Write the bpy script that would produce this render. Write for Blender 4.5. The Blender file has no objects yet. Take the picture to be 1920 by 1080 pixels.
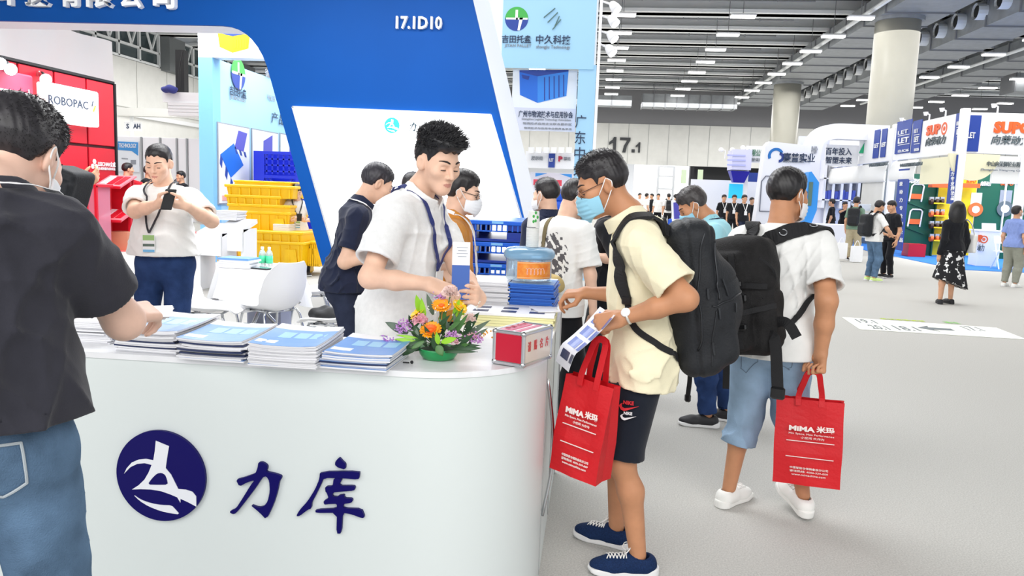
import bpy, math, random
import numpy as np
from mathutils import Vector, Matrix
random.seed(7)
RNG = np.random.default_rng(7)
S = bpy.context.scene
COL = S.collection

# ------------------------------------------------------------------ camera, light, exposure
F = 1450.0; PITCH = math.atan(181/F); ROLL = 0.037; YAW = math.atan(149/F); EYE = 1.55
_f = np.array([-math.sin(YAW)*math.cos(PITCH), math.cos(YAW)*math.cos(PITCH), -math.sin(PITCH)])
_r0 = np.array([math.cos(YAW), math.sin(YAW), 0.0]); _u0 = np.cross(_r0, _f)
_r = math.cos(ROLL)*_r0 + math.sin(ROLL)*_u0; _u = -math.sin(ROLL)*_r0 + math.cos(ROLL)*_u0
CAMP = np.array([0, 0, EYE])
cam = bpy.data.cameras.new('camera'); cam.sensor_width = 36; cam.lens = F*36/1920; cam.clip_end = 400; cam.clip_start = 0.05
camo = bpy.data.objects.new('camera', cam); COL.objects.link(camo); S.camera = camo
camo.matrix_world = Matrix(((_r[0], _u[0], -_f[0], 0), (_r[1], _u[1], -_f[1], 0), (_r[2], _u[2], -_f[2], EYE), (0, 0, 0, 1)))

S.view_settings.view_transform = 'Standard'; S.view_settings.look = 'None'
S.view_settings.gamma = 1.0; S.view_settings.use_curve_mapping = False
S.view_settings.exposure = 0.38
w = bpy.data.worlds.new('hall_air'); S.world = w; w.use_nodes = True
w.node_tree.nodes['Background'].inputs[0].default_value = (0.93, 0.96, 1.0, 1)
w.node_tree.nodes['Background'].inputs[1].default_value = 0.8
S.cycles.max_bounces = 6; S.cycles.diffuse_bounces = 3; S.cycles.glossy_bounces = 2; S.cycles.transparent_max_bounces = 8
S.cycles.use_denoising = True; S.cycles.caustics_reflective = False; S.cycles.caustics_refractive = False

def area(name, loc, sx, sy, power, col=(1, 1, 1), rot=(0, 0, 0)):
    l = bpy.data.lights.new(name, 'AREA'); l.shape = 'RECTANGLE'; l.size = sx; l.size_y = sy; l.energy = power; l.color = col
    o = bpy.data.objects.new(name, l); COL.objects.link(o); o.location = loc; o.rotation_euler = rot
    return o
# area lights for the hall's ceiling lamps, with unseen fill lights added among them
area('hall_and_fill_light', (-1, -4.0, 5.5), 16, 6, 740, (1, 0.985, 0.96), (math.radians(38), 0, 0))  # added front fill, tilted from behind the camera; no fitting hangs here
area('hall_and_fill_light', (2, 14, 8.3), 26, 12, 1500, (1, 0.985, 0.96))
area('hall_and_fill_light', (4, 36, 8.2), 30, 26, 3300, (1, 0.985, 0.96))
area('hall_and_fill_light', (4, 56, 8.2), 40, 6, 2700, (1, 0.985, 0.96))  # extra fill added close to the far wall to brighten its panels
area('hall_and_fill_light', (-18, 34, 8.2), 8, 26, 1700, (1, 0.985, 0.96))  # extra fill added to brighten the left wall
area('booth_lights', (-2.2, 6.2, 4.2), 4.5, 2.5, 190, (0.97, 0.985, 1))
area('booth_lights', (-7, 14, 5.0), 6, 5, 450, (0.97, 0.985, 1))
area('booth_lights', (13, 23, 5.0), 6, 6, 500, (0.97, 0.985, 1))

# ------------------------------------------------------------------ where a pixel of the photograph lies in the hall
def ray(x, y): return _f + _r*(x-960)/F - _u*(y-540)/F
def pz(x, y, z): d = ray(x, y); return CAMP + d*(z-EYE)/d[2]
def pY(x, y, Y): d = ray(x, y); return CAMP + d*Y/d[1]
def pX(x, y, X): d = ray(x, y); return CAMP + d*X/d[0]

# ------------------------------------------------------------------ materials
MATS = {}
def lin(c): return tuple(((v/255)/12.92 if v/255 <= 0.04045 else ((v/255+0.055)/1.055)**2.4) for v in c)
def mat(name, c, rough=0.6, metal=0.0, emit=0.0, noise=0.0, nscale=40, bump=0.0, bscale=None, stretch=None, alpha=1.0, trans=0.0, spec=0.5, c2=None, coat=0.0, sheen=0.0):
    if name in MATS: return MATS[name]
    m = bpy.data.materials.new(name); m.use_nodes = True; MATS[name] = m
    nt = m.node_tree; b = nt.nodes['Principled BSDF']
    L = lin(c)+(1,)
    b.inputs['Base Color'].default_value = L; b.inputs['Roughness'].default_value = rough; b.inputs['Metallic'].default_value = metal
    b.inputs['Specular IOR Level'].default_value = spec
    if coat: b.inputs['Coat Weight'].default_value = coat
    if sheen: b.inputs['Sheen Weight'].default_value = sheen
    if emit: b.inputs['Emission Color'].default_value = L; b.inputs['Emission Strength'].default_value = emit
    if alpha < 1: b.inputs['Alpha'].default_value = alpha
    if trans: b.inputs['Transmission Weight'].default_value = trans
    if noise or bump:
        tc = nt.nodes.new('ShaderNodeTexCoord'); mp = nt.nodes.new('ShaderNodeMapping')
        nt.links.new(tc.outputs['Object'], mp.inputs[0])
        if stretch: mp.inputs['Scale'].default_value = stretch
        if noise:
            n = nt.nodes.new('ShaderNodeTexNoise'); n.inputs['Scale'].default_value = nscale; n.inputs['Detail'].default_value = 4
            nt.links.new(mp.outputs[0], n.inputs['Vector'])
            cr = nt.nodes.new('ShaderNodeValToRGB'); cr.color_ramp.elements[0].position = 0.3; cr.color_ramp.elements[1].position = 0.7
            A = lin(c2) if c2 else tuple(v*(1-noise) for v in L[:3])
            Bc = L[:3] if c2 else tuple(min(1, v*(1+noise)) for v in L[:3])
            cr.color_ramp.elements[0].color = tuple(A)+(1,); cr.color_ramp.elements[1].color = tuple(Bc)+(1,)
            nt.links.new(n.outputs['Fac'], cr.inputs[0]); nt.links.new(cr.outputs[0], b.inputs['Base Color'])
        if bump:
            n2 = nt.nodes.new('ShaderNodeTexNoise'); n2.inputs['Scale'].default_value = bscale or nscale; n2.inputs['Detail'].default_value = 3
            nt.links.new(mp.outputs[0], n2.inputs['Vector'])
            bp = nt.nodes.new('ShaderNodeBump'); bp.inputs['Strength'].default_value = bump; bp.inputs['Distance'].default_value = 0.01
            nt.links.new(n2.outputs['Fac'], bp.inputs['Height']); nt.links.new(bp.outputs[0], b.inputs['Normal'])
    return m

# ------------------------------------------------------------------ objects
ORG = {}
def setp(o, label=None, cat=None, group=None, kind=None):
    if label: o['label'] = label
    if cat: o['category'] = cat
    if group: o['group'] = group
    if kind: o['kind'] = kind
    return o
def root(name, loc, label, cat, group=None):
    o = bpy.data.objects.new(name, None); COL.objects.link(o); o.empty_display_size = 0.1
    o.location = tuple(float(v) for v in loc); ORG[o.name] = np.array(loc, float)
    return setp(o, label, cat, group)
class MB:
    """collects shapes (world coordinates) for ONE mesh"""
    def __init__(s): s.V = []; s.F = []; s.M = []; s.n = 0
    def add(s, V, Fs, m=0):
        V = np.asarray(V, float).reshape(-1, 3); s.V.append(V)
        for f in Fs: s.F.append(tuple(int(i)+s.n for i in f)); s.M.append(m)
        s.n += len(V); return s
    def box(s, c, size, R=None, m=0, bev=0.0):
        hx, hy, hz = np.array(size)/2
        if bev:
            b = min(bev, hx*.98, hy*.98, hz*.98); P = []
            for sx in (-1, 1):
                for sy in (-1, 1):
                    for sz in (-1, 1):
                        P += [(sx*(hx), sy*(hy-b), sz*(hz-b)), (sx*(hx-b), sy*hy, sz*(hz-b)), (sx*(hx-b), sy*(hy-b), sz*hz)]
            P = np.array(P); idx = lambda a, b_, c_, k: ((a*2+b_)*2+c_)*3+k
            Fs = []
            for a in (0, 1):
                Fs.append([idx(a, 0, 0, 0), idx(a, 1, 0, 0), idx(a, 1, 1, 0), idx(a, 0, 1, 0)][::(-1 if a == 0 else 1)])
                Fs.append([idx(0, a, 0, 1), idx(0, a, 1, 1), idx(1, a, 1, 1), idx(1, a, 0, 1)][::(-1 if a == 0 else 1)])
                Fs.append([idx(0, 0, a, 2), idx(1, 0, a, 2), idx(1, 1, a, 2), idx(0, 1, a, 2)][::(-1 if a == 0 else 1)])
                for b2 in (0, 1):
                    Fs.append([idx(a, b2, 0, 0), idx(a, b2, 1, 0), idx(a, b2, 1, 1), idx(a, b2, 0, 1)])
                    Fs.append([idx(0, a, b2, 1), idx(1, a, b2, 1), idx(1, a, b2, 2), idx(0, a, b2, 2)])
                    Fs.append([idx(a, 0, b2, 0), idx(a, 1, b2, 0), idx(a, 1, b2, 2), idx(a, 0, b2, 2)])
                    for c2 in (0, 1): Fs.append([idx(a, b2, c2, 0), idx(a, b2, c2, 1), idx(a, b2, c2, 2)])
        else:
            P = np.array([(x, y, z) for x in (-hx, hx) for y in (-hy, hy) for z in (-hz, hz)])
            Fs = [(0, 1, 3, 2), (4, 6, 7, 5), (0, 4, 5, 1), (2, 3, 7, 6), (0, 2, 6, 4), (1, 5, 7, 3)]
        if R is not None: P = P @ np.array(R).T
        return s.add(P+np.array(c), Fs, m)
    def bar(s, a, b, w, h=None, up=(0, 0, 1), m=0, bev=0.0):
        a = np.array(a, float); b = np.array(b, float); d = b-a; L = np.linalg.norm(d); x = d/L
        y = np.cross(up, x)
        if np.linalg.norm(y) < 1e-4: y = np.cross((0, 1, 0), x)
        y /= np.linalg.norm(y); z = np.cross(x, y)
        return s.box((a+b)/2, (L, w, h or w), np.stack([x, y, z], 1), m, bev)
    def tube(s, pts, r, n=8, m=0, closed=False, cap=True):
        P = np.array(pts, float); N = len(P); rr = np.broadcast_to(np.array(r, float), (N,))
        T = np.gradient(P, axis=0) if not closed else np.roll(P, -1, 0)-np.roll(P, 1, 0)
        T /= np.linalg.norm(T, axis=1)[:, None]+1e-9
        up = np.array([0, 0, 1.]) if abs(T[0][2]) < .9 else np.array([1., 0, 0])
        V = []; u = np.cross(T[0], up); u /= np.linalg.norm(u)
        for i in range(N):
            u = u-T[i]*(u@T[i]); u /= np.linalg.norm(u)+1e-9; v = np.cross(T[i], u)
            for k in range(n):
                a = 2*math.pi*k/n; V.append(P[i]+rr[i]*(math.cos(a)*u+math.sin(a)*v))
        Fs = []
        for i in range(N if closed else N-1):
            j = (i+1) % N
            for k in range(n):
                k2 = (k+1) % n; Fs.append((i*n+k, i*n+k2, j*n+k2, j*n+k))
        if cap and not closed: Fs += [tuple(range(n))[::-1], tuple((N-1)*n+k for k in range(n))]
        return s.add(V, Fs, m)
    def cyl(s, a, b, r, n=16, m=0): return s.tube([a, b], r, n, m)
    def lathe(s, prof, c=(0, 0, 0), n=24, m=0, axis=None):
        V = []; Fs = []; N = len(prof)
        for r, z in prof:
            for k in range(n): a = 2*math.pi*k/n; V.append((r*math.cos(a), r*math.sin(a), z))
        for i in range(N-1):
            for k in range(n): k2 = (k+1) % n; Fs.append((i*n+k, i*n+k2, (i+1)*n+k2, (i+1)*n+k))
        Fs += [tuple(range(n))[::-1], tuple((N-1)*n+k for k in range(n))]
        V = np.array(V)
        if axis is not None: V = V @ np.array(frame(axis)).T
        return s.add(V+np.array(c), Fs, m)
    def prism(s, poly, o, R, U, th, m=0):
        """outline poly (u,v) on the plane o+u*R+v*U, thickness th along R x U"""
        R = np.array(R, float); U = np.array(U, float); Nn = np.cross(R, U); Nn /= np.linalg.norm(Nn)
        A = np.array([np.array(o)+p[0]*R+p[1]*U for p in poly]); n = len(poly)
        V = np.vstack([A, A+Nn*th])
        area2 = sum(poly[i][0]*poly[(i+1) % n][1]-poly[(i+1) % n][0]*poly[i][1] for i in range(n))
        f = list(range(n)); 
        Fs = [tuple(f[::-1]), tuple(n+i for i in f)]+[(i, (i+1) % n, n+(i+1) % n, n+i) for i in range(n)]
        if area2 < 0: Fs = [t[::-1] for t in Fs]
        return s.add(V, Fs, m)
    def ribbon(s, P, N, w, t, m=0):
        P = np.array(P, float); N = np.array(N, float); T = np.gradient(P, axis=0); T /= np.linalg.norm(T, axis=1)[:, None]+1e-9
        B = np.cross(T, N); B /= np.linalg.norm(B, axis=1)[:, None]+1e-9; N = np.cross(B, T)
        ww = np.broadcast_to(np.array(w, float), (len(P),))[:, None]
        V = np.stack([P-B*ww/2, P+B*ww/2, P+B*ww/2*.96+N*t, P-B*ww/2*.96+N*t], 1).reshape(-1, 3)
        Fs = []
        for i in range(len(P)-1):
            for k in range(4): k2 = (k+1) % 4; Fs.append((i*4+k, i*4+k2, i*4+4+k2, i*4+4+k))
        Fs += [(3, 2, 1, 0), tuple(len(P)*4-4+k for k in range(4))]
        return s.add(V, Fs, m)
    def grid(s, G, th=0.0, m=0):
        """G: (a,b,3) points, a sheet with thickness th along its normals"""
        G = np.array(G, float); a, b, _ = G.shape
        if th:
            du = np.gradient(G, axis=0); dv = np.gradient(G, axis=1); N = np.cross(du, dv); N /= np.linalg.norm(N, axis=2)[..., None]+1e-9
            s.grid(G, 0, m); s.grid((G-N*th)[::-1], 0, m)
            E = lambda i, j: G[i, j]; 
            loop = [(i, 0) for i in range(a)]+[(a-1, j) for j in range(1, b)]+[(i, b-1) for i in range(a-2, -1, -1)]+[(0, j) for j in range(b-2, 0, -1)]
            V = [G[i, j] for i, j in loop]+[(G-N*th)[i, j] for i, j in loop]; n = len(loop)
            return s.add(V, [(i, n+i, n+(i+1) % n, (i+1) % n) for i in range(n)], m)
        idx = np.arange(a*b).reshape(a, b)
        return s.add(G.reshape(-1, 3), [(idx[i, j], idx[i+1, j], idx[i+1, j+1], idx[i, j+1]) for i in range(a-1) for j in range(b-1)], m)
    def sph(s, c, r, n=12, m=0, squash=(1, 1, 1)):
        V = []; Fs = []; k = n//2
        for i in range(k+1):
            ph = math.pi*i/k
            for j in range(n): a = 2*math.pi*j/n; V.append((math.sin(ph)*math.cos(a), math.sin(ph)*math.sin(a), -math.cos(ph)))
        for i in range(k):
            for j in range(n): j2 = (j+1) % n; Fs.append((i*n+j, i*n+j2, (i+1)*n+j2, (i+1)*n+j))
        return s.add(np.array(V)*r*np.array(squash)+np.array(c), Fs, m)
    def text(s, t, o, R, U, h=None, w=None, th=0.0, bold=0.0, align='C', m=0, shear=0.0):
        V, Fs = text_geo(t, bold, shear)
        R = np.array(R, float); U = np.array(U, float); N = np.cross(R, U)
        lo = V[:, :2].min(0); hi = V[:, :2].max(0); d = hi-lo
        sy = (h/d[1]) if h else w/d[0]; sx = (w/d[0]) if w else sy
        u = (V[:, 0]-(lo[0]+hi[0])/2)*sx; v = (V[:, 1]-(lo[1]+hi[1])/2)*sy
        if align == 'L': u = u+d[0]*sx/2
        W = np.array(o)+u[:, None]*R+v[:, None]*U+V[:, 2:3]*th*N
        return s.add(W, Fs, m)
    def build(s, name, mt, parent=None, smooth=False, kind=None):
        V = np.vstack(s.V) if s.V else np.zeros((0, 3))
        return mk(name, V, s.F, mt, parent, smooth, s.M, kind)
    def thing(s, name, mt, label, cat, group=None, smooth=False, kind=None):
        return setp(s.build(name, mt, None, smooth), label, cat, group, kind)
def frame(z):
    z = np.array(z, float); z /= np.linalg.norm(z); a = np.array([0, 0, 1.]) if abs(z[2]) < .9 else np.array([1., 0, 0])
    x = np.cross(a, z); x /= np.linalg.norm(x); return np.stack([x, np.cross(z, x), z], 1)
def mk(name, V, Fs, mt, parent=None, smooth=True, midx=None, kind=None):
    V = np.asarray(V, float)
    if parent is not None: org = ORG[parent.name]
    else:
        lo, hi = V.min(0), V.max(0); org = np.array([(lo[0]+hi[0])/2, (lo[1]+hi[1])/2, lo[2]])
    me = bpy.data.meshes.new(name)
    if isinstance(Fs, np.ndarray):
        me.vertices.add(len(V)); me.vertices.foreach_set('co', (V-org).astype(np.float32).ravel())
        nq = len(Fs); me.loops.add(nq*4); me.loops.foreach_set('vertex_index', Fs.astype(np.int32).ravel())
        me.polygons.add(nq); me.polygons.foreach_set('loop_start', np.arange(0, nq*4, 4, dtype=np.int32))
        me.update(calc_edges=True)
    else:
        me.from_pydata((V-org).tolist(), [], Fs); me.update()
    ms = mt if isinstance(mt, (list, tuple)) else [mt]
    for q in ms: me.materials.append(q)
    n = len(me.polygons)
    if midx is not None and len(ms) > 1: me.polygons.foreach_set('material_index', np.asarray(midx, dtype=np.int32))
    if smooth: me.polygons.foreach_set('use_smooth', np.ones(n, dtype=bool))
    o = bpy.data.objects.new(name, me); COL.objects.link(o)
    if parent is not None: o.parent = parent
    else: o.location = tuple(org)
    ORG[o.name] = org
    if kind: o['kind'] = kind
    return o
def dup(r, loc, label=None, group=None):
    c = r.copy(); COL.objects.link(c); c.location = tuple(loc); ORG[c.name] = np.array(loc, float)
    if label: c['label'] = label
    if group: c['group'] = group
    for ch in list(r.children):
        d = ch.copy(); COL.objects.link(d); d.parent = c; ORG[d.name] = np.array(loc, float)
        for g in list(ch.children): e = g.copy(); COL.objects.link(e); e.parent = d
    return c
_TX = {}
def text_geo(t, bold=0.0, shear=0.0):
    k = (t, bold, shear)
    if k not in _TX:
        c = bpy.data.curves.new('t', 'FONT'); c.body = t; c.size = 1; c.extrude = 0.5; c.offset = bold; c.shear = shear; c.resolution_u = 2
        o = bpy.data.objects.new('t', c); COL.objects.link(o)
        dg = bpy.context.evaluated_depsgraph_get(); me = bpy.data.meshes.new_from_object(o.evaluated_get(dg))
        V = np.zeros(len(me.vertices)*3); me.vertices.foreach_get('co', V); V = V.reshape(-1, 3)
        V[:, 2] = V[:, 2]+0.5
        _TX[k] = (V, [tuple(p.vertices) for p in me.polygons])
        bpy.data.objects.remove(o); bpy.data.curves.remove(c); bpy.data.meshes.remove(me)
    return _TX[k]
ORD = 'first second third fourth fifth sixth seventh eighth ninth tenth eleventh twelfth thirteenth fourteenth fifteenth sixteenth seventeenth eighteenth nineteenth twentieth twenty-first twenty-second'.split()
X3 = np.array([1., 0, 0]); Y3 = np.array([0, 1., 0]); Z3 = np.array([0, 0, 1.])

# ------------------------------------------------------------------ distance fields and their surfaces
def smin(a, b, k):
    h = np.maximum(k-np.abs(a-b), 0)/k; return np.minimum(a, b)-h*h*k*.25
def smax(a, b, k): return -smin(-a, -b, k)
def f32(a): return np.asarray(a, np.float32)
def cap(P, a, b, ra, rb):
    a = f32(a); ab = f32(b)-a; q = P-a; t = np.clip((q@ab)/max(float(ab@ab), 1e-9), 0, 1)
    d = q-t[:, None]*ab
    return np.sqrt(np.einsum('ij,ij->i', d, d))-(ra+(rb-ra)*t)
def ell(P, c, r, M=None):
    q = P-f32(c)
    if M is not None: q = q@f32(M)
    r = f32(r); a = q/r; b = a/r
    k0 = np.sqrt(np.einsum('ij,ij->i', a, a)); k1 = np.sqrt(np.einsum('ij,ij->i', b, b))+1e-9
    return k0*(k0-1)/k1
def rbox(P, c, h, r, M=None):
    q = P-f32(c)
    if M is not None: q = q@f32(M)
    q = np.abs(q)-(f32(h)-r); m = np.maximum(q, 0)
    return np.sqrt(np.einsum('ij,ij->i', m, m))+np.minimum(q.max(1), 0)-r
def mesh_sdf(f, lo, hi, h, slack=1.5):
    lo = np.array(lo, float); hi = np.array(hi, float); Bk = 8
    nb = np.maximum(np.ceil((hi-lo)/(h*Bk)).astype(int), 1)
    cx = [lo[i]+(np.arange(nb[i])+.5)*h*Bk-.5*h for i in range(3)]
    C = np.stack(np.meshgrid(*cx, indexing='ij'), -1).reshape(-1, 3).astype(np.float32)
    v = f(C).astype(np.float32)
    near = np.abs(v) < h*Bk*.87*slack
    g = np.repeat(np.repeat(np.repeat(v.reshape(nb), Bk, 0), Bk, 1), Bk, 2)
    off = np.stack(np.meshgrid(*[np.arange(Bk)]*3, indexing='ij'), -1).reshape(-1, 3)
    bi = np.stack(np.meshgrid(*[np.arange(n) for n in nb], indexing='ij'), -1).reshape(-1, 3)[near]*Bk
    I = (bi[:, None, :]+off[None]).reshape(-1, 3)
    out = np.empty(len(I), np.float32); st = 300000
    for i in range(0, len(I), st): out[i:i+st] = f((lo+I[i:i+st]*h).astype(np.float32))
    g[I[:, 0], I[:, 1], I[:, 2]] = out
    s = g < 0
    n = np.array(g.shape)
    cnt = np.zeros(n-1, np.int8)
    for dx in (0, 1):
        for dy in (0, 1):
            for dz in (0, 1): cnt += s[dx:n[0]-1+dx, dy:n[1]-1+dy, dz:n[2]-1+dz]
    act = (cnt > 0) & (cnt < 8); A = np.argwhere(act); idx = np.full(n-1, -1, np.int32); idx[act] = np.arange(len(A))
    acc = np.zeros((len(A), 3)); c = np.zeros(len(A))
    for ax in range(3):
        o1, o2 = [k for k in range(3) if k != ax]
        for a in (0, 1):
            for b in (0, 1):
                p0 = A.copy(); p0[:, o1] += a; p0[:, o2] += b; p1 = p0.copy(); p1[:, ax] += 1
                va = g[p0[:, 0], p0[:, 1], p0[:, 2]]; vb = g[p1[:, 0], p1[:, 1], p1[:, 2]]
                mk_ = (va < 0) != (vb < 0); t = np.where(mk_, va/np.where(mk_, va-vb, 1), 0)
                q = p0.astype(float); q[:, ax] += t; acc[mk_] += q[mk_]; c[mk_] += 1
    V = lo+acc/np.maximum(c, 1)[:, None]*h
    Q = []
    for ax in range(3):
        o1, o2 = (ax+1) % 3, (ax+2) % 3
        sl0 = [slice(None)]*3; sl1 = [slice(None)]*3; sl0[ax] = slice(0, n[ax]-1); sl1[ax] = slice(1, n[ax])
        d = s[tuple(sl0)] != s[tuple(sl1)]; E = np.argwhere(d)
        E = E[(E[:, o1] > 0) & (E[:, o2] > 0) & (E[:, o1] < n[o1]-1) & (E[:, o2] < n[o2]-1)]
        fl = s[E[:, 0], E[:, 1], E[:, 2]]
        cs = []
        for a, b in ((-1, -1), (0, -1), (0, 0), (-1, 0)):
            e = E.copy(); e[:, o1] += a; e[:, o2] += b; cs.append(idx[e[:, 0], e[:, 1], e[:, 2]])
        q = np.stack(cs, 1); q[~fl] = q[~fl][:, ::-1]; Q.append(q)
    Q = np.vstack(Q); Q = Q[(Q >= 0).all(1)]
    return V, Q
def grad(f, P, e=0.002):
    P = np.asarray(P, np.float32); G = np.stack([f(P+f32(np.eye(3)[i]*e))-f(P-f32(np.eye(3)[i]*e)) for i in range(3)], 1)
    return G/(np.linalg.norm(G, axis=1)[:, None]+1e-9)
def snap(f, pts, off=0.0, n=40, it=5):
    """a smooth path through pts laid on the surface f = off; returns points, normals"""
    P = resample(pts, n)
    for _ in range(it):
        G = grad(f, P, .004); P = P-(f(P.astype(np.float32))-off)[:, None]*G*.8
    for _ in range(2): P[1:-1] = (P[:-2]+2*P[1:-1]+P[2:])/4
    return P, grad(f, P, .006)
def resample(pts, n):
    P = np.array(pts, float)
    if len(P) > 2:                                         # Catmull-Rom
        Q = np.vstack([2*P[0]-P[1], P, 2*P[-1]-P[-2]]); out = []
        for i in range(1, len(Q)-2):
            for t in np.linspace(0, 1, 12, endpoint=False):
                a, b, c, d = Q[i-1], Q[i], Q[i+1], Q[i+2]
                out.append(.5*(2*b+(c-a)*t+(2*a-5*b+4*c-d)*t*t+(3*b-a-3*c+d)*t**3))
        P = np.array(out+[P[-1]])
    s = np.r_[0, np.cumsum(np.linalg.norm(np.diff(P, axis=0), axis=1))]; u = np.linspace(0, s[-1], n)
    return np.stack([np.interp(u, s, P[:, i]) for i in range(3)], 1)
def rot(axis, deg):
    return np.array(Matrix.Rotation(math.radians(deg), 3, axis))
# ------------------------------------------------------------------ people
SKIN = {'fair': (232, 190, 165), 'mid': (216, 165, 132), 'tan': (196, 140, 104), 'pink': (236, 196, 176)}
def skin(k): return mat('skin_'+k, SKIN[k], .5, noise=.07, nscale=18, spec=.35)
def ik(A, T, l1, l2, hint):
    A = np.array(A, float); T = np.array(T, float); d = T-A; L = np.linalg.norm(d); Lc = min(L, (l1+l2)*.998); x = d/L
    T = A+x*Lc; a = (l1*l1-l2*l2+Lc*Lc)/(2*Lc); h = math.sqrt(max(l1*l1-a*a, 0)); n = np.array(hint, float); n = n-x*(n@x); n /= np.linalg.norm(n)+1e-9
    return A+x*a+n*h, T
def hand_field(W, d, n, side, pose, k=1.0):
    """wrist W, d towards the fingers, n out of the palm, side +1 when the thumb lies along n x d"""
    d = np.array(d, float); d /= np.linalg.norm(d); n = np.array(n, float); n = n-d*(n@d); n /= np.linalg.norm(n); l = np.cross(n, d)*side
    P0 = lambda a, b, c: W+(d*a+l*b+n*c)*k
    curls = {'relaxed': (22, 32, 22), 'grip': (75, 88, 50), 'pinch': (48, 42, 28), 'flat': (6, 8, 6), 'hold': (38, 55, 35), 'phone': (55, 70, 30)}[pose]
    bases = [(.088, .029, 0), (.092, .009, .002), (.088, -.011, .001), (.080, -.029, -.002)]
    lens = [(.041, .025, .02), (.045, .029, .022), (.042, .026, .02), (.033, .021, .019)]
    caps = []
    Mx = np.stack([d, l, n], 1)
    for i, (b, L) in enumerate(zip(bases, lens)):
        p = P0(*b); ang = 0; caps.append((P0(.03, b[1]*.7, 0), p, .0115, .0105))
        for j, (c, q) in enumerate(zip(curls, L)):
            ang += math.radians(c*(1+.09*i*(1 if j == 0 else .5)))
            e = p+(d*math.cos(ang)+n*math.sin(ang)+l*(.06-.04*i)*(1 if j == 0 else 0))*q*k
            caps.append((p, e, .0098-.0012*j-.0006*(i == 3), .0088-.0012*j-.0006*(i == 3))); p = e
    t = {'relaxed': (.45, .4), 'grip': (.75, 1.1), 'pinch': (.9, .5), 'flat': (.2, .1), 'hold': (.7, .6), 'phone': (.6, .5)}[pose]
    p = P0(.022, .026, .006); v = d*.62+l*.7+n*t[0]*.8; v /= np.linalg.norm(v); e = p+v*.046*k; caps.append((p, e, .0145, .0115))
    v2 = d*.85+l*(.25-.5*t[1])+n*t[1]*.5; v2 /= np.linalg.norm(v2); e2 = e+v2*.034*k; caps.append((e, e2, .0112, .0098)); e3 = e2+(v2-l*.15)*.022*k; caps.append((e2, e3, .0098, .0078))
    C0 = P0(.05, 0, 0); lim = .16
    def f(P):
        r = np.linalg.norm(P-f32(C0), axis=1)-.12
        m = r < .05; out = r+.02
        if m.any():
            Q = P[m]; o = rbox(Q, P0(.046, 0, 0), (.046, .038, .0135), .0125, Mx)
            o = smin(o, cap(Q, W, P0(.02, 0, 0), .025, .02), .02)
            fg = None
            for a, b, ra, rb in caps:
                c = cap(Q, a, b, ra, rb); fg = c if fg is None else smin(fg, c, .003)
            out[m] = smin(o, fg, .010)
        return out
    tip = P0(.11, 0, .02)
    return f, dict(grip=P0(.085, 0, .028), d=d, l=l, n=n, palm=P0(.06, 0, .015))
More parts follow.
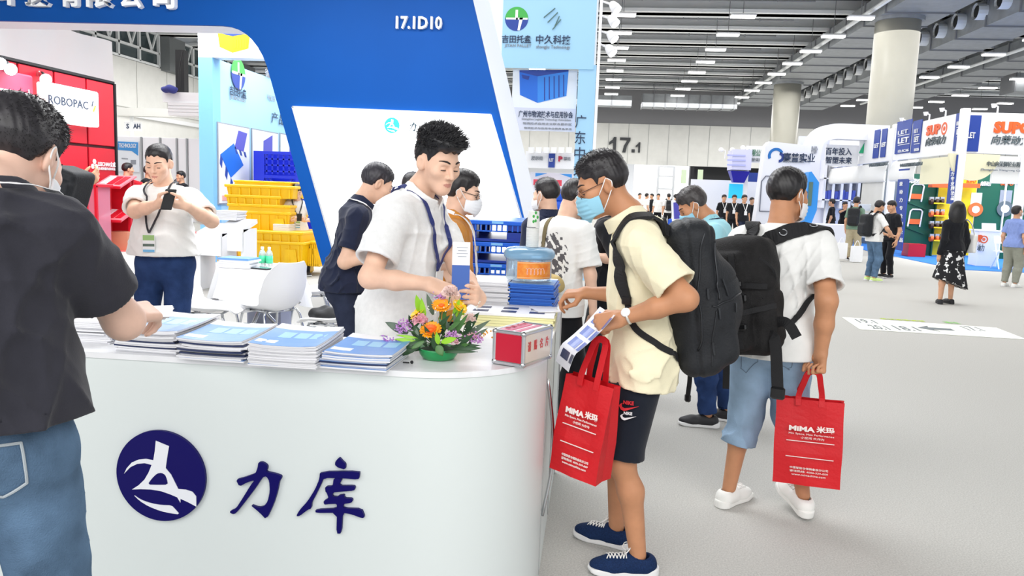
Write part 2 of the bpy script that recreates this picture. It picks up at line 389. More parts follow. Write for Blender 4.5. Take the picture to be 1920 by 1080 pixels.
def person(loc, face, H=1.72, label='', group=None, bw=1., bd=1., belly=0., lean=0, twist=0, side=0, head=(0, 0, 0), L=1, sk='mid',
           arms=None, feet=None, shirt=None, lower=None, shoes=None, neck=(0,0,0), hair=None, mask=None, glasses=None, lanyard=None, badge=None, eyes='down', origin=None, skirt=None, name='person'):
    """joints are laid out for a 1.75 m figure facing +Y, then scaled, turned and set down at loc"""
    s = H/1.75; loc = np.array(loc, float); Rz = rot('Z', face-90)
    toL = lambda p: (Rz.T@(np.array(p, float)-loc))/s
    toW = lambda V: (np.asarray(V, float)*s)@Rz.T+loc
    rt = root(name, loc, label, 'person', group)
    hh = dict(zip(('head', 'arm', 'cloth', 'leg'), ((.0036, .0042, .0062, .006), (.0062, .0072, .0095, .009), (.0125, .0125, .015, .015))[L]))
    Pv = np.array([0, 0, .95]); Rt = rot('Z', twist)@rot('X', -lean)@rot('Y', side)
    TP = lambda p: Rt@(np.array(p, float)-Pv)+Pv
    Rh = rot('Z', head[0])@rot('X', -head[1])@rot('Y', head[2])
    nb = TP((0, -.02, 1.43))+np.array(neck, float)*.35; hp = TP((0, .0, 1.515))+np.array(neck, float); hc = hp+Rh@np.array([0, .02, .105])
    def torso(P, i=0.):
        q = (P-f32(Pv))@f32(Rt)+f32(Pv)
        d = ell(q, (0, 0, 1.26), (.150*bw+i, .105*bd+i, .205+i))
        d = smin(d, ell(q, (0, .012+belly/2, 1.09), (.138*bw+i, .105*bd+belly/2+i, .19+i)), .06)
        d = smin(d, cap(q, (-.145*bw, -.008, 1.378), (.145*bw, -.008, 1.378), .056+i, .056+i), .07)
        d = smin(d, cap(q, (0, -.02, 1.39), (neck[0]*.35, -.012+neck[1]*.4, 1.485), .083+i*.6, .046+i*.2), .05)
        return smin(d, ell(P, (0, -.012, .93), (.163*bw+i, .118*bd+i, .15+i)), .08)
    # ---- limbs
    J = {}
    for sd, sg in (('R', 1), ('L', -1)):
        Sh = TP((sg*(.166*bw), -.005, 1.370)); a = (arms or {}).get(sd)
        if a is None: a = dict(w=Sh+np.array([sg*.06, .03, -.52]), hint=(sg*.3, -1, 0), d=(0, .1, -1), n=(-sg, .2, 0), pose='relaxed', local=True)
        if a.get('local'): w_ = np.array(a['w'], float)
        else: w_ = toL(a['w'])
        dd, nn, hn = (np.array(a[k_], float) for k_ in ('d', 'n', 'hint'))
        if not a.get('local'): dd, nn, hn = Rz.T@dd, Rz.T@nn, Rz.T@hn
        E, Wp = ik(Sh, w_, .285, .255, hn)
        hf, hi_ = hand_field(Wp, dd, nn, -sg, a['pose'])
        J[sd] = dict(S=Sh, E=E, W=Wp, hand=hf, info=hi_)
        hip = np.array([sg*.088*bw**.5, -.005, .90]); ft = (feet or {}).get(sd, dict(p=(sg*.11, 0), toe=sg*8))
        fa = math.radians(ft.get('toe', 0)); fwd = np.array([math.sin(fa), math.cos(fa), 0]); pt = ft.get('pitch', 0)
        ank = np.array([ft['p'][0], ft['p'][1], .085+ft.get('lift', 0)])
        K, An = ik(hip, ank, .425, .405, fwd+np.array([sg*.05, .3, 0]))
        if ft.get('knee') is not None: K = np.array(ft['knee'], float)
        J[sd].update(hip=hip, K=K, A=An, fwd=fwd, pitch=pt)
    ms = a_s = (arms or {}).get('r', 1.0)
    def arm_f(sd):
        j = J[sd]; M = j['E']*.55+j['W']*.45
        def f(P):
            d = cap(P, j['S'], j['E'], .05*ms, .039*ms); d = smin(d, cap(P, j['E'], M, .0395*ms, .037*ms), .03); d = smin(d, cap(P, M, j['W'], .0365*ms, .0245*ms), .02)
            return smin(d, j['hand'](P), .018)
        return f
    def leg_f(sd, i=0., i2=0.):
        j = J[sd]; c = j['K']*.68+j['A']*.32-j['fwd']*.018
        def f(P):
            d = cap(P, j['hip'], j['K'], .083*bw**.5+i, .054+i*.9+i2*.5)
            if i2: d = smin(d, cap(P, j['K'], c, .053+i, .054+i), .05); return smin(d, cap(P, c, j['A'], .054+i, .042+i2), .04)
            d = smin(d, cap(P, j['K'], c, .05+i, .05+i), .04); d = smin(d, cap(P, c, j['A'], .05+i, .034+i), .03)
            return d
        return f
    # ---- head
    el = .0
    def eyesock(q, sg):
        return ell(q, (sg*.031, .094, -.006), (.017, .016, .011))
    def head_f(P):
        q = (P-f32(hc))@f32(Rh); aq = q.copy(); aq[:, 0] = np.abs(aq[:, 0])
        d = ell(q, (0, -.014, .03), (.076, .097, .087))
        d = smin(d, ell(q, (0, .026, -.043), (.057, .066, .078)), .035)
        d = smin(d, ell(q, (0, .068, -.098), (.026, .024, .024)), .035)
        if L < 2:
            d = smin(d, ell(aq, (.046, .058, -.026), (.021, .024, .02)), .03)
            d = smin(d, ell(q, (0, .072, .014), (.05, .02, .013)), .025)
            d = -smin(-d, ell(aq, (.031, .097, -.008), (.019, .017, .012)), .014)
            d = smin(d, ell(aq, (.031, .0735, -.008), (.0145, .0135, .0125)), .004)
            d = smin(d, cap(q, (0, .088, .004), (0, .109, -.036), .0065, .0105), .012)
            d = smin(d, ell(aq, (.0125, .095, -.041), (.0065, .010, .007)), .006)
            d = smin(d, ell(q, (0, .084, -.066), (.023, .013, .007)), .005); d = smin(d, ell(q, (0, .083, -.077), (.019, .013, .0075)), .005)
        else:
            d = smin(d, cap(q, (0, .086, .0), (0, .103, -.036), .009, .014), .016)
        e = ell(aq, (.077, -.012, -.012), (.011, .021, .033), rot('Y', 8)@rot('Z', 20))
        if L < 2: e = -smin(-e, ell(aq, (.089, -.004, -.008), (.008, .012, .02)), .006)
        d = smin(d, e, .008)
        return smin(d, cap(P, hp+Rh@np.array([0, -.016, .035]), nb, .052, .058), .03)
    def body_core(P): return smin(head_f(P), torso(P, -.012), .04)
    fa_, fl_ = {k: arm_f(k) for k in 'RL'}, {k: leg_f(k) for k in 'RL'}
    sf = skin(sk); lipm = mat('lips', (202, 140, 126), .45)
    def bb(pts, m): P = np.array(pts); return P.min(0)-m, P.max(0)+m
    parts = []
    def lipsel(V):
        q = (V-hc)@Rh; return ((q[:, 0]/.0205)**2+((q[:, 2]+.0722)/.0088)**2 < 1) & (q[:, 1] > .085)
    bv, bq, bm, n0 = [], [], [], 0
    def addm(VQ, sel=None):
        nonlocal n0
        V, Q = VQ; bv.append(V); bq.append(Q+n0); n0 += len(V)
        bm.append(sel(V[Q].mean(1)).astype(int) if sel is not None else np.zeros(len(Q), int))
    if L == 2:
        def whole(P):
            d = body_core(P)
            for k in 'RL': d = smin(d, fa_[k](P), .03); d = smin(d, fl_[k](P), .03)
            return d
        pts = [hc+.13, hc-.13]+[J[k][q] for k in 'RL' for q in 'SEWKA']+[J[k]['info']['grip'] for k in 'RL']
        addm(mesh_sdf(whole, *bb(pts, .13), hh['arm']))
    else:
        lo, hi = bb([hc], .17); lo[2] = min(lo[2], nb[2]-.1); lo2, hi2 = bb([nb, hc], .16)
        addm(mesh_sdf(lambda P: smax(body_core(P), f32(nb[2]-.1)-P[:, 2], .01), np.minimum(lo, lo2), np.maximum(hi, hi2), hh['head']), lipsel)
        for k in 'RL':
            j = J[k]; addm(mesh_sdf(fa_[k], *bb([j['S'], j['E'], j['W'], j['info']['grip'], j['W']+j['info']['d']*.15], .075), hh['arm']))
            addm(mesh_sdf(fl_[k], *bb([j['hip'], j['K'], j['A']], .1), hh['leg']))
        t0, t1 = bb([TP((.2, .1, 1.4)), TP((-.2, -.1, 1.4)), (0, 0, .8)], .12); addm(mesh_sdf(lambda P: smax(torso(P, -.012), P[:, 2]-f32(nb[2]-.07), .01), t0, t1, .014))
    mk('body', toW(np.vstack(bv)), np.vstack(bq), [sf, lipm], rt, True, np.concatenate(bm))
    # ---- eyes, brows
    hl = lambda p: hc+Rh@np.array(p, float)
    if L < 2:
        for sg in (1, -1):
            m = MB(); zl = -.0135 if eyes == 'down' else -.009
            pts = [toW(hl((sg*(.031+x), .0735+.0137*math.sqrt(max(0, 1-(x/.0145)**2))*.99, zl+.0012*math.cos(x/.0145*1.5)))) for x in np.linspace(-.0142, .0142, 9)]
            m.tube(pts, .0021 if eyes == 'down' else .0026, 6); m.build('eyelash', mat('eye_line', (38, 28, 26), .5), rt, True)
            P, N = snap(head_f, [hl((sg*.013, .09, .017)), hl((sg*.03, .088, .024)), hl((sg*.05, .07, .018))], .0008, 9)
            MB().ribbon(toW(P), N@Rz.T, [.004, .007, .008, .008, .007, .006, .005, .004, .002], .002).build('eyebrow', mat('brow', (48, 38, 36), .8), rt, True)
    # ---- hair
    hd = dict(front=.05, t=.018, top=.024, fade=True, c=(32, 28, 30), spike=.009, n=900, long=0); hd.update(hair or {})
    ys = [-.13, -.07, -.045, -.03, -.012, .012, .024, .036, .055, .075, .11]
    zs = [hd.get('nape', -.06)]*2+[-.05, -.02, .028, .028, .0, .03, hd['front']-.008, hd['front'], hd['front']+.01]
    if hd['long']: zs = [-.2]*2+[-.15, -.12, -.1, -.08, -.04, .03, .045, hd['front'], hd['front']+.01]
    def hair_f(P):
        q = (P-f32(hc))@f32(Rh)
        g = np.interp(q[:, 1], ys, zs).astype(np.float32)+.006*np.sin(q[:, 0]*170)*(q[:, 1] > .03)
        up = np.clip((q[:, 2]-g)/.05, 0, 1); tp = np.clip((q[:, 2]-.06)/.04, 0, 1)
        t = (.003+(hd['t']-.003)*up)*(1-tp)+hd['top']*tp
        nz = .0012*np.sin(q[:, 0]*190+q[:, 2]*90+3*np.sin(q[:, 1]*60))*np.sin(q[:, 1]*170+q[:, 2]*60)
        if L == 2: nz = 0
        d = ell(q, (0, -.014, .03), (.076, .097, .087))-t-nz
        if hd['long']: d = smin(d, ell(q, (0, -.05, -.09), (.145, .105, .24)), .05); return smax(d, np.where(q[:, 1] > -.03, g, -.3)-q[:, 2], .01)
        if hd.get('bang'): d = smin(d, ell(q, hd['bang'][0], hd['bang'][1]), .03)
        return smax(d, g-q[:, 2], .006)
    hb = bb([hl((0, 0, .06))], .17)
    if hd['long']: hb = (hb[0]-np.array([.02, .12, .34]), hb[1])
    V, Q = mesh_sdf(hair_f, *hb, hh['head'])
    m = MB(); m.add(toW(V), Q.tolist())
    if L < 2 and hd['n']:
        q = (V-hc)@Rh; G = grad(hair_f, V); ok = np.argwhere(q[:, 2] > np.interp(q[:, 1], ys, zs)+.02)[:, 0]
        pick = RNG.choice(ok, min(hd['n'], len(ok)), replace=False)
        fl = Rh@np.array(hd.get('flow', (0, .5, .15)))
        for i in pick:
            hq = q[i, 2]; ln = hd['spike']*RNG.uniform(.5, 1.3)*(.45+.75*min(1, max(0, (hq-.03)/.07)))
            b = V[i]-G[i]*.002; dr = G[i]*hd.get('lift', .3)+fl+RNG.normal(0, .2, 3); dr /= np.linalg.norm(dr); si = np.cross(dr, RNG.normal(0, 1, 3)); si /= np.linalg.norm(si); s2 = np.cross(dr, si); r_ = .0016
            m.add(toW([b+si*r_, b-si*r_*.5+s2*r_*.87, b-si*r_*.5-s2*r_*.87, b+dr*ln]), [(0, 1, 3), (1, 2, 3), (2, 0, 3)])
    hm = mat('hair_%d_%d_%d' % hd['c'], hd['c'], .42, noise=.35, nscale=55, spec=.5)
    m.build('hair', hm, rt, True)
    # ---- shirt
    out = dict(root=rt, J=J, toW=toW, toL=toL, Rz=Rz, s=s, hl=hl, head=head_f, hc=hc, Rh=Rh, TP=TP, Rt=Rt)
    def folds(P, amp, sd):
        """soft drapery: a few families of creases, each fading in and out over the cloth"""
        r = np.random.default_rng(sd); o = 0
        for i in range(5):
            k = r.normal(0, 1, 3); k[2] *= .7; k = k/np.linalg.norm(k)*r.uniform(22, 48); k2 = r.normal(0, 1, 3)*9; k3 = r.normal(0, 1, 3)*8
            ph = P@f32(k)+r.uniform(0, 6)+1.7*np.sin(P@f32(k2)+r.uniform(0, 6)); msk = np.clip(.35+.9*np.sin(P@f32(k3)+r.uniform(0, 6)), 0, 1)
            c = 1-np.abs(np.sin(ph)); o = o+msk*(c*c-.3)
        return -amp*1.15*o
    if shirt:
        sh = dict(hem=.86, slv=.62, i=.016, amp=.006, c=mat('w', (240, 240, 240)), collar=None, flare=.012, seed=3, name='shirt', slant=0); sh.update(shirt)
        ii = sh['i']
        def sleeve(P, k, i):
            j = J[k]; full = sh['slv'] > 1
            d = cap(P, j['S'], j['E'], .052*ms+i, .043*ms+i+(sh['flare'] if not full else 0))
            if full: d = smin(d, cap(P, j['E'], j['W'], .043+i, .032+i), .03)
            return d
        def send(k):
            j = J[k]
            if sh['slv'] > 1: e = j['W']; ax = j['W']-j['E']
            else: ax = j['E']-j['S']; e = j['S']+ax*sh['slv']
            return e, ax/np.linalg.norm(ax)
        ends = {k: send(k) for k in 'RL'}
        def hemz(P): return sh['hem']+sh['slant']*P[:, 1]
        def shirt_f(P, carve=True):
            z = P[:, 2]; fo = folds(P, sh['amp'], sh['seed']); fo = fo*np.clip(1.3-(z-.95)*1.3, .45, 1.25)
            tr = torso(P, ii); tr = smin(tr, ell(P, (0, -.005+belly*.35, sh['hem']-.02), (.172*bw+ii+.006, (.128+belly*.35)*bd+ii+.004, .26)), .1)+fo
            dt = smax(tr, hemz(P)-z, .005)
            if carve and L < 2: dt = np.maximum(dt, -np.maximum(tr+max(.008, 1.8*hh['cloth']), z-hemz(P)-.03))
            for k in 'RL':
                e, ax = ends[k]; sl = sleeve(P, k, ii*.8)+fo*.7; al = (P-f32(e))@f32(ax); b = smax(sl, al, .005)
                if carve and L < 2: b = np.maximum(b, -np.maximum(sl+max(.0075, 2.3*hh['cloth']), -al-.035))
                dt = smin(dt, b, .035)
            ncut = cap(P, nb+(Rt@np.array([0, .004, -.03])), hp+(Rt@np.array([0, .03, .16])), .058 if sh['collar'] else .066, .075)
            qt = (P-f32(Pv))@f32(Rt)+f32(Pv); dt = smax(dt, qt[:, 2]-(1.466-.42*np.maximum(qt[:, 1]-.02, 0)), .008)
            return smax(dt, -ncut, .006)
        shirt_n = lambda P: shirt_f(P, False)
        pts = [TP((.22*bw, .15, 1.45)), TP((-.22*bw, -.15, 1.45)), (0.2*bw, .16+belly, sh['hem']), (-.2*bw, -.18, sh['hem'])]+[e for e, _ in ends.values()]+[J[k]['S'] for k in 'RL']+([J[k]['E'] for k in 'RL'] if sh['slv'] > .9 else [])
        V, Q = mesh_sdf(shirt_f, *bb(pts, .09), hh['cloth'])
        ml = sh['c']; mi = None
        if sh.get('pick'): mi = sh['pick'](V[Q].mean(1))
        so = mk(sh['name'], toW(V), Q, ml, rt, True, mi)
        out['shirt'] = so; out['shirt_f'] = shirt_n
        if not sh['collar'] and L < 2:
            ring = [nb+Rt@np.array([.074*math.cos(a), .01+.072*math.sin(a), .034-.4*max(0, .012+.072*math.sin(a)-.02)]) for a in np.linspace(0, 2*math.pi, 40, endpoint=False)]
            P = np.array(ring)
            for _ in range(6): G = grad(shirt_n, P, .004); P = P-(shirt_n(P.astype(np.float32))-.001)[:, None]*G*.7
            for _ in range(6): P = (np.roll(P, 1, 0)+2*P+np.roll(P, -1, 0))/4
            MB().tube(toW(P), .0075 if L == 0 else .009, 8, closed=True).build('neckband', sh['c'][0] if isinstance(sh['c'], list) else sh['c'], so, True)
        if sh['collar'] and L < 2:
            cm = sh.get('cc') or (sh['c'][0] if isinstance(sh['c'], list) else sh['c'])
            def col_f(P):
                q = (P-f32(nb))@f32(Rt); dn = cap(P, nb+(Rt@np.array([0, .004, -.03])), hp+(Rt@np.array([0, .02, .12])), .062, .069)
                d = np.abs(dn-.004-.024*np.clip((.085-q[:, 2])/.055, 0, 1))-(.0044 if L == 0 else .005)
                low = .022-.5*np.maximum(q[:, 1], 0)-.05*(q[:, 1] < 0)*0; hi = .083-.55*np.maximum(q[:, 1]-.01, 0)
                d = np.maximum(d, np.maximum(low-q[:, 2], q[:, 2]-hi)); d = np.maximum(d, -np.maximum(np.abs(q[:, 0])-.3*np.maximum(q[:, 1]-.045, 0)-.004, .03-q[:, 1]))
                return d
            V, Q = mesh_sdf(col_f, *bb([nb, hp], .13), .0038 if L == 0 else .006)
            mk('collar', toW(V), Q, cm, so, True)
    # ---- trousers, skirt
    if lower:
        lo_ = dict(end=.1, i=.014, i2=.02, amp=.004, c=mat('jeans', (60, 80, 120)), top=1.0, seed=5, name='trousers', roll=0); lo_.update(lower)
        fl2 = {k: leg_f(k, lo_['i'], lo_['i2']) for k in 'RL'}
        def kend(k):
            j = J[k]; z = lo_['end']
            t = (j['K'][2]-z)/(j['K'][2]-j['A'][2]+1e-6)
            if z > j['K'][2]: ax = j['K']-j['hip']; e = j['hip']+ax*((j['hip'][2]-z)/(j['hip'][2]-j['K'][2]))
            else: ax = j['A']-j['K']; e = j['K']+ax*t
            return e, ax/np.linalg.norm(ax)
        ke = {k: kend(k) for k in 'RL'}
        def tr_f(P):
            fo = folds(P, lo_['amp'], lo_['seed'])*np.clip(1.4-P[:, 2]*.9, .5, 1.3)
            d = ell(P, (0, -.012, .93), (.163*bw+.012, .118*bd+.012+belly*.3, .15+.012))
            d = smax(d, P[:, 2]-lo_['top'], .01)
            for k in 'RL':
                e, ax = ke[k]; al = (P-f32(e))@f32(ax); lg = fl2[k](P)+fo
                if lo_['roll']: lg = lg-.006*np.clip((al+lo_['roll'])*60, 0, 1)+.006*0
                b = smax(lg, al, .005)
                if L < 2: b = np.maximum(b, -np.maximum(lg+max(.009, 1.7*hh['cloth']), -al-.03))
                d = smin(d, b, .03)
            return d
        pts = [(.2*bw, .16+belly*.4, 1.02), (-.2*bw, -.17, .8)]+[e for e, _ in ke.values()]+[J[k]['K'] for k in 'RL']
        V, Q = mesh_sdf(tr_f, *bb(pts, .12), hh['cloth'])
        tro = mk(lo_['name'], toW(V), Q, lo_['c'], rt, True); out['lower'] = tro; out['lower_f'] = tr_f
    if skirt:
        def sk_f(P):
            a = np.arctan2(P[:, 1], P[:, 0]); z = P[:, 2]; t = np.clip((1.03-z)/(1.03-skirt['end']), 0, 1.3)
            r = (.15+.13*t*skirt.get('wide', 1))*(1+.06*t*np.sin(a*9+z*5)); cy = skirt.get('sway', 0)*t
            return smax((np.sqrt((P[:, 0])**2+((P[:, 1]-cy)*1.15)**2)-r)*.9, np.maximum(z-1.03, skirt['end']+skirt.get('dip', 0)*P[:, 0]-z), .01)
        V, Q = mesh_sdf(sk_f, (-.4, -.45, skirt['end']-.12), (.4, .45, 1.08), hh['cloth']); mk('skirt', toW(V), Q, skirt['c'], rt, True)
    # ---- shoes
    sd_ = dict(up=mat('shoe_dark', (40, 40, 44)), sole=mat('sole_white', (235, 235, 235)), lace=None); sd_.update(shoes or {})
    for k in 'RL':
        j = J[k]; fw = j['fwd']; Rf = np.stack([np.cross(fw, Z3), fw, Z3], 1)@rot('X', -j['pitch'])
        o = j['A']-Rf@np.array([0, 0, .085])
        def up_f(P):
            q = (P-f32(o))@f32(Rf)
            d = cap(q, (0, -.03, .055), (0, .02, .06), .042, .04); d = smin(d, cap(q, (0, -.035, .04), (0, .10, .035), .04, .043), .03); d = smin(d, ell(q, (0, .125, .035), (.046, .072, .032)), .03)
            d = smax(d, .018-q[:, 2], .004); d = smax(d, q[:, 2]-(.088+.25*np.maximum(q[:, 1], 0)*(q[:, 1] < .05)), .01)
            return np.maximum(d, -cap(q, (0, -.012, .07), (0, -.02, .16), .033, .036)) if L < 2 else d
        def so_f(P):
            q = (P-f32(o))@f32(Rf); x, y, z = q[:, 0], q[:, 1], q[:, 2]
            wd = np.interp(y, [-.09, -.05, .03, .12, .19, .215], [.036, .043, .039, .05, .04, .015]).astype(np.float32)
            d = smax(np.abs(x)-wd, np.abs(y-.058)-.148, .04)*.9; zt = .03+.012*np.clip(-y*12, 0, 1); zb = .02*np.clip((y-.13)*12, 0, 1)**2
            return smax(d, np.maximum(z-zt, zb-z), .006)
        lo2, hi2 = bb([o, o+Rf@np.array([0, .2, .03]), o+Rf@np.array([0, -.09, .03])], .12)
        hs = (.004, .0065, .012)[L]
        V, Q = mesh_sdf(up_f, lo2, hi2, hs); V2, Q2 = mesh_sdf(so_f, lo2, hi2, hs)
        shoe = mk('shoe', toW(V), Q, sd_['up'], rt, True); mk('sole', toW(V2), Q2, sd_['sole'], shoe, True)
        if sd_['lace'] and L < 2:
            m = MB()
            for n_ in range(6):
                y0 = .045+.014*n_; w0 = .024
                for sg in (1, -1):
                    pth = [o+Rf@np.array([sg*w0, y0, .075]), o+Rf@np.array([0, y0+.007, .1]), o+Rf@np.array([-sg*w0, y0+.014, .075])]
                    P, N = snap(up_f, pth, .003, 9); m.tube(toW(P), .0026, 5)
            for sg in (1, -1): m.tube(toW(resample([o+Rf@np.array(v) for v in ((0, .045, .102), (sg*.02, .035, .122), (sg*.045, .05, .115), (sg*.03, .06, .1), (0, .05, .102))], 12)), .0024, 5)
            m.build('lace', sd_['lace'], shoe, True)
    # ---- things worn
    if mask:
        mm = mat('mask_'+mask, {'blue': (150, 205, 228), 'white': (238, 240, 244)}[mask], .8); off = mask == 'off'
        def mask_f(P):
            q = (P-f32(hc))@f32(Rh)
            c = ell(q, (0, .03, -.062), (.07, .092, .088))-(.0016 if L == 0 else .0012)*np.sin(q[:, 2]*330)*(np.abs(q[:, 0]) < .06)
            d = np.abs(c)-(.0036, .0048, .007)[L]
            top = -.012-.35*np.abs(q[:, 0]); bot = -.132+.42*np.abs(q[:, 0])
            return np.maximum(np.maximum(d, .032-q[:, 1]), np.maximum(q[:, 2]-top, bot-q[:, 2]))
        V, Q = mesh_sdf(mask_f, *bb([hl((0, .06, -.07))], .12), (.0028, .0045, .009)[L])
        mo = mk('face_mask', toW(V), Q, mm, rt, True)
        if L < 2:
            for sg in (1, -1):
                m = MB()
                for a, b in (((sg*.067, .034, -.038), (sg*.083, -.012, .02)), ((sg*.063, .034, -.1), (sg*.083, -.02, -.03))):
                    mid = tuple((np.array(a)+np.array(b))/2+np.array([sg*.008, 0, 0])); m.tube(toW(resample([hl(a), hl(mid), hl(b)], 8)), .0022, 5)
                m.tube(toW(resample([hl((sg*.083, -.012, .02)), hl((sg*.09, -.03, .0)), hl((sg*.083, -.02, -.03))], 8)), .0022, 5)
                m.build('ear_loop', mat('ear_loop', (240, 240, 240), .7), mo, True)
    if glasses:
        m = MB(); g2 = MB()
        for sg in (1, -1):
            m.tube([toW(hl((sg*.033+.024*math.cos(a)*(1.06), .104-.010*abs(.033+.024*math.cos(a))/.05, -.01+.018*math.sin(a)))) for a in np.linspace(0, 2*math.pi, 20, endpoint=False)], .0014 if L == 0 else .002, 6, closed=True)
            m.tube(toW(resample([hl((sg*.058, .094, -.004)), hl((sg*.074, .04, .002)), hl((sg*.08, -.012, .006)), hl((sg*.082, -.03, -.006))], 12)), .0017, 6)
            g2.add([toW(hl((sg*.033, .1015, -.01)))]+[toW(hl((sg*.033+.024*math.cos(a), .1015, -.01+.0175*math.sin(a)))) for a in np.linspace(0, 2*math.pi, 16, endpoint=False)], [(0, 1+i, 1+(i+1) % 16) for i in range(16)])
        m.tube([toW(hl((x, .107, -.006))) for x in (-.010, 0, .010)], .0014, 6)
        go = m.build('glasses', glasses, rt, True); g2.build('lens', mat('lens', (225, 235, 240), .05, alpha=.12), go)
    if lanyard and L < 2:
        lm = lanyard['m']; wd = lanyard.get('w', .018); bt = lanyard.get('drop', 1.12)
        fb = lambda P: np.minimum(out['shirt_f'](P), body_core(P))
        y0 = lanyard.get('front', True)
        for sg in (1, -1):
            path = [TP((0, -.13, 1.455)), TP((sg*.055, -.07, 1.50)), TP((sg*.082, .01, 1.475)), TP((sg*.066, .12, 1.37)), TP((sg*.035, .18, 1.24)), TP((0.0, .2, bt))]
            if lanyard.get('back'): path = path[:4]
            P, N = snap(fb, path, .011 if L == 0 else .019, 46); MB().ribbon(toW(P), N@Rz.T, wd, .003).build('lanyard', lm, rt)
        if badge:
            P, N = snap(fb, [TP((0.0, .2, bt+.02)), TP((0, .2, bt-.14))], .012, 6); n_ = N.mean(0); n_[2] *= .3; n_ /= np.linalg.norm(n_); u_ = P[0]-P[-1]; u_ -= n_*(u_@n_); u_ /= np.linalg.norm(u_); r_ = np.cross(u_, n_)
            cc = P.mean(0)+n_*.006; bo = None
            m = MB(); w_, h_ = .078*.5, .115*.5; W4 = lambda a, b, e=0: toW(cc+r_*a+u_*b+n_*e)
            def card(a0, a1, b0, b1, e0, e1): 
                mb = MB(); mb.add([W4(a0, b0, e0), W4(a1, b0, e0), W4(a1, b1, e0), W4(a0, b1, e0), W4(a0, b0, e1), W4(a1, b0, e1), W4(a1, b1, e1), W4(a0, b1, e1)], [(3, 2, 1, 0), (4, 5, 6, 7), (0, 1, 5, 4), (1, 2, 6, 5), (2, 3, 7, 6), (3, 0, 4, 7)]); return mb
            bo = card(-w_, w_, -h_, h_, 0, .003).build('badge', mat('badge_white', (235, 238, 240), .3), rt)
            for (b0, b1, c) in badge: card(-w_*.94, w_*.94, b0*h_, b1*h_, .003, .0045).build('badge_print', mat('bp_%d_%d_%d' % c, c, .4), bo)
    return out
def arm_pose(w, hint, d, n, pose='relaxed'): return dict(w=w, hint=hint, d=d, n=n, pose=pose)
# ------------------------------------------------------------------ the hall
M_carpet = mat('carpet_grey', (187, 186, 182), .98, noise=.16, nscale=130, bump=.25, bscale=220, spec=.1)
M_ceil = mat('ceiling_dark', (108, 112, 114), .95); M_beam = mat('beam_grey', (244, 247, 248), .9); M_duct = mat('duct_galvanised', (158, 162, 166), .5, .2, noise=.1, nscale=3)
M_pipe = mat('pipe_grey', (132, 134, 138), .6); M_lamp = mat('lamp_white', (255, 253, 248), .4, emit=7); M_white = mat('white_paint', (242, 243, 245), .55)
M_panel = mat('wall_panel', (226, 226, 222), .7, noise=.03, nscale=2); M_dark = mat('soft_black', (28, 29, 32), .7); M_col = mat('column_paint', (178, 176, 164), .35, noise=.03, nscale=1.5)
M_chrome = mat('chrome', (205, 208, 212), .18, 1.0); M_alu = mat('aluminium', (205, 208, 212), .35, .9); M_glassdark = mat('window_glass', (70, 84, 88), .12, spec=.8)
M_seam = mat('panel_joint', (172, 174, 174), .8)
st = lambda m, n, mt, **k: setp(m.build(n, mt, None, **k), kind='structure')
st(MB().box((3, 27, -.05), (66, 78, .1)), 'floor', M_carpet)
YW = 64.0
ce = st(MB().box((3, 27, 10.37), (66, 78, .3)), 'ceiling', M_ceil)
for i in range(13):
    y = 18.75+3.48*i
    m = MB(); m.box((3, y, 9.92), (64, .55, .6)); m.box((3, y, 9.69), (64, 1.1, .14)); bm = st(m, 'beam_%d' % (i+1), M_beam)
    m = MB(); m.tube([(-20, y+1.1, 9.67), (8.5, y+1.1, 9.67)], .035, 6)
    for k in range(10): x = -18+2.7*k; m.tube([(x, y+1.1, 9.67), (x, y+1.1, 10.2)], .02, 5); m.tube([(x+.6, y+.55, 9.5), (x+.6, y+.55, 9.62)], .03, 5)
    m.build('pipe', M_pipe, bm, kind='stuff')
# far wall with the hall number
fw = st(MB().box((3, YW+.25, 5.7), (66, .4, 3.2)), 'wall_back', M_panel)
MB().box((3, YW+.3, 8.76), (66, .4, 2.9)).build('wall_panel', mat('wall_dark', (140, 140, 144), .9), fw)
m = MB()
for k in range(40): m.box((-28+1.6*k, YW+.04, 5.7), (.03, .03, 3.2))
m.build('panel_joint', M_seam, fw, kind='stuff')
MB().box((3, YW+5.5, 2.2), (66, .3, 4.5)).build('wall_panel', M_white, fw)
for x0, x1 in ((1292, 1470), (1290, 1297), (1186, 1289)):
    a, b = pY(x0, 400, YW)[0], pY(x1, 400, YW)[0]
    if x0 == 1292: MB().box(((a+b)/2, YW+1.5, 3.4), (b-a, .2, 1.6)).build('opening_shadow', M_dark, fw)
    elif x0 == 1290: MB().box((a+.15, YW+.4, 2.05), (.3, .4, 4.1)).build('door_post', M_dark, fw)
    else: MB().box(((a+b)/2, YW+1.0, 2.05), (b-a, .1, 4.1)).build('lit_banner', mat('lit_white', (255, 255, 255), .5, emit=1.2), fw)
mm = MB()
def text_at(m, t, x0, y0, x1, y1, Y, mt=None, th=.02, bold=.02, ax='Y', inset=0., shear=0., m_=0):
    """lettering that fills the box x0..x1, y0..y1 of the photograph on the plane Y (or X) = const"""
    if ax == 'Y': g = lambda x, y: pY(x, y, Y)
    else: g = lambda x, y: pX(x, y, Y)
    c = g((x0+x1)/2, (y0+y1)/2); h = abs(g((x0+x1)/2, y0)[2]-g((x0+x1)/2, y1)[2])
    k = 0 if ax == 'Y' else 1
    w_ = abs(g(x1, (y0+y1)/2)[k]-g(x0, (y0+y1)/2)[k])
    R = X3 if ax == 'Y' else (Y3 if Y < 0 else -Y3)
    N = np.cross(R, Z3); m.text(t, c+N*.002, R, Z3, h=h, w=w_, th=th, bold=bold, m=m_, shear=shear)
    return m
mm.n = 0
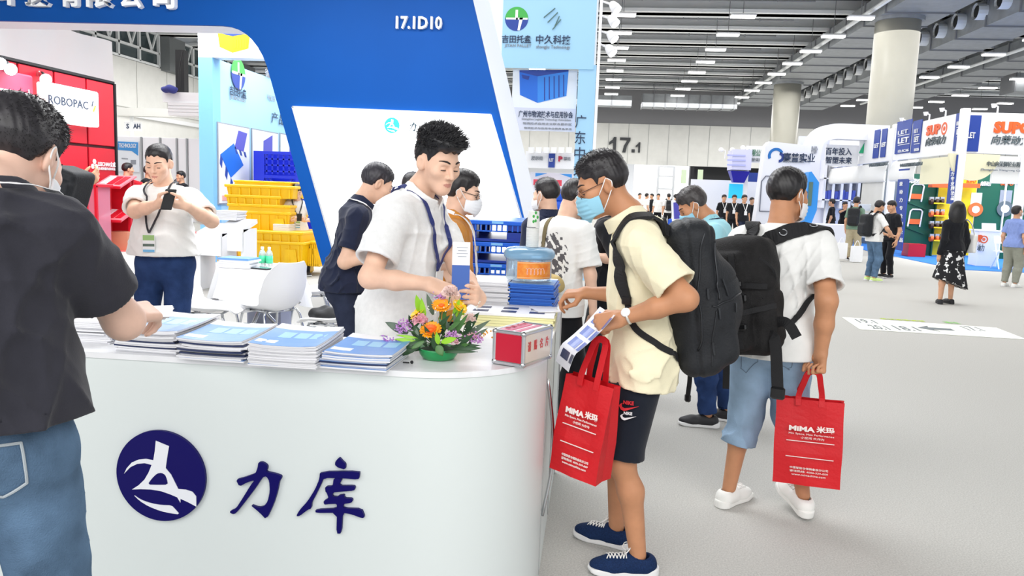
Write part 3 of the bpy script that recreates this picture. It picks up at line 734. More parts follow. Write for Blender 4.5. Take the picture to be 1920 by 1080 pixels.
ONE = [(.55, 0), (.85, 0), (.85, 1), (.6, 1), (.45, .82), (.15, .68), (.15, .5), (.55, .66)]; SEVEN = [(.3, 0), (.58, 0), (.7, .45), (.98, .82), (.98, 1), (.05, 1), (.05, .82), (.68, .82), (.42, .45)]
for gl, x0, x1, y0, y1 in ((ONE, 1139, 1158, 257, 287), (SEVEN, 1161, 1182, 258, 286), ([(0, 0), (1, 0), (1, 1), (0, 1)], 1184, 1190, 280, 286), (ONE, 1190, 1202, 267, 286)):
    a = pY(x0, (y0+y1)/2, YW); b = pY(x1, (y0+y1)/2, YW); z0 = pY((x0+x1)/2, y1, YW)[2]; z1 = pY((x0+x1)/2, y0, YW)[2]
    MB().prism([(a[0]+u*(b[0]-a[0]), z0+v*(z1-z0)) for u, v in gl], (0, YW+.02, 0), X3, Z3, .12).build('numeral', mat('sign_grey', (58, 60, 64), .6), fw)
for x0 in (1233,):
    m = MB(); a = pY(1233, 350, YW-.5); b = pY(1262, 350, YW-.5)
    for x in (a[0], b[0]): m.box((x, YW-.5, 2), (.18, .18, 4))
    for z in (1.2, 2.2, 3.2, 3.95): m.box(((a[0]+b[0])/2, YW-.5, z), (b[0]-a[0], .12, .12))
    m.thing('scaffold_gate', M_alu, 'tall grey metal frame with rungs by the far opening', 'frame')
# left wall: panels below, ribbon windows above
XL = -25.0
wl = st(MB().box((XL-.3, 36, 3.9), (.4, 58, 7.8)), 'wall_left', M_panel)
for k in range(19):
    y = 9+3*k; MB().box((XL-.05, y, 6.5), (.12, 2.94, 2.5)).build('wall_panel', M_panel, wl)
MB().box((XL-.05, 36, 4.9), (.3, 58, .22)).build('ledge', M_white, wl)
for k in range(4):
    y = 20+9.5*k
    wd = st(MB().box((XL-.2, y, 8.75), (.1, 7.6, 1.8)), 'window_%d' % (k+1), M_glassdark)
    for j in range(5): MB().box((XL-.06, y-3.8+1.9*j, 8.75), (.14, .14, 1.8)).build('window_frame', M_beam, wd)
    for z in (7.85, 8.55, 9.6): MB().box((XL-.06, y, z), (.14, 7.6, .12)).build('window_frame', M_beam, wd)
    for j in range(4): m = MB(); m.bar((XL+.1, y-2.85+1.9*j-.45, 9.5), (XL+.1, y-2.85+1.9*j, 8.6), .09); m.bar((XL+.1, y-2.85+1.9*j+.45, 9.5), (XL+.1, y-2.85+1.9*j, 8.6), .09); m.build('window_brace', M_beam, wd)
    st(MB().box((XL+.1, y+4.75, 8.6), (.9, 1.7, 1.9)), 'pillar_%d' % (k+1), mat('pillar_grey', (120, 124, 126), .9))
# columns, ducts
for k, (y, r) in enumerate(((32.5, .82), (50, .8))):
    c = st(MB().lathe([(r, 0), (r, 8.75)], (11.35, y, 0), 48), 'column_%d' % (k+1), M_col, smooth=False)
    for p in c.data.polygons: p.use_smooth = abs(p.normal.z) < .5
    MB().lathe([(r+.12, 8.62), (r+.12, 8.75)], (11.35, y, 0), 32).build('column_collar', M_duct, c)
def duct(x0, x1, y0, y1, z0, z1, label, noz=None, step=2.4):
    t = root('air_duct', ((x0+x1)/2, (y0+y1)/2, z0), label, 'air duct', 'ducts under the hall ceiling')
    MB().box(((x0+x1)/2, (y0+y1)/2, (z0+z1)/2), (x1-x0, y1-y0, z1-z0)).build('casing', M_duct, t)
    lx = (x1-x0) > (y1-y0); L0, L1 = (x0, x1) if lx else (y0, y1)
    for i in range(int((L1-L0)/step)+1):
        v = L0+step*i
        MB().box((v if lx else (x0+x1)/2, (y0+y1)/2 if lx else v, (z0+z1)/2), ((.07 if lx else x1-x0+.1), (y1-y0+.1 if lx else .07), z1-z0+.1)).build('flange', M_pipe, t)
    for i in range(int((L1-L0)/7)+1):
        v = L0+.8+7*i
        if v < L1:
            for sg in (-.4, .4): q0 = np.array([v if lx else (x0+x1)/2+sg*(x1-x0), (y0+y1)/2+sg*(y1-y0) if lx else v, z1]); MB().tube([q0, q0+Z3*(10.22-z1)], .02, 5).build('hanger_rod', M_pipe, t)
    if noz:
        for i in range(int((y1-y0)/1.7)):
            yy = y0+1+1.7*i; o = MB().tube([(x0-.35, yy, z0+.55), (x0, yy, z0+.55)], .3, 14, cap=False).build('nozzle', M_beam, t); MB().tube([(x0-.3, yy, z0+.55), (x0-.25, yy, z0+.55)], .22, 12).build('nozzle_core', M_dark, o)
duct(10.5, 12.9, 17, 63, 8.75, 9.6, 'wide galvanised duct running above the round columns')
duct(14.1, 16.2, 17, 60, 8.3, 9.3, 'galvanised duct with a row of round air nozzles', True)
duct(19.5, 21.6, 24, 60, 8.7, 9.5, 'grey duct with panel flanges right of the columns')
duct(3.0, 9.6, 57.0, 58.6, 7.9, 8.8, 'ribbed duct crossing in front of the far dark wall', step=.8)
duct(-4, 2.2, 56.0, 57.2, 7.8, 8.5, 'dark low duct crossing at the far left of the ceiling')
duct(22.5, 31, 46, 47.5, 8.0, 9.0, 'cross duct above the right-hand stands')
MB().tube([(10.2, 17, 8.95), (10.2, 60, 8.95)], .09, 8).thing('ceiling_pipe', M_beam, 'pale sprinkler main running beside the wide duct', 'pipe')
MB().tube([(18.9, 24, 8.8), (18.9, 60, 8.8)], .08, 8).thing('ceiling_pipe', M_beam, 'pale pipe running beside the flanged duct', 'pipe')
# lamps of the hall: rows of slim fittings between the beams
proto = None
rows = [(-8.3, 'first'), (-3.7, ''), (.75, ''), (5.35, ''), (9.75, ''), (17.9, ''), (22.6, ''), (27.0, '')]
for rx, _ in rows:
    for i in range(11):
        y = 24.9+3.48*i
        if rx < -7 and i > 6: continue
        lb = ORD[i].capitalize()+' white ceiling lamp from the near end, row %s' % {-8.3: 'seen through the portal', -3.7: 'over the blue portal', .75: 'beside the pale blue tower', 5.35: 'above the hall number', 9.75: 'just left of the wide duct', 17.9: 'right of the nozzle duct', 22.6: 'above the stands with red letters', 27.0: 'nearest the right edge'}[rx]
        if proto is None:
            proto = root('hall_lamp', (rx, y, 8.55), lb, 'lamp', 'hall ceiling lamps')
            MB().box((rx, y, 8.66), (.98, .34, .1), bev=.03).build('housing', M_white, proto); MB().box((rx, y, 8.6), (.92, .3, .06)).build('diffuser', M_lamp, proto)
            m = MB(); m.tube([(rx, y, 8.7), (rx, y, 10.21)], .015, 5); m.build('suspension', M_pipe, proto)
        else: dup(proto, (rx, y, 8.55), lb)
# ------------------------------------------------------------------ the blue portal behind the counter
M_blue = mat('portal_blue', (8, 76, 154), .5, noise=.04, nscale=1.2, spec=.12); M_gw = mat('portal_white', (232, 236, 246), .5); M_screen = mat('lit_screen', (255, 255, 255), .3, emit=2.2)
YP = 8.9
q = lambda x, y, Y=YP: (lambda p: (p[0], p[2]))(pY(x, y, Y))
def corner(p0, pc, p1, n=8):
    return [tuple((1-t)**2*np.array(p0)+2*t*(1-t)*np.array(pc)+t*t*np.array(p1)) for t in np.linspace(0, 1, n)]
inner = corner(q(418, 49.6), q(478, 51), q(504, 126))
low = [q(633, 603), q(1031, 610)]; low = [(low[0][0], 0.0), (low[1][0], 0.0)]
top_r = q(866, -90); zt = top_r[1]; x_l = q(-150, 30)[0]; zl = q(-150, 37)[1]
poly = [(x_l, zl)]+inner+[low[0], low[1], top_r, (x_l, zt)]
pt = root('portal_wall', (-3, YP, 0), 'big slanted blue portal wall with lightbox and white letters behind the counter', 'exhibition wall')
MB().prism(poly, (0, YP, 0), X3, Z3, .05).build('blue_face', M_blue, pt)
MB().prism([(x_l, zl+.002)]+[(x+.004, z+.004) for x, z in inner]+[(q(560, 330)[0], q(560, 330)[1]), q(700, 120), (q(700, -90)[0], zt-.004), (x_l, zt-.004)], (0, YP+.45, 0), X3, Z3, .446).build('header_body', M_gw, pt)
MB().prism([(q(515, 160)[0], q(515, 160)[1]), (low[0][0]+.03, .0), (low[1][0]-.004, .0), (top_r[0]-.004, zt-.003), (q(700, -90)[0], zt-.003)], (0, YP+2.35, 0), X3, Z3, 2.346).build('closet_body', M_gw, pt)
# lightbox
sl = lambda x, y: q(x, y, YP-.06)
bl, br = sl(635, 500), sl(1000, 487); zb = .82
def along(a, b, z): t = (z-a[1])/(b[1]-a[1]); return (a[0]+(b[0]-a[0])*t, z)
A, B, Cc = sl(551, 201), sl(921, 216), sl(979, 412); D = sl(622, 452)
lb = MB().prism([along(A, D, zb), along(B, Cc, zb), B, A], (0, YP-.0, 0), X3, Z3, .1).build('lightbox', M_screen, pt)
m = MB(); ring = [along(A, D, zb), along(B, Cc, zb), B, A]
for i in range(4): a, b = ring[i], ring[(i+1) % 4]; m.bar((a[0], YP-.1, a[1]), (b[0], YP-.1, b[1]), .012, .02)
m.build('lightbox_edge', M_alu, lb)
# the round emblem (unit circle) and the two brush characters, all traced in one frame: x, y with the emblem at 386, 408 and radius 306
EMB = {'figure': [(360,170),(450,200),(436,275),(424,350),(460,390),(488,445),(508,485),(560,485),(605,496),(630,525),(630,595),(575,570),(522,550),(521,576),(500,542),(450,525),(390,509),(320,503),(250,506),(188,513),(235,480),(275,440),(305,390),(328,335),(280,327),(228,336),(180,362),(135,410),(155,370),(190,330),(238,306),(290,297),(340,303),(352,240)],
 'hole': [(298,470),(330,425),(365,390),(395,383),(420,395),(432,425),(438,460),(370,466)],
 'boat': [(192,545),(250,580),(320,598),(390,604),(460,600),(488,628),(516,658),(450,655),(380,645),(300,620),(240,588)]}
LI = [[(1060,312),(1090,312),(1122,335),(1122,360),(1112,378),(1180,392),(1220,408),(1216,430),(1205,440),(1190,520),(1165,600),(1115,708),(1070,660),(1003,605),(1060,625),(1100,615),(1125,580),(1140,510),(1135,440),(1115,408),(1090,415),(1040,490),(980,570),(905,665),(885,670),(865,660),(866,648),(905,632),(955,555),(1010,465),(1035,435),(985,450),(930,480),(905,432),(960,418),(1040,390),(1055,350)]]
KU = [[(1618,280),(1640,305),(1662,325),(1660,362),(1610,350),(1588,330),(1590,310),(1605,290)],
 [(1485,378),(1757,376),(1757,405),(1750,432),(1640,422),(1510,420),(1490,470),(1450,550),(1428,590),(1424,632),(1400,640),(1345,683),(1320,684),(1345,640),(1400,580),(1450,500),(1480,430)],
 [(1580,420),(1640,425),(1612,475),(1720,474),(1728,490),(1720,508),(1625,515),(1575,520),(1568,548),(1605,552),(1615,540),(1652,535),(1652,560),(1705,562),(1710,580),(1700,592),(1645,600),(1645,630),(1770,635),(1793,690),(1775,698),(1700,670),(1640,660),(1632,804),(1598,804),(1602,660),(1455,662),(1453,640),(1600,632),(1602,598),(1545,600),(1515,605),(1508,580),(1545,560),(1530,520),(1522,515),(1520,480),(1572,478)]]
def rounded(p, k=.22):
    """outline with its corners taken off a little"""
    out = []; n = len(p)
    for i in range(n):
        a, b_, c = (np.array(p[(i+d) % n], float) for d in (-1, 0, 1)); out += [tuple(b_+(a-b_)*k), tuple(b_+(c-b_)*k)]
    return out
def emblem(parent, c, R, U, r, th, mdisc, mfig):
    N = np.cross(R, U); c = np.array(c, float)
    d = MB().prism([(r*math.cos(a), r*math.sin(a)) for a in np.linspace(0, 2*math.pi, 72, endpoint=False)], c, R, U, th).build('emblem', mdisc, parent)
    for k, p in EMB.items(): MB().prism([((x-386)/306*r, -(y-408)/306*r) for x, y in (rounded(p) if k != 'figure' else p)], c+N*(th*.9), R, U, th*(.25 if k != 'hole' else .35)).build('emblem_figure', mdisc if k == 'hole' else mfig, d)
def brush(parent, c, R, U, sz, th, mt, glyph, ctr):
    """sz: size of one unit of 306"""
    for p in glyph: MB().prism([((x-ctr[0])/306*sz, -(y-ctr[1])/306*sz) for x, y in rounded(p, .2)], c, R, U, th).build('lettering', mt, parent)
M_teal = mat('screen_teal', (40, 190, 190), .5, emit=.5); M_ink = mat('screen_ink', (70, 90, 100), .6)
emblem(lb, pY(735, 235, YP-.105), X3, Z3, .088, .004, M_teal, M_screen)
brush(lb, pY(774, 238, YP-.105), X3, Z3, .085, .004, M_ink, LI, (1048, 505)); brush(lb, pY(806, 240, YP-.105), X3, Z3, .085, .004, M_ink, KU, (1560, 540))
M_let = mat('letter_white', (250, 250, 250), .4)
for t, x0, x1 in (('科', -22, 36), ('技', 53, 99), ('有', 115, 157), ('限', 168, 216), ('公', 229, 273), ('司', 289, 333)):
    yb = 12+(x0+22)*.022; m = MB(); text_at(m, t, x0, yb-50, x1, yb, YP-.052, th=.07, bold=.028); m.build('lettering', M_let, pt)
m = MB(); text_at(m, '17.1D10', 744, 32, 830, 56, YP-.052, th=.05, bold=.02); m.build('lettering', M_let, pt)

# ------------------------------------------------------------------ the reception counter
M_cw = mat('counter_white', (222, 229, 228), .4, spec=.4); M_ct = mat('counter_top', (238, 239, 242), .3, noise=.05, nscale=7, stretch=(1, 6, 1)); M_navy = mat('emblem_navy', (10, 2, 92), .45, spec=.2)
XR, YF, YB, HT, XI, YI = -.155, 2.487, 4.15, .94, -.62, 3.0
rad = .44
arc = [(XR-rad+rad*math.sin(a), YF+rad-rad*math.cos(a)) for a in np.linspace(0, math.pi/2, 40)]
def lpoly(o): return [(-3.3, YF-o), (XR-rad-.03, YF-o)]+[(x+o*math.sin(a), y-o*math.cos(a)) for (x, y), a in zip(arc, np.linspace(0, math.pi/2, 40))]+[(XR+o, YB), (XI, YB), (XI, YI), (-3.3, YI)]
ct = root('reception_counter', (-1.7, 2.9, 0), 'white curved reception counter with navy emblem and brush lettering', 'counter')
def hz(m, poly, z0, z1): return m.prism(poly, (0, 0, z0), X3, Y3, z1-z0)
b = hz(MB(), lpoly(0), 0, HT-.02).build('body', M_cw, ct)
b.data.polygons.foreach_set('use_smooth', np.ones(len(b.data.polygons), dtype=bool)); b.data.set_sharp_from_angle(angle=.5)
hz(MB(), lpoly(.004), HT-.02, HT).build('countertop', M_ct, ct)
rE = (pY(387, 890, YF)[0]-pY(221.5, 890, YF)[0])/2
emblem(ct, pY(304.5, 890.5, YF-.001), X3, Z3, rE, .012, M_navy, mat('emblem_white', (238, 240, 246), .4))
for gl in (LI, KU):
    for p in gl: W_ = [pY(200+x/3.692, 780+y/3.692, YF) for x, y in rounded(p, .2)]; MB().prism([(v[0], v[2]) for v in W_], (0, YF-.0005, 0), X3, Z3, .012).build('lettering', M_navy, ct)
m = MB(); m.tube(resample([(XR+.004, 2.98, .82), (XR+.03, 3.02, .62), (XR+.034, 3.03, .45), (XR+.004, 3.0, .25)], 16), .007, 8); m.build('door_handle', M_chrome, ct, True)
for y in (2.95, 3.55): MB().box((XR+.001, y, .47), (.004, .006, .9)).build('door_seam', M_seam, ct)
MB().box((XR-.02, YB+.012, .47), (.05, .03, .94)).build('corner_trim', M_alu, ct)
# ------------------------------------------------------------------ brochures
M_pg = mat('page_edges', (232, 232, 236), .7, noise=.1, nscale=300, stretch=(.02, .02, 6)); M_cov = mat('cover_blue', (104, 158, 226), .28); M_cov2 = mat('cover_pale', (150, 205, 240), .3); M_covw = mat('cover_white', (244, 245, 248), .3); M_covd = mat('cover_navy', (40, 52, 90), .3)
def sheet(cx, cy, z, th, wx, wy, rz, curl, mt, n=7):
    """a brochure: a slightly curled block of pages"""
    c, s_ = math.cos(rz), math.sin(rz); G = np.zeros((n, n, 3))
    for i, u in enumerate(np.linspace(-.5, .5, n)):
        for j, v in enumerate(np.linspace(-.5, .5, n)):
            zz = z+curl*((v+.5)**2*1.0+(abs(u)*2)**3*.35)
            G[i, j] = (cx+c*u*wx-s_*v*wy, cy+s_*u*wx+c*v*wy, zz)
    return G
def strip(G, u0, u1, v0, v1, dz):
    n = G.shape[0]; I = lambda u, v: (lambda a, b: (lambda i, j, fa, fb: (G[i, j]*(1-fa)+G[min(i+1, n-1), j]*fa)*(1-fb)+(G[i, min(j+1, n-1)]*(1-fa)+G[min(i+1, n-1), min(j+1, n-1)]*fa)*fb)(int(a), int(b), a-int(a), b-int(b)))(u*(n-1), v*(n-1))
    return np.array([[I(u, v)+Z3*dz for v in np.linspace(v0, v1, 5)] for u in np.linspace(u0, u1, 5)])
def stack(cx, cy, z, n, th, wx, wy, rz, curl, group, where, cover='blue', jit=.006, fan=0.0, dark=()):
    for k in range(n):
        top = k == n-1; a = rz+RNG.normal(0, .012); dx, dy = RNG.normal(0, jit, 2)
        G = sheet(cx+dx+fan*k, cy+dy, z+th*(k+1), th, wx, wy, a, curl*(k+1)/n, None)
        lbn = 'blue and white brochure topping %s' % where if top else '%s brochure from the bottom of %s' % (ORD[k].capitalize(), where)
        if cover == 'white': lbn = lbn.replace('blue and white', 'white')
        r_ = root('brochure', (cx+dx+fan*k, cy+dy, z+th*k), lbn, 'brochure', group)
        MB().grid(G, th*.93).build('pages', M_covd if k in dark else M_pg, r_)
        if top or fan or k == 0:
            cv = MB().grid(strip(G, 0, 1, 0, .80 if cover == 'blue' else 1, .0006), .0004).build('cover', M_cov if cover == 'blue' else M_covw, r_)
            if cover == 'blue' and top:
                MB().grid(strip(G, 0, 1, .80, 1, .0006), .0004).build('cover_band', M_covw, r_)
                for a0 in (.22, .46, .70): MB().grid(strip(G, a0, a0+.2, .42, .68, .0014), .0004).build('cover_picture', M_cov2, cv)
                MB().grid(strip(G, .03, .33, .12, .26, .0014), .0004).build('cover_label', M_covw, cv)
                m = MB(); m.text('力库', G[3, 6]*.93+G[3, 5]*.07+Z3*.0016, X3*math.cos(a)+Y3*math.sin(a), -X3*math.sin(a)+Y3*math.cos(a), h=.014, th=.0004, bold=.02); m.build('lettering', M_ink, cv)
def st_at(x, y, wx, wy): p = pz(x, y, HT); return p[0]+wx/2, p[1]+wy/2+.012
cx, cy = st_at(66, 643, .25, .3); stack(cx, cy+.03, HT, 14, .0058, .25, .3, .04, .0, 'white brochures at the left end of the counter', 'the leftmost white stack', 'white')
cx, cy = st_at(210, 661, .235, .29); stack(cx, cy, HT, 13, .0064, .235, .29, -.04, .016, 'brochures in the first blue stack', 'the blue stack under the hand', dark=(3, 6), jit=.007)
cx, cy = st_at(332, 675, .235, .28); stack(cx, cy, HT, 11, .0064, .235, .28, -.03, .014, 'brochures in the second blue stack', 'the second blue stack', dark=(3, 5, 8), jit=.007)
cx, cy = st_at(463, 687, .235, .28); stack(cx, cy, HT, 13, .0056, .235, .28, .0, .018, 'brochures in the third blue stack', 'the tall third blue stack', jit=.003)
cx, cy = st_at(598, 692, .235, .27); stack(cx, cy, HT, 9, .0062, .235, .27, -.04, .012, 'brochures in the fourth blue stack', 'the blue stack beside the flowers', dark=(3,), jit=.006, fan=.002)
# on the side wing
M_cream = mat('paper_cream', (236, 232, 176), .6, noise=.12, nscale=200, stretch=(.02, .02, 5))
for k in range(5):
    dx, dy = RNG.normal(0, .006, 2)
    MB().box((-.37+dx, 3.585+dy, HT+.006+.0122*k), (.42, .29, .0115)).thing('catalogue', M_cream if k < 4 else M_covw, ORD[k].capitalize()+' cream edged catalogue in the pile behind the red box' if k < 4 else 'white catalogue with small pictures topping the cream pile', 'catalogue', 'cream catalogues on the side wing')
zt2 = HT+.006+.0122*4+.006
m = MB()
for i in range(3):
    for j in range(2): m.box((-.50+.13*i, 3.50+.1*j, zt2+.001), (.07, .05, .0012))
tp = [o for o in bpy.data.objects if o.name.startswith('catalogue')][-1]; m.build('picture', M_covd, tp)
stack(-.50, 3.88, HT, 21, .0078, .2, .29, .03, 0, 'white brochures on the side wing', 'the white stack left of the jug', 'white')
stack(-.285, 3.88, HT, 21, .0078, .22, .29, -.03, .0, 'blue brochures on the side wing', 'the blue stack under the jug')
for o in bpy.data.objects:
    if o.name.startswith('pages') and o.parent and o.parent.get('group') == 'blue brochures on the side wing': o.data.materials[0] = mat('cover_strong_blue', (42, 106, 206), .35)
MB().box((-.21, 3.60, zt2+.004), (.11, .16, .004), rot('Z', 20)).thing('leaflet', M_covw, 'white folded leaflet lying at the end of the side wing', 'leaflet')
# ------------------------------------------------------------------ pale blue pallet stand behind the portal
M_sky = mat('stand_pale_blue', (166, 214, 246), .5); M_sky2 = mat('stand_sky_blue', (128, 190, 240), .5); M_poster = mat('poster_white', (236, 242, 250), .4); M_ink2 = mat('ink_dark', (44, 62, 92), .6); M_green = mat('logo_green', (70, 180, 80), .5); M_dblue = mat('logo_blue', (40, 70, 160), .5); M_pblue = mat('plastic_blue', (20, 84, 205), .35); M_pyel = mat('plastic_yellow', (246, 196, 8), .4, noise=.05, nscale=3); M_red = mat('stand_red', (206, 22, 44), .4); M_white2 = mat('stand_white', (246, 247, 250), .5)
M_vio = mat('print_violet', (86, 84, 190), .5); M_pr_y = mat('print_yellow', (240, 220, 20), .5); M_gr = mat('print_grey', (150, 156, 166), .6)
YJ = 14.0
gx = lambda x, y, Y=YJ: pY(x, y, Y)
def board(m, x0, y0, x1, y1, Y, th=.02, R=None, off=0.):
    """upright board filling a box of the photograph on the plane Y"""
    a = pY(x0, y1, Y); b = pY(x1, y1, Y); z0 = pY((x0+x1)/2, y1, Y)[2]; z1 = pY((x0+x1)/2, y0, Y)[2]
    m.box(((a[0]+b[0])/2, Y-off-th/2, (z0+z1)/2), (b[0]-a[0], th, z1-z0)); return m
def boardX(m, x0, x1, yt, yb, X, th=.02, sgn=1, off=0.):
    """board on the plane X = const between the columns x0 and x1; yt, yb read at x0"""
    a = pX(x0, (yt+yb)/2, X)[1]; b = pX(x1, (yt+yb)/2, X)[1]; z1 = pX(x0, yt, X)[2]; z0 = pX(x0, yb, X)[2]
    m.box((X+sgn*(off+th/2), (a+b)/2, (z0+z1)/2), (th, abs(b-a), z1-z0)); return m
jt = root('pallet_stand', (-3, YJ, 0), 'pale blue exhibition stand with two company logos and pallet pictures', 'exhibition stand')
xl, xr = gx(374, 300)[0], gx(1113, 200)[0]
hd_ = MB().box(((xl+xr)/2, YJ+.15, 5.0), (xr-xl, .3, 2.4)).build('header', M_poster, jt)
ztop = gx(960, 130)[2]
m = MB(); board(m, 940, -60, 1113, 129, YJ, .02); m.build('header_panel', M_sky, jt)
MB().box(((gx(374, 300)[0]+gx(400, 300)[0])/2, YJ+.15, 1.9), (gx(400, 300)[0]-gx(374, 300)[0], .3, 3.8)).build('post', M_sky2, jt)
pr = MB().box(((gx(1077, 300)[0]+gx(1110, 300)[0])/2, YJ+.15, 1.9), (gx(1110, 300)[0]-gx(1077, 300)[0], .3, 3.8)).build('post', M_sky, jt)
MB().box((gx(1111, 300)[0]+.02, YJ+.15, 3.1), (.05, .34, 6.2)).build('edge_strip', M_white2, jt)
for i, ch in enumerate('广东中久塑料托'):
    y = 228+30*i; m = MB(); text_at(m, ch, 1079-1.2*i, y-12, 1099-1.2*i, y+12, YJ-.002, th=.008, bold=.004); m.build('lettering', M_ink2, pr)
def jlogo(parent, g, cx, cy, r, f):
    """round logo: green upper half, blue lower half, white letters; f maps (u, v) to the world"""
    def half(a0, a1): return [(cx+r*math.cos(a), cy+r*math.sin(a)) for a in np.linspace(a0, a1, 20)]
    for pl, mt, d in ((half(0, math.pi), M_green, .004), (half(math.pi, 2*math.pi), M_dblue, .004), ([(cx-.9*r, cy-.06*r), (cx+.1*r, cy-.06*r), (cx+.1*r, cy+.75*r), (cx-.12*r, cy+.75*r), (cx-.12*r, cy+.1*r), (cx-.9*r, cy+.1*r)], M_white2, .008), ([(cx-.05*r, cy-.06*r), (cx+.95*r, cy-.06*r), (cx+.95*r, cy+.1*r), (cx+.55*r, cy+.1*r), (cx+.3*r, cy-.95*r), (cx+.1*r, cy-.95*r), (cx+.25*r, cy+.1*r), (cx-.05*r, cy+.1*r)], M_white2, .008)):
        o, R, U = f; MB().prism(pl, o, R, U, d).build('logo', mt, parent)
c0 = gx(969, 36); jlogo(hd_, 0, 0, 0, .205, (c0-Y3*.022, X3, Z3))
c1 = gx(1039, 36)-Y3*.022; s_ = .2
for k, (a, b) in enumerate((((-1, .1), (.1, 1)), ((-.6, -.35), (.5, .6)), ((-.1, -1), (1, -.05)), ((.1, -.7), (.75, .25)))):
    m = MB(); m.bar(c1+s_*np.array([a[0]*.9, 0, a[1]*.9]), c1+s_*np.array([b[0]*.6, 0, b[1]*.9]), .012, .05, up=(0, 1, 0)); m.build('logo', mat('logo_slate', (92, 124, 120), .5), hd_)
for t, x0, y0, x1, y1, mt in (('吉田托盘', 941, 68, 996, 90, M_ink2), ('JITAN PALLET', 946, 81+2, 996, 90, M_gr), ('中久科技', 1005, 66, 1070, 83, M_ink2), ('zhongjiu Technology', 1005, 85, 1069, 93, M_gr)):
    if t == '吉田托盘': y0, y1 = 66, 81
    m = MB(); text_at(m, t, x0, y0, x1, y1, YJ-.022, th=.01, bold=.012 if mt is M_ink2 else 0); m.build('lettering', mt, hd_)
# banner with the blue box and the association's name
bn = root('hanging_banner', gx(1018, 245, YJ+.2)-Z3*0, 'white hanging banner with a picture of a blue plastic box', 'banner')
m = MB(); board(m, 958, 131, 1078, 246, YJ+.2, .02); m.build('cloth', M_poster, bn)
m = MB(); board(m, 960, 203, 1078, 246, YJ+.2, .02, off=.021); m.build('text_panel', mat('panel_lilac', (214, 220, 238), .5), bn)
def pict(parent, Y, polys, name='picture'):
    for pts, mt, d in polys:
        P = [pY(x, y, Y) for x, y in pts]; MB().prism([(p[0], p[2]) for p in P], (0, Y-d, 0), X3, Z3, .004).build(name, mt, parent)
pict(bn, YJ+.178, [([(974, 134), (1008, 142), (1008, 193), (975, 178)], mat('print_blue', (30, 110, 220), .5), 0), ([(1008, 142), (1066, 133), (1062, 180), (1008, 193)], mat('print_blue2', (52, 140, 235), .5), 0), ([(974, 132), (1066, 131), (1066, 134), (1008, 143), (974, 135)], M_dblue, .004), ([(978, 140), (993, 143), (991, 150), (980, 147)], M_dblue, .004)]+[([(x, 146-(x-1012)*.13), (x+2, 146-(x-1012)*.13), (x+2, 190-(x-1012)*.22), (x, 190-(x-1012)*.22)], M_dblue, .004) for x in (1020, 1029, 1038, 1047, 1056)])
for t, y0, y1, x0, x1 in (('广州市物流技术与应用协会', 208, 221, 972, 1074), ('Guangzhou Logistics Technology Association', 222, 227, 978, 1070), ('物流技术应用企业联合展示区', 230, 235, 980, 1072), ('物流技术与应用专业委员会单位', 239, 243, 982, 1072)):
    m = MB(); text_at(m, t, x0, y0, x1, y1, YJ+.157, th=.005); m.build('lettering', M_ink2 if y0 < 215 else M_gr, bn)
# crate picture above the left opening
pict(hd_, YJ-.0, [([(408, 61), (436, 68), (436, 99), (412, 88)], M_pr_y, 0), ([(436, 68), (469, 62), (466, 91), (436, 99)], mat('print_yellow2', (230, 205, 10), .5), 0), ([(408, 58), (470, 58), (469, 62), (436, 68), (408, 61)], M_dblue, .004)]+[([(x, 74), (x+3, 74), (x+3, 90), (x, 91)], M_pr_y, .004) for x in range(440, 464, 5)])
# side wall with the logo and product posters (recedes)
XJ = pY(400, 300, YJ)[0]
sw = MB().box((XJ-.05, YJ+3.4, 1.9), (.1, 6.2, 3.8)).build('side_wall', M_sky, jt)
MB().box((XJ+1.75, YJ+6.3, 1.9), (3.5, .1, 3.8)).build('back_wall', mat('stand_back_blue', (206, 228, 246), .5), jt)
def px(x, y): p = pX(x, y, XJ+.02); return p
lc = px(447, 139); jlogo(sw, 0, 0, 0, .3, (lc, Y3, Z3))
def tX(parent, t, x0, y0, x1, y1, mt, bold=0., d=.02): m = MB(); text_at(m, t, x0, y0, x1, y1, XJ+d, th=.005, bold=bold, ax='X'); m.build('lettering', mt, parent)
tX(sw, '吉田托盘', 431, 164, 462, 182, M_ink2, .012); tX(sw, 'JITAN PALLET', 432, 182, 462, 191, M_gr); tX(sw, '产品展示', 510, 216, 560, 236, M_ink2, .0)
tX(sw, '循环', 497, 132, 520, 148, M_gr); tX(sw, '平板川字', 501, 178, 516, 190, M_gr)
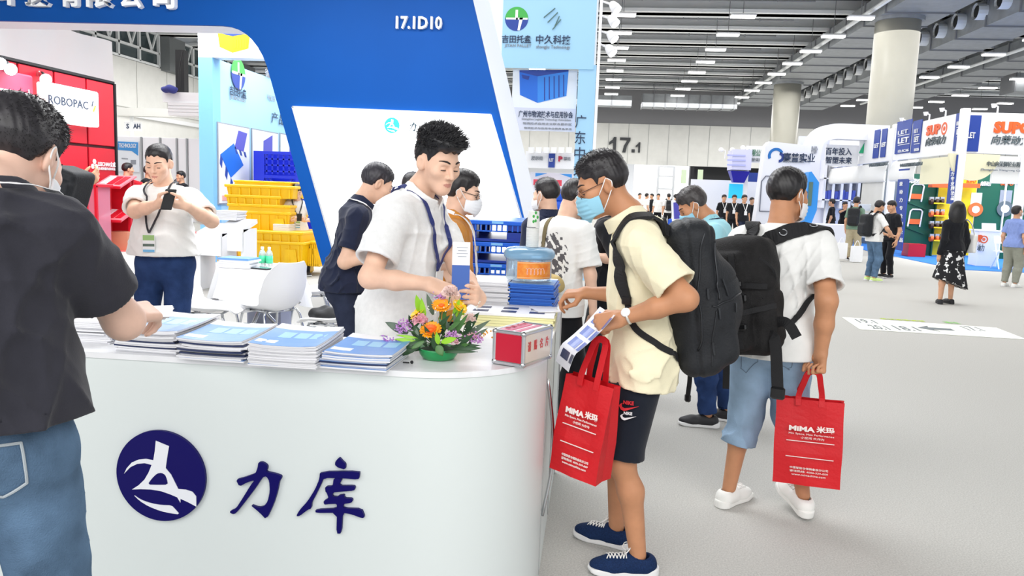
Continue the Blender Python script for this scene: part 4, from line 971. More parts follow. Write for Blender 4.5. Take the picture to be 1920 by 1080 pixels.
for x0, x1, yt in ((408, 468, 228), (472, 522, 240), (525, 566, 249)):
    a = px(x0, yt); b_ = px(x1, yt); z1 = a[2]; z0 = z1-1.55
    ps = root('product_poster', (XJ+.01, (a[1]+b_[1])/2, z0), 'white framed product poster %s' % {408: 'with two blue pallets, nearest on the pale blue side wall', 472: 'with a violet pallet on the pale blue side wall', 525: 'half hidden by the slanted blue leg'}[x0], 'poster', 'posters on the pale blue side wall')
    MB().box((XJ+.012, (a[1]+b_[1])/2, (z0+z1)/2), (.02, b_[1]-a[1], 1.55)).build('frame', M_gr, ps); MB().box((XJ+.014, (a[1]+b_[1])/2, (z0+z1)/2), (.024, b_[1]-a[1]-.06, 1.5)).build('sheet', M_poster, ps)
    cy = (a[1]+b_[1])/2; w2 = (b_[1]-a[1])
    def pal(cu, cv, sc, ang, mt):
        ca, sa = math.cos(ang), math.sin(ang); g = lambda u, v: (cu+(ca*u-sa*v)*sc, cv+(sa*u+ca*v)*sc)
        MB().prism([g(-1, .2), (g(0, -.5)), g(1, .25), g(0, .9)], (XJ+.028, cy, (z0+z1)/2), Y3, Z3, .004).build('picture', mt, ps)
        for u in (-1, -.5, 0): MB().prism([g(u, .2-.7*(u+1)), g(u+.2, .06-.7*(u+1)), g(u+.2, -.3-.7*(u+1)), g(u, -.15-.7*(u+1))], (XJ+.028, cy, (z0+z1)/2), Y3, Z3, .005).build('picture', M_dblue, ps)
    if x0 == 408: pal(w2*.22, .42, w2*.24, .5, M_vio); pal(-w2*.1, -.02, w2*.36, -.2, mat('print_blue', (30, 110, 220), .5))
    else: pal(w2*.12, .32, w2*.3, .9, M_vio)
    MB().box((XJ+.03, cy, z0+.12), (.01, w2*.8, .1)).build('caption', mat('caption_red', (226, 170, 160), .5), ps)
# spotlights on the tower's edge
for i, (ax, ay, hx, hy) in enumerate(((1113, 8, 1155, 12), (1113, 37, 1152, 38), (1113, 65, 1150, 67), (1113, 88, 1147, 93))):
    a = pY(ax, ay, YJ+.3+.9*i*.0); b_ = pY(hx-6, hy-3, YJ+.1); t = root('arm_spotlight', b_, 'white arm spotlight on the tower edge, %s' % ('topmost', 'second from the top', 'third from the top', 'lowest')[i], 'spotlight', 'spotlights on the pale blue tower')
    MB().tube([a, (a+b_)/2+Z3*.05, b_], .018, 8).build('arm', M_white2, t); hdv = np.array([.5, -.3, -.6]); hdv /= np.linalg.norm(hdv)
    MB().lathe([(.03, -.06), (.06, -.03), (.085, .06), (.09, .14)], b_, 16, axis=hdv).build('lamp_head', M_white2, t, True); MB().lathe([(.08, .139), (.08, .143)], b_, 16, axis=hdv).build('bulb', M_lamp, t)
# ------------------------------------------------------------------ yellow crates
def crate(x0, x1, yt, yb, Y, dep, label, kind='tray', ang=0.0):
    a = pY(x0, yb, Y); b_ = pY(x1, yb, Y); z0 = pY((x0+x1)/2, yb, Y)[2]; z1 = pY((x0+x1)/2, yt, Y)[2]; wd = b_[0]-a[0]; hgt = z1-z0; cx = (a[0]+b_[0])/2; cy = Y+dep/2
    t = root('yellow_crate', (cx, cy, z0), label, 'crate', 'yellow plastic crates in the stack')
    tp = .90 if kind != 'lid' else .97; rim = min(.05, hgt*.35)
    def fr(w0, d0, za, w1, d1, zb_): return [(sx*w_/2+cx, sy*d_/2+cy, z) for (w_, d_, z) in ((w0, d0, za), (w1, d1, zb_)) for sx, sy in ((-1, -1), (1, -1), (1, 1), (-1, 1))]
    MB().add(fr(wd*tp, dep*tp, z0, wd*.95, dep*.95, z1-rim*.5), [(3, 2, 1, 0), (4, 5, 6, 7)]+[(i, (i+1) % 4, 4+(i+1) % 4, 4+i) for i in range(4)]).build('tub', M_pyel, t)
    m = MB(); m.box((cx, cy, z1-rim/2), (wd, dep, rim), bev=.012); m.build('rim', M_pyel, t)
    if kind != 'lid':
        for k in range(7):
            u = -.42+.14*k; MB().box((cx+u*wd, cy-dep*.475+.0, (z0+z1-rim)/2), (.022, .03, (hgt-rim)*.94)).build('rib', M_pyel, t)
        if hgt > .25:
            for sg in (-.3, .3): MB().add([(cx+sg*wd+e*(.09 if zz else .12), cy-dep*(.475 if zz else .455)-.02, z0+(hgt-rim)*(.1 if not zz else .8)) for zz in (0, 1) for e in (-1, 1)]+[(cx+sg*wd+e*(.09 if zz else .12), cy-dep*.44, z0+(hgt-rim)*(.1 if not zz else .8)) for zz in (0, 1) for e in (-1, 1)], [(0, 1, 3, 2), (4, 6, 7, 5), (0, 2, 6, 4), (1, 5, 7, 3), (2, 3, 7, 6), (0, 4, 5, 1)]).build('panel', M_pyel, t)
    else:
        for sg in (-.35, 0, .35): MB().box((cx+sg*wd, cy-dep/2-.004, z1-rim/2), (.1, .014, rim*.7)).build('catch', M_pyel, t)
    return z0, z1
for a in ((437, 543, 339, 351, 12.6, .8, 'yellow crate lid on top of the yellow stack', 'lid'), (420, 553, 347, 371, 12.5, .9, 'shallow yellow crate under the topmost lid', 'tray'), (420, 527, 366, 386, 12.5, .9, 'yellow tray third from the top of the stack', 'tray'), (425, 545, 383, 399, 12.5, .9, 'thin yellow lid above the deep crate', 'lid'), (428, 545, 396, 436, 12.5, .9, 'deep yellow crate in the middle of the stack', 'tub'), (448, 568, 433, 455, 12.3, 1.0, 'yellow tray with white papers on its edge', 'tray'), (440, 570, 452, 500, 12.3, 1.0, 'large yellow crate at the foot of the stack', 'tub'), (414, 437, 452, 497, 12.9, .8, 'yellow crate behind the white desk', 'tub'), (572, 600, 452, 500, 12.6, .7, 'yellow crate behind the slanted blue leg', 'tub')): crate(*a)
for k in range(5): MB().box((pY(522, 430, 12.35)[0], 12.6, pY(522, 434.5-3.0*k, 12.3)[2]), (.27, .3, .024)).thing('booklet', M_pg, ORD[k].capitalize()+' white booklet from the bottom on the yellow tray', 'booklet', 'booklets on the yellow tray')
# blue lattice pallet box
t = root('pallet_box', pY(520, 345, 15.0), 'tall royal blue lattice pallet box behind the yellow crates', 'crate')
a, b_ = pY(476, 345, 15.0), pY(600, 345, 15.0); z0, z1 = .3, pY(520, 284, 15.0)[2]; M_pb2 = mat('plastic_royal', (24, 44, 196), .4)
wd = b_[0]-a[0]; zb_ = a[2]-.2
MB().box(((a[0]+b_[0])/2, 15.85, (z0+z1)/2), (wd, .03, z1-z0)).build('back_panel', M_pb2, t)
for u0, u1 in ((0, .16), (.63, .78), (.93, 1)): MB().box((a[0]+wd*(u0+u1)/2, 15.03, (z0+z1)/2), (wd*(u1-u0), .08, z1-z0)).build('corner_post', M_pb2, t)
for zz, h_ in ((z1-.03, .06), (z1-.5, .06), (z0+.1, .2)): MB().box(((a[0]+b_[0])/2, 15.02, zz), (wd, .05, h_)).build('rail', M_pb2, t)
for k in range(6): MB().box((a[0]+wd*(.19+.085*k), 15.03, z1-.25), (.03, .03, .4)).build('bar', M_pb2, t)
for zz in (z1-.15, z1-.27, z1-.39): MB().box((a[0]+wd*.4, 15.03, zz), (wd*.5, .03, .03)).build('bar', M_pb2, t)
for k in range(12):
    u = .16+.06*k
    for sg in (1, -1):
        p = np.array([a[0]+wd*u, 15.03+.004*sg, z1-.53]); e = p+np.array([sg*.55, 0, -.6])
        if a[0]+wd*.15 < e[0] < a[0]+wd*.64 and u < .64: MB().bar(p, e, .03, .025, up=(0, 1, 0)).build('lattice_bar', M_pb2, t)
MB().box((a[0]+.02, 15.4, (z0+z1)/2), (.04, .8, z1-z0)).build('side_panel', M_pb2, t)
MB().box(((a[0]+b_[0])/2, 15.4, .15), (wd, .8, .3)).build('base', M_pb2, t)
# white desks with papers left of the crates
for x0, x1, yt, yb, Y, lab in ((372, 418, 432, 500, 10.4, 'white folding display desk with a sloping top, nearest the man with a phone'), (410, 458, 424, 500, 10.6, 'white display desk in front of the yellow crates')):
    a, b_ = pY(x0, 480, Y), pY(x1, 480, Y); zt = pY((x0+x1)/2, yt, Y)[2]; t = root('display_desk', ((a[0]+b_[0])/2, Y, 0), lab, 'desk'); cx = (a[0]+b_[0])/2; wd = b_[0]-a[0]
    MB().box((cx, Y+.2, zt), (wd, .5, .06), rot('X', 14)).build('top', M_white2, t)
    MB().box((cx, Y-.06, zt-.2), (wd, .03, .3)).build('front_panel', M_white2, t)
    for sg in (-1, 1): MB().box((cx+sg*(wd/2-.02), Y+.2, zt/2-.02), (.04, .44, zt-.04)).build('leg_panel', M_white2, t)
for k in range(7): MB().box((pY(410, 412, 10.6)[0]+RNG.normal(0, .01), 10.95, pY(410, 419-2.6*k, 10.6)[2]+.05), (.36, .3, .017)).thing('booklet', M_pg, ORD[k].capitalize()+' pale booklet from the bottom on the white desk', 'booklet', 'booklets on the white desk')
# ------------------------------------------------------------------ round table, chairs
tc = pY(489, 512, 6.9); tc[2] = .76; M_cloth = mat('white_cloth', (244, 245, 248), .85)
t = root('round_table', (tc[0], tc[1], 0), 'round meeting table on crossed steel legs', 'table')
MB().lathe([(.37, .73), (.38, .735), (.38, .755), (.37, .76)], (tc[0], tc[1], 0), 40).build('tabletop', M_white2, t)
for k in range(3):
    a0 = 2*math.pi*k/3+.35; d = np.array([math.cos(a0), math.sin(a0), 0]); p = np.array([tc[0], tc[1], 0]); MB().tube([p+d*.33+Z3*.0, p-d*.30+Z3*.73], .019, 10).build('leg', M_chrome, t, True)
a = np.linspace(0, 2*math.pi, 97); m = MB()
G = []
for z in (.764, .7645, .75, .70, .62, .54, .46):
    row = []
    for aa in a:
        dr = 0 if z > .76 else (.76-z); r = .39+dr*(.16+.16*math.sin(aa*11+.6*math.sin(aa*3))) if z < .764 else .0
        lowz = z if z > .72 else z-.06*math.sin(aa*4+1)*(.76-z)/.3
        row.append((tc[0]+r*math.cos(aa), tc[1]+r*math.sin(aa), lowz))
    G.append(row)
G[0] = [(tc[0], tc[1], .766)]*97; G[1] = [(tc[0]+.385*math.cos(aa), tc[1]+.385*math.sin(aa), .766) for aa in a]
m.grid(np.array(G).transpose(1, 0, 2)); m.thing('tablecloth', M_cloth, 'white cloth draped over the round meeting table', 'tablecloth', smooth=True)
for k in range(5):
    p = pY(448, 503, 6.75); MB().box((p[0]+RNG.normal(0, .008), 6.75, .768+.011+.018*k), (.3, .21, .017), rot('Z', 4*RNG.normal())).thing('magazine', M_pg if k < 4 else M_cov, 'blue white magazine topping the pile on the round table' if k == 4 else ORD[k].capitalize()+' magazine from the bottom of the pile on the round table', 'magazine', 'magazines on the round table')
p = pY(493, 507, 6.72); tb = root('tablet', (p[0], p[1], .768), 'dark tablet lying beside the magazines on the round table', 'tablet'); MB().box((p[0], p[1], .774), (.19, .13, .009), rot('Z', -18), bev=.003).build('case', M_dark, tb); MB().box((p[0], p[1], .779), (.17, .11, .002), rot('Z', -18)).build('screen', mat('tablet_screen', (120, 140, 150), .1), tb)
M_bot = mat('bottle_clear', (224, 240, 236), .08, trans=.6, alpha=.75)
for x, lab in ((492, 'left water bottle with a green label on the round table'), (505, 'right water bottle with a green label on the round table')):
    p = pY(x, 505, 6.95); t = root('water_bottle', (p[0], p[1], .768), lab, 'bottle', 'green labelled bottles on the round table')
    MB().lathe([(.028, .0), (.032, .006), (.032, .11), (.026, .135), (.013, .155), (.012, .168)], (p[0], p[1], .768), 18).build('bottle_body', M_bot, t, True); MB().lathe([(.0335, .03), (.0335, .1)], (p[0], p[1], .768), 18).build('label_band', mat('label_green', (70, 205, 150), .4), t, True); MB().lathe([(.0145, .16), (.0145, .182)], (p[0], p[1], .768), 14).build('cap', M_white2, t)
def chair(loc, face, label):
    t = root('shell_chair', loc, label, 'chair', 'white shell chairs'); Rz = rot('Z', face-90); W = lambda P: np.asarray(P)@Rz.T+np.array(loc)
    G = np.zeros((17, 13, 3))
    prof = resample([(0, .27, .43), (0, .22, .455), (0, .05, .44), (0, -.14, .45), (0, -.21, .52), (0, -.25, .66), (0, -.28, .83), (0, -.285, .87)], 17)
    for i, p in enumerate(prof):
        s = i/16; hw = np.interp(s, [0, .1, .45, .62, .8, .95, 1], [.17, .205, .215, .235, .225, .175, .13])
        for j, u in enumerate(np.linspace(-1, 1, 13)):
            up = .05*abs(u)**2.2*np.interp(s, [0, .2, .5, .7, 1], [.2, 1, 1.2, .6, .2]); fw = .09*abs(u)**2.2*np.interp(s, [0, .45, .6, .85, 1], [0, .3, 1, .8, .2])
            G[i, j] = (u*hw, p[1]+fw, p[2]+up)
    m = MB(); m.grid(W(G.reshape(-1, 3)).reshape(G.shape), .012); m.build('shell', M_white2, t, True)
    for sx in (-1, 1):
        for y0, y1 in ((.14, .24), (-.1, -.24)): MB().tube(W(resample([(sx*.12, y0, .425), (sx*.185, y0+(y1-y0)*.3, .40), (sx*.21, y1, .0)], 10)), .011, 8).build('leg', M_chrome, t, True)
        MB().tube(W([(sx*.12, .14, .425), (sx*.12, -.1, .425)]), .01, 8).build('seat_rail', M_chrome, t, True)
    for y in (.14, -.1): MB().tube(W([(-.12, y, .425), (.12, y, .425)]), .01, 8).build('cross_rail', M_chrome, t, True)
    return t
p = pz(510, 578, .44); chair((p[0], p[1], 0), 150, 'white shell chair with its back to us at the round table'); CH0 = p
p = pY(565, 545, 7.6); chair((p[0]+.1, 7.6, 0), 205, 'white shell chair behind the round table, beside the blue leg')
p = pY(392, 560, 6.3); chair((p[0], 6.3, 0), 10, 'white shell chair left of the round table, behind the man with a phone')
p = pY(600, 560, 6.1); chair((p[0]+.14, 6.1, 0), 175, 'white shell chair with a black bag on it beside the navy polo man')
pb = pY(604, 545, 6.05); m = MB(); V, Q = mesh_sdf(lambda P: ell(P, (pb[0]+.04, 6.05, .5), (.15, .13, .06))+.012*np.sin(P[:, 0]*40)*np.sin(P[:, 1]*33+P[:, 2]*20), (pb[0]-.2, 5.8, .4), (pb[0]+.3, 6.3, .62), .012)
setp(mk('black_bag', V, Q, M_dark), 'crumpled black bag lying on a white chair seat', 'bag')
p = pz(607, 594, 0); MB().box((p[0], 7.2, .2), (.34, .3, .4), bev=.02).thing('storage_bin', mat('bin_grey', (176, 182, 206), .5), 'small lilac grey storage bin on the floor behind the chairs', 'bin')
# ------------------------------------------------------------------ blue pallets in front of the portal
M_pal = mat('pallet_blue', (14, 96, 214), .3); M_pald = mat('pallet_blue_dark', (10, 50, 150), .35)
xa, xb = pY(872, 470, 6.6)[0], pY(986, 470, 6.6)[0]; n = 7; ph = .186
for k in range(n):
    z = ph*k; lab = 'blue plastic pallet in the stack by the counter, %s' % ('lowest', 'second up', 'third up', 'fourth up', 'fifth up', 'second from the top', 'topmost')[k]
    t = root('plastic_pallet', ((xa+xb)/2, 7.1, z), lab, 'pallet', 'stacked blue plastic pallets'); w_ = xb-xa+.5; cx = (xa+xb)/2-.25
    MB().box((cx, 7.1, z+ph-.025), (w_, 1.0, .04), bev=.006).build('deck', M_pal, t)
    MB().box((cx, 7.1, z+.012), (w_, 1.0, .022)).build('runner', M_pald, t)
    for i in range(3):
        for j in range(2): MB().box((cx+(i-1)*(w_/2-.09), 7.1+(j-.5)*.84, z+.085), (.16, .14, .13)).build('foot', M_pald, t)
    m = MB(); hz_ = z+ph-.07
    for i in range(22): m.box((cx-w_/2+.03+(w_-.06)*i/21, 6.62, hz_), (.012, .03, .055))
    m.box((cx, 6.62, hz_-.028), (w_, .02, .012)); m.build('grille', M_pal, t, kind='stuff')
    for i in range(3): MB().box((cx-w_/2+.2+i*w_*.28, 6.605, z+ph-.022), (.1, .012, .02)).build('slot', M_sky2, t)
# ------------------------------------------------------------------ red packing-machine stand at the left
XRB = -10.8; M_joint = mat('joint_dark', (70, 8, 16), .6)
rb = root('red_stand', (XRB, 14, 0), 'red panelled exhibition stand wall with lit company signs', 'exhibition stand')
yE = pX(217, 300, XRB)[1]; zT = pX(217, 158, XRB)[2]
cuts = [pX(x, 200, XRB)[1] for x in (-60, 36, 103, 163)]+[yE]; zJ = pX(217, 278, XRB)[2]
MB().box((XRB-.12, (cuts[0]+yE)/2, zT/2), (.16, yE-cuts[0], zT)).build('backing', M_joint, rb)
for i in range(4):
    for z0, z1 in ((.02, zJ-.03), (zJ+.03, zT-.03)): MB().box((XRB-.02, (cuts[i]+cuts[i+1])/2, (z0+z1)/2), (.05, cuts[i+1]-cuts[i]-.06, z1-z0), bev=.01).build('panel', M_red, rb)
MB().box((XRB-.03, (cuts[0]+yE)/2, zT+.02), (.1, yE-cuts[0], .05)).build('top_rail', M_dark, rb); MB().box((XRB-.03, yE+.03, zT/2), (.1, .05, zT)).build('end_rail', M_dark, rb)
def tXr(parent, t, x0, y0, x1, y1, mt, off, bold=.01): m = MB(); text_at(m, t, x0, y0, x1, y1, XRB+off, th=.01, bold=bold, ax='X'); m.build('lettering', mt, parent)
def sign(x0, x1, yt, yb, off, mt, name, lab):
    X = XRB+off; a = pX(x0, yt, X); b_ = pX(x1, yt, X); zt = a[2]; z0 = pX(x0, yb, X)[2]
    t = root(name, (X, (a[1]+b_[1])/2, z0), lab, 'sign'); MB().box((X-.12, (a[1]+b_[1])/2, (zt+z0)/2), (.24, b_[1]-a[1], zt-z0), bev=.03).build('face', mt, t); return t
s1 = sign(88, 185, 153, 226, .24, mat('sign_lit', (255, 255, 255), .4, emit=1.1), 'lit_sign', 'white lit sign box with dark letters on the red stand')
tXr(s1, 'ROBOPAC', 92, 184, 166, 200, mat('sign_ink', (60, 70, 90), .5), .245); tXr(s1, '/', 171, 189, 175, 200, mat('sign_ink', (60, 70, 90), .5), .245, .03); tXr(s1, '/', 173, 198, 180, 210, mat('sign_gold', (220, 180, 70), .5), .245, .03)
s2 = sign(-20, 62, 125, 245, .2, mat('sign_pink', (236, 84, 116), .5), 'pink_sign', 'pink sign panel with white framed lettering at the left edge')
tXr(s2, 'egoPack', -22, 168, 50, 197, M_white2, .205, .03)
for z in (163, 203): m = MB(); boardX(m, -22, 55, z-2+14*(z > 170)*0, z+2, XRB+.205, .008); m.build('frame_line', M_white2, s2)
m = MB(); boardX(m, 53.5, 55.5, 168, 216, XRB+.205, .008); m.build('frame_line', M_white2, s2)
tXr(rb, 'LEECHAN立成', 184, 303, 216, 313, M_white2, .01, .012); tXr(rb, '立成智能包装科技', 184, 314, 216, 319, M_white2, .01)
c = pX(177, 309, XRB+.008)
for k in range(3): a_ = math.pi/2+2*math.pi*k/3; MB().prism([(.07*math.cos(a_)+.055*math.cos(b), .07*math.sin(a_)+.055*math.sin(b)) for b in np.linspace(0, 2*math.pi, 12, endpoint=False)], c, Y3, Z3, .008).build('logo', M_white2, rb)
for i, (x, y) in enumerate(((2, 122), (22, 133), (88, 152))):
    b_ = pX(x-9, y-12, XRB+.15); e = pX(x, y, XRB+.55); t = root('clamp_spotlight', b_, 'silver clamp spotlight on the red wall top, %s' % ('at the picture edge', 'above the pink sign', 'above the white lit sign')[i], 'spotlight', 'spotlights on the red stand')
    d = e-b_; d /= np.linalg.norm(d); MB().lathe([(.05, -.1), (.06, .0), (.06, .25), (.10, .42), (.11, .46)], b_, 16, axis=d).build('lamp_head', M_chrome, t, True); MB().lathe([(.1, .455), (.1, .463)], b_, 16, axis=d).build('bulb', M_lamp, t); MB().box(b_-d*.1-X3*.1, (.14, .06, .1)).build('clamp', M_chrome, t)
# red floor, literature rack, carton
m = MB(); m.prism([(-16, 12), (pz(262, 472, 0)[0], pz(262, 472, 0)[1]), (pz(262, 472, 0)[0]+1.0, 22), (-16, 22)], (0, 0, .001), X3, Y3, .012); setp(m.build('floor_red', mat('carpet_red', (232, 84, 84), .95)), kind='structure')
yr = 15.3; pl = lambda x, y: pY(x, y, yr)
t = root('literature_rack', (pl(200, 440)[0], yr, 0), 'red literature rack with sloping shelves of red leaflets', 'rack')
a, b_ = pl(186, 400), pl(228, 400); w_ = b_[0]-a[0]; cx = (a[0]+b_[0])/2
for y in (345, 405): pass
zs_ = pl(205, 340)[2], pl(205, 403)[2]
MB().box((cx, yr+.45, zs_[0]/2), (w_, .04, zs_[0]+.1)).build('back_panel', M_red, t)
for sg in (-1, 1): MB().box((cx+sg*w_/2, yr+.3, zs_[0]/2), (.06, .06, zs_[0])).build('upright', M_red, t)
for z in zs_:
    sh = MB().box((cx, yr+.2, z), (w_+.1, .62, .03), rot('X', 22)).build('shelf', mat('rack_pink', (236, 120, 130), .5), t); MB().box((cx, yr-.1, z-.12), (w_+.1, .03, .05)).build('lip', M_red, t)
    for k in range(3): MB().box((cx+(k-1)*w_*.32, yr+.2, z+.025+.0), (w_*.24, .42, .015), rot('X', 22)).thing('leaflet', M_red if k else M_covw, 'red leaflet on the %s shelf of the red rack, %s' % ('upper' if z == zs_[0] else 'lower', ('', 'middle', 'right')[k]) if k else 'black and white leaflet at the left of the %s rack shelf' % ('upper' if z == zs_[0] else 'lower'), 'leaflet', 'leaflets on the red rack')
p0, p1 = pl(199, 430), pl(236, 430); MB().box(((p0[0]+p1[0])/2, yr+.25, .2), (p1[0]-p0[0], .4, .4)).thing('carton', mat('carton_brown', (206, 140, 110), .8), 'brown carton box under the red rack', 'box')
p0, p1 = pY(150, 400, 14.6), pY(184, 400, 14.6); z1 = pY(168, 348, 14.6)[2]; tt = root('display_case', ((p0[0]+p1[0])/2, 14.6, 0), 'pinkish glass display case on a red frame', 'display case')
MB().box(((p0[0]+p1[0])/2, 14.8, z1*.5), (p1[0]-p0[0]-.06, .5, z1-.04)).build('pane', mat('case_pink', (232, 150, 172), .15, alpha=.55), tt)
for sx in (p0[0], (p0[0]+p1[0])/2, p1[0]): MB().box((sx, 14.55, z1/2), (.05, .05, z1)).build('upright', M_red, tt)
MB().box(((p0[0]+p1[0])/2, 14.8, z1), (p1[0]-p0[0]+.05, .56, .05)).build('top_rail', M_red, tt)
# white drape hung behind the red stand
XD = -14.0; y0, y1 = 9.0, pX(207, 100, XD)[1]; zt = pX(205, 78, XD)[2]; G = np.zeros((60, 30, 3))
for i, u in enumerate(np.linspace(0, 1, 60)):
    for j, v in enumerate(np.linspace(0, 1, 30)):
        yy = y0+(y1-y0)*u; sag = 4*((u*2.6) % 1)*(1-(u*2.6) % 1)
        G[i, j] = (XD+.12*math.sin(v*9+6*sag)*(.3+v)+.1*math.sin(u*40+v*3)*(1-v), yy, zt-(zt-1.0)*v)
MB().grid(G).thing('drape', mat('drape_white', (232, 232, 234), .9), 'large white cloth drape hung behind the red stand', 'drape', smooth=True)
# partitions and fittings beyond
M_part = mat('partition', (246, 247, 252), .6)
YPt = 27.0; zpt = pY(300, 258, YPt)[2]
pp = root('partition_wall', (pY(290, 300, YPt)[0], YPt, 0), 'row of pale grey partition panels behind the phone man', 'partition')
for x0, x1 in ((216, 267), (268, 302), (303, 333), (334, 352), (353, 392)):
    a, b_ = pY(x0, 300, YPt), pY(x1, 300, YPt); MB().box(((a[0]+b_[0])/2, YPt, zpt/2), (b_[0]-a[0]-.03, .06, zpt), bev=.01).build('panel', M_part, pp); MB().box((b_[0], YPt-.01, zpt/2), (.06, .1, zpt)).build('post', M_alu, pp)
ps = root('wall_poster', pY(241, 300, YPt-.05), 'white poster with a blue wave header on the grey partition', 'poster')
m = MB(); board(m, 221, 264, 262, 322, YPt-.05); m.build('sheet', M_poster, ps); pict(ps, YPt-.075, [([(221, 265), (259, 267), (259, 292), (247, 283), (221, 281)], mat('poster_blue', (70, 150, 220), .5), 0), ([(245, 300), (255, 300), (255, 308), (245, 308)], M_gr, 0), ([(228, 296), (240, 297), (240, 299), (228, 298)], M_gr, 0)])
m = MB(); text_at(m, 'TECHNOLOGY', 223, 269, 256, 277, YPt-.08, th=.01, bold=.01); m.build('lettering', M_white2, ps)
YA = 33; b0 = root('hanging_sign', pY(249, 245, YA), 'white hanging sign with thin dark letters beyond the red stand', 'sign')
for x0, x1 in ((234, 246), (248, 266)): m = MB(); board(m, x0, 229, x1, 246, YA, .03); m.build('plate', M_white2, b0)
for tx, x0, x1 in (('S', 237, 242), ('AH', 250, 263)): m = MB(); text_at(m, tx, x0, 232, x1, 241, YA-.035, th=.01); m.build('lettering', M_ink2, b0)
MB().box((pY(247, 225, YA)[0], YA, pY(247, 233, YA)[2]), (.12, .1, 1.2)).build('bracket', M_beam, b0)
a, b_ = pY(305, 195, 26.5), pY(392, 195, 26.5); zt, zm, z0 = pY(340, 173, 26.5)[2], pY(340, 192, 26.5)[2], pY(340, 216, 26.5)[2]
t = root('louvred_unit', ((a[0]+b_[0])/2, 26.5, z0), 'white louvred overhead unit mounted high on the left wall side', 'ventilation unit')
MB().box(((a[0]+b_[0])/2, 27.0, (zt+zm)/2), (b_[0]-a[0], 1.0, zt-zm)).build('casing', M_white2, t)
for k in range(4): z = zm-(zm-z0)*(.15+.25*k); MB().box(((a[0]+b_[0])/2+.12, 26.9, z), (b_[0]-a[0]-.2, .9, .12)).build('slat', M_white2, t)
m = MB(); m.box((pY(330, 140, 26.5)[0], 26.9, zt+.75), (.32, .3, 1.5)); m.thing('dark_post', M_dark, 'dark square post standing on the louvred unit', 'post')
p = pY(319, 170, 26.4); V, Q = mesh_sdf(lambda P: ell(P, p+Z3*.05, (.3, .2, .14))+.02*np.sin(P[:, 0]*18+P[:, 2]*9), p-.5, p+.5, .03); setp(mk('blue_bundle', V, Q, mat('bundle_blue', (60, 66, 140), .8)), 'dark blue bundle lying on the louvred unit', 'bundle')
m = MB(); m.tube(resample([pY(343, 96, 26.5), pY(337, 130, 26.5), pY(336, 165, 26.5), pY(333, 172, 26.5)], 12), .03, 6); m.thing('hanging_cable', M_dark, 'dark cable drooping beside the square post', 'cable')
MB().box((-14.5, 33, pY(300, 212, 33)[2]), (22, .5, .35)).thing('cable_tray', M_panel, 'long pale horizontal beam tray above the partitions', 'beam')
# ------------------------------------------------------------------ green and orange castor stand at the right
XS = 9.35; M_fas = mat('fascia_white', (248, 249, 252), .4); M_fl = mat('flag_blue', (34, 66, 158), .45); M_or = mat('letter_orange', (236, 96, 40), .45); M_gtx = mat('letter_slate', (92, 104, 110), .45); M_gw2 = mat('castor_green', (8, 88, 66), .45); M_yw = mat('shelf_yellow', (238, 206, 20), .5); M_aw = mat('awning_white', (240, 241, 240), .5); M_cr = mat('cream_panel', (240, 236, 204), .5); M_org = mat('print_orange', (238, 110, 50), .5)
yc = pX(1797, 330, XS)[1]; yb = pX(1672, 330, XS)[1]; yd = pX(1556, 330, XS)[1]
zf1, zf0 = pX(1808, 211, XS)[2], pX(1800, 287, XS)[2]
cs = root('castor_stand', (XS+3, yc+2, 0), 'white framed trade stand with orange lettered fascia and green castor displays', 'exhibition stand')
for y, z in ((yc, zf1+.1), (yb, zf1+.1), (yd, zf1+.1)): MB().box((XS, y, z/2), (.2, .2, z), bev=.02).build('post', M_fas, cs)
MB().box((pY(1919, 300, yc)[0], yc, zf1/2), (.2, .2, zf1), bev=.02).build('post', M_fas, cs)
f1 = MB().box((XS, (yc+yb)/2, (zf0+zf1)/2), (.1, yb-yc-.2, zf1-zf0)).build('fascia', M_fas, cs)
f3 = MB().box((XS, (yb+yd)/2, (zf0+zf1)/2), (.1, yd-yb-.2, zf1-zf0)).build('fascia', M_fas, cs)
f2 = MB().box((XS+3.4, yc, (zf0+zf1)/2), (6.6, .1, zf1-zf0)).build('fascia', M_fas, cs)
def tS(parent, t, x0, y0, x1, y1, mt, bold=.02, shear=0., d=.055): m = MB(); text_at(m, t, x0, y0, x1, y1, XS-d, th=.02, bold=bold, ax='X', shear=shear); m.build('lettering', mt, parent)
def tF(parent, t, x0, y0, x1, y1, mt, bold=.02, Y=None, shear=0.): m = MB(); text_at(m, t, x0, y0, x1, y1, (yc if Y is None else Y)-.055, th=.02, bold=bold, shear=shear); m.build('lettering', mt, parent)
def target(parent, c, R, r, mt):
    for r0, r1 in ((r*.72, r), (0.01, r*.36)):
        a = np.linspace(0, 2*math.pi, 33); 
        for k in range(1): MB().grid(np.array([[np.array(c)+rr*(R*math.cos(t)+Z3*math.sin(t)) for t in a] for rr in (r0, r1)]), .01).build('logo', mt, parent)
tS(f1, 'SUP', 1738, 234, 1763, 253, M_or, .05); c = pX(1770, 241, XS-.06); target(f1, c, -Y3, .17, M_or)
tS(f1, '向荣动力', 1736, 256, 1773, 272, M_gtx, .015, .2)
tF(f2, 'SUPO', 1863, 228, 1936, 251, M_or, .06); tF(f2, '向荣动力', 1858, 254, 1932, 272, M_gtx, .015, shear=.2)
